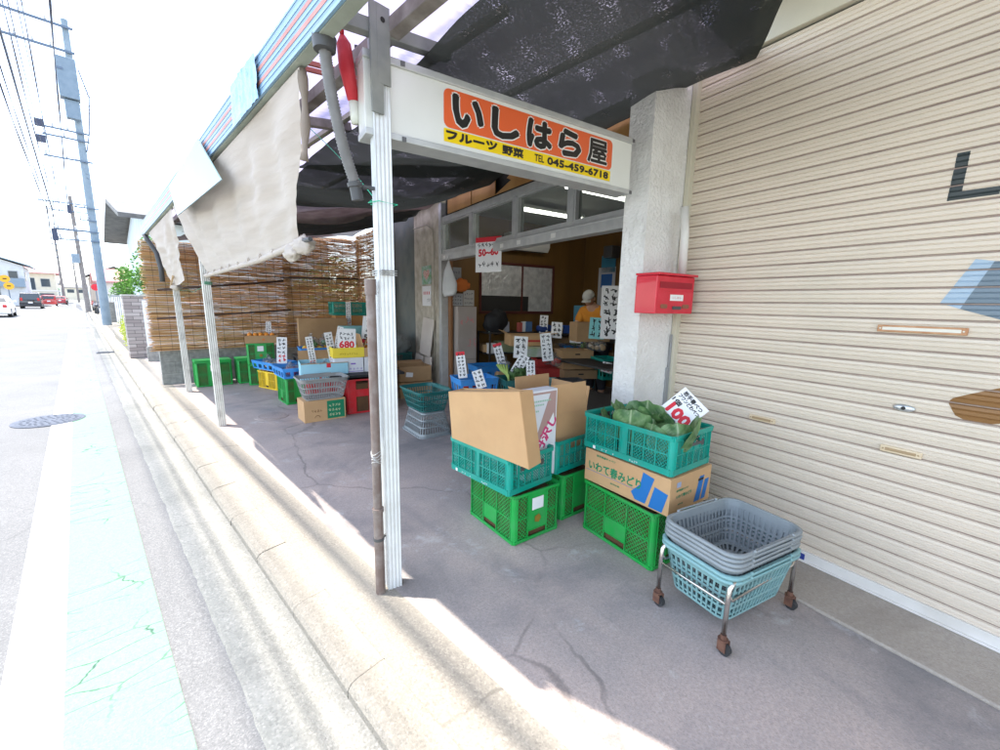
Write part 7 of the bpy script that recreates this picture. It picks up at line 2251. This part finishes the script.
def wire(label, pts, r, sag, group='overhead cables along the road', bundle=1):
    mb = MB()
    P = []
    for a, b in zip(pts, pts[1:]):
        a = Vector(a); b = Vector(b); n = 14
        for i in range(n + (b == Vector(pts[-1]))):
            t_ = i / n; q = a.lerp(b, t_); q.z -= sag * 4 * t_ * (1 - t_); P.append(q)
    o = P[0].copy()
    for k in range(bundle):
        ph = k * 2.1
        mb.tube([p - o + Vector((r * 1.1 * math.cos(ph + i * .8), 0, r * 1.1 * math.sin(ph + i * .8))) * (bundle > 1) for i, p in enumerate(P)], r, 5)
    ob = mb.build('overhead_cable', wire_m, None, smooth=True, loc=o); tag(ob, label, 'cable', group); return ob
A1 = 30.1
spec = [(-1.6, 14.25, 9.8, .018, 'thin cable on the left end of the top cross arm'), (-.9, 14.25, 9.9, .018, 'thin cable on the middle of the top cross arm'), (-.3, 14.2, 9.9, .018, 'thin cable on the top cross arm beside the pole'),
        (-1.7, 13.15, 9.3, .022, 'cable on the left end of the second cross arm'), (-1.1, 13.15, 9.3, .022, 'cable on the middle of the second cross arm'),
        (.35, 9.5, 7.7, .016, 'thick black cable passing in front of the transformer box'), (-.25, 9.2, 7.6, .011, 'twisted cable on the short upper bracket'), (-.35, 8.2, 7.4, .011, 'twisted cable on the short lower bracket'), (-.3, 4.9, 5.2, .012, 'lowest black cable along the poles')]
for x, z, z2, r, lab in spec:
    wire(lab, [(x, -6, z - .1), (x, A1, z), (x * .6, 56.3, z2), (x * .5 - 1.2, 112, z2 + .6)], r, .5 if z > 6 else .25, bundle=2 if r >= .016 else 1)
p_a = ray(165, 0).normalized() * 26; p_b = ray(292, 60).normalized() * 20
for i, dz in enumerate((0, .28, .62)):
    wire(['lowest of the three thin wires crossing the sky above the awning', 'middle of the three thin wires crossing the sky above the awning', 'highest of the three thin wires crossing the sky above the awning'][i],
         [(p_a.x * 1.5, p_a.y * 1.5, p_a.z * 1.5 + EYE + dz), (p_a.x, p_a.y, p_a.z + EYE + dz), (p_b.x, p_b.y, p_b.z + EYE + dz), (p_b.x + 5, p_b.y - 8, p_b.z + dz)], .009, .12, 'thin wires above the awning')
for i, (z, q, zz) in enumerate(((8.0, 176, 7.0), (7.5, 172, 5.6), (7.3, 170, 5.2))):
    d = ray(q, 200)
    wire(['upper service wire from the big pole to the pale blue house', 'middle service wire from the big pole to the pale blue house', 'lowest service wire from the big pole to the pale blue house'][i],
         [(1.0, 30.2, z), (3.2 + .2 * i, 21, zz)], .009, .2, 'service wires to the pale blue house')
# crossing lamps sign on the left
t = thing('warning_sign', 'yellow and orange round warning signs on a thin pole at the left', 'sign', (-4.35, 60, RZ))
mb = MB(); mb.cyl((0, 0, 0), (0, 0, 2.8), .04, n=10); mb.build('pole', steel, t)
for x, z in ((-.12, 3.0), (.06, 2.35)):
    mb = MB(); mb.cyl((x, -.1, z), (x, -.05, z), .33, n=20); mb.build('disc', mat('sign_amber', (.75, .38, .02), rough=.4), t)
    mb = MB(); mb.box((x - .12, -.108, z - .05), (x + .12, -.102, z + .05)); mb.build('symbol', dark_m, t)

# ---- vehicles
tyre = mat('tyre', (.02, .02, .02), rough=.8); rimm = mat('alloy', (.5, .5, .52), rough=.3, metal=.8); cglass = mat('car_glass', (.02, .03, .035), rough=.05, spec=.8)


def car(label, x, y, col, L, Wd, H, kind, group=None, cat='car', name='parked_car'):
    """rear faces the camera (-y); origin at ground centre"""
    t = thing(name, label, cat, (x, y, RZ), 0, group)
    paint = mat('paint_%s' % label[:12].replace(' ', '_'), col, rough=.25, coat=.8)
    if kind == 'van':
        lower = [(-L / 2, .35), (-L / 2 - .02, .7), (-L / 2, 1.0), (L / 2 - .9, 1.02), (L / 2 - .1, .85), (L / 2, .55), (L / 2, .3), (-L / 2 + .1, .25)]
        upper = [(-L / 2 + .02, 1.0), (-L / 2 + .12, H - .1), (-L / 2 + .35, H), (L / 2 - 1.9, H), (L / 2 - 1.5, H - .08), (L / 2 - .8, 1.02)]
    else:
        lower = [(-L / 2 + .03, .35), (-L / 2, .6), (-L / 2 + .05, .9), (-L / 2 + .8, .95), (L / 2 - 1.2, .93), (L / 2 - .15, .75), (L / 2, .55), (L / 2 - .03, .28), (-L / 2 + .1, .24)]
        upper = [(-L / 2 + .55, .93), (-L / 2 + 1.1, H - .06), (-L / 2 + 1.6, H), (L / 2 - 2.2, H - .02), (L / 2 - 1.25, .93)]
    def hull(poly, w0, w1, z0, z1, m, nm):
        mb = MB()
        def hw(z): return w0 + (w1 - w0) * max(0, min(1, (z - z0) / (z1 - z0)))
        n = len(poly)
        vs = [(-hw(z), a, z) for a, z in poly] + [(hw(z), a, z) for a, z in poly]
        mb.add(vs, [tuple(range(n)), tuple(range(2 * n - 1, n - 1, -1))] + [(i, n + i, n + (i + 1) % n, (i + 1) % n) for i in range(n)])
        return mb.build(nm, m, t, bevel=.05)
    b1_ = hull(lower, Wd / 2, Wd / 2 * .97, .3, 1, paint, 'body')
    hull(upper, Wd / 2 * .96, Wd / 2 * .80, .95, H, paint, 'cabin')
    za = 1.03; zb_ = H - .14
    f = (zb_ - .95) / (H - .95)
    wt = Wd / 2 * (.96 - .16 * f); wb = Wd / 2 * .94
    yr0 = upper[0][0]; yr1 = upper[1][0]
    mb = MB(); k = (za - upper[0][1]) / (upper[1][1] - upper[0][1]); k2 = min(1, (zb_ - upper[0][1]) / (upper[1][1] - upper[0][1]))
    ya = yr0 + (yr1 - yr0) * k - .02; yb = yr0 + (yr1 - yr0) * k2 - .02
    mb.add([(-wb * .88, ya, za), (wb * .88, ya, za), (wt * .85, yb, zb_), (-wt * .85, yb, zb_)], [(0, 1, 2, 3)]); mb.build('rear_window', cglass, t, solid=.01)
    for s in (-1, 1):
        mb = MB(); y0_ = yr1 + .1; y1_ = upper[-1][0] - .5
        mb.add([(s * (wb + .012), y0_ - .15, za), (s * (wb + .012), y1_ + .25, za), (s * (wt + .014), y1_ - .35, zb_), (s * (wt + .014), y0_ + .15, zb_)], [(0, 1, 2, 3)]); mb.build('side_window', cglass, t, solid=.01)
        mb = MB(); zl = .78 if kind != 'van' else 1.0
        mb.box((s * Wd / 2 * .74 - .09, -L / 2 - .03, zl - .1), (s * Wd / 2 * .74 + .09, -L / 2 + .03, zl + (.1 if kind != 'van' else .22))); mb.build('tail_light', mat('tail_red', (.5, .02, .02), rough=.3), t, bevel=.02)
        for yy in (-L / 2 + .8, L / 2 - .85):
            mb = MB(); mb.cyl((s * (Wd / 2 - .2), yy, .31), (s * (Wd / 2 + .005), yy, .31), .31, n=24); wl = mb.build('wheel', tyre, t, smooth=True, flat_angle=40)
            mb = MB(); mb.cyl((s * (Wd / 2 + .006), yy, .31), (s * (Wd / 2 + .015), yy, .31), .19, n=18); mb.build('rim', rimm, wl)
        mb = MB(); mb.box((s * (Wd / 2 + .02) - .03, L / 2 - 1.5, 1.0), (s * (Wd / 2 + .16), L / 2 - 1.42, 1.14)) if s > 0 else mb.box((s * (Wd / 2 + .16), L / 2 - 1.5, 1.0), (s * (Wd / 2 + .02) + .03, L / 2 - 1.42, 1.14)); mb.build('mirror', paint, t, bevel=.02)
    mb = MB(); mb.box((-.17, -L / 2 - .035, .62), (.17, -L / 2 - .012, .8)); mb.build('number_plate', paper_m, t)
    mb = MB(); mb.box((-Wd / 2 + .04, -L / 2 - .05, .28), (Wd / 2 - .04, -L / 2 + .04, .52)); mb.build('bumper', paint, t, bevel=.04)
    return t


car('white saloon car cut by the left edge of the view', -4.15, 46.5, (.7, .71, .72), 4.4, 1.7, 1.48, 'car')
car('black minivan behind the white car on the left', -3.75, 74, (.012, .013, .02), 4.6, 1.75, 1.85, 'van')
car('red small car parked beyond the black minivan', -2.9, 92, (.5, .03, .03), 3.9, 1.65, 1.6, 'van')
car('dark red car farthest along the left of the road', -2.1, 108, (.3, .02, .03), 4.0, 1.65, 1.5, 'car')
t = thing('motor_scooter', 'dark parked scooter beyond the red cars on the left', 'scooter', (-1.15, 100, RZ))
mb = MB(); mb.loft([(0, -.7, .6), (0, -.4, .75), (0, .1, .5), (0, .5, .6), (0, .6, 1.0)], [.14, .18, .14, .14, .08], 10); mb.build('body', dkplastic, t, smooth=True)
for yy in (-.6, .65):
    mb = MB(); mb.cyl((-.06, yy, .26), (.06, yy, .26), .26, n=18); mb.build('wheel', tyre, t)
mb = MB(); mb.tube([(-.32, .5, 1.02), (0, .58, 1.05), (.32, .5, 1.02)], .02, 6); mb.build('handlebar', dkplastic, t)
t = thing('road_sign', 'small red round road sign beyond the big utility pole', 'sign', (1.3, 52, RZ))
mb = MB(); mb.cyl((0, 0, 0), (0, 0, 2.6), .035, n=10); mb.build('pole', steel, t)
mb = MB(); mb.cyl((0, -.06, 2.35), (0, -.03, 2.35), .3, n=20); mb.build('disc', redm, t)
for i, (y, c) in enumerate(((62, (.3, .05, .03)), (50, (.05, .05, .06)))):
    t = thing('motorbike', ['dark motorbike parked far on the right of the road', 'black motorbike parked under the red road sign'][i], 'motorbike', (1.2 - .1 * i, y, RZ), R(4))
    mb = MB(); mb.loft([(0, -.7, .75), (0, -.3, .8), (0, .2, .7), (0, .5, .85), (0, .6, 1.05)], [.1, .16, .18, .12, .07], 10); mb.build('body', mat('bike_%d' % i, c, rough=.3), t, smooth=True)
    for yy in (-.65, .68):
        mb = MB(); mb.cyl((-.05, yy, .3), (.05, yy, .3), .3, n=18); mb.build('wheel', tyre, t)
    mb = MB(); mb.tube([(-.32, .5, 1.05), (0, .58, 1.1), (.32, .5, 1.05)], .02, 6); mb.build('handlebar', dkplastic, t)
# shop-side wires shadows come from a cable pair crossing low over the kerb
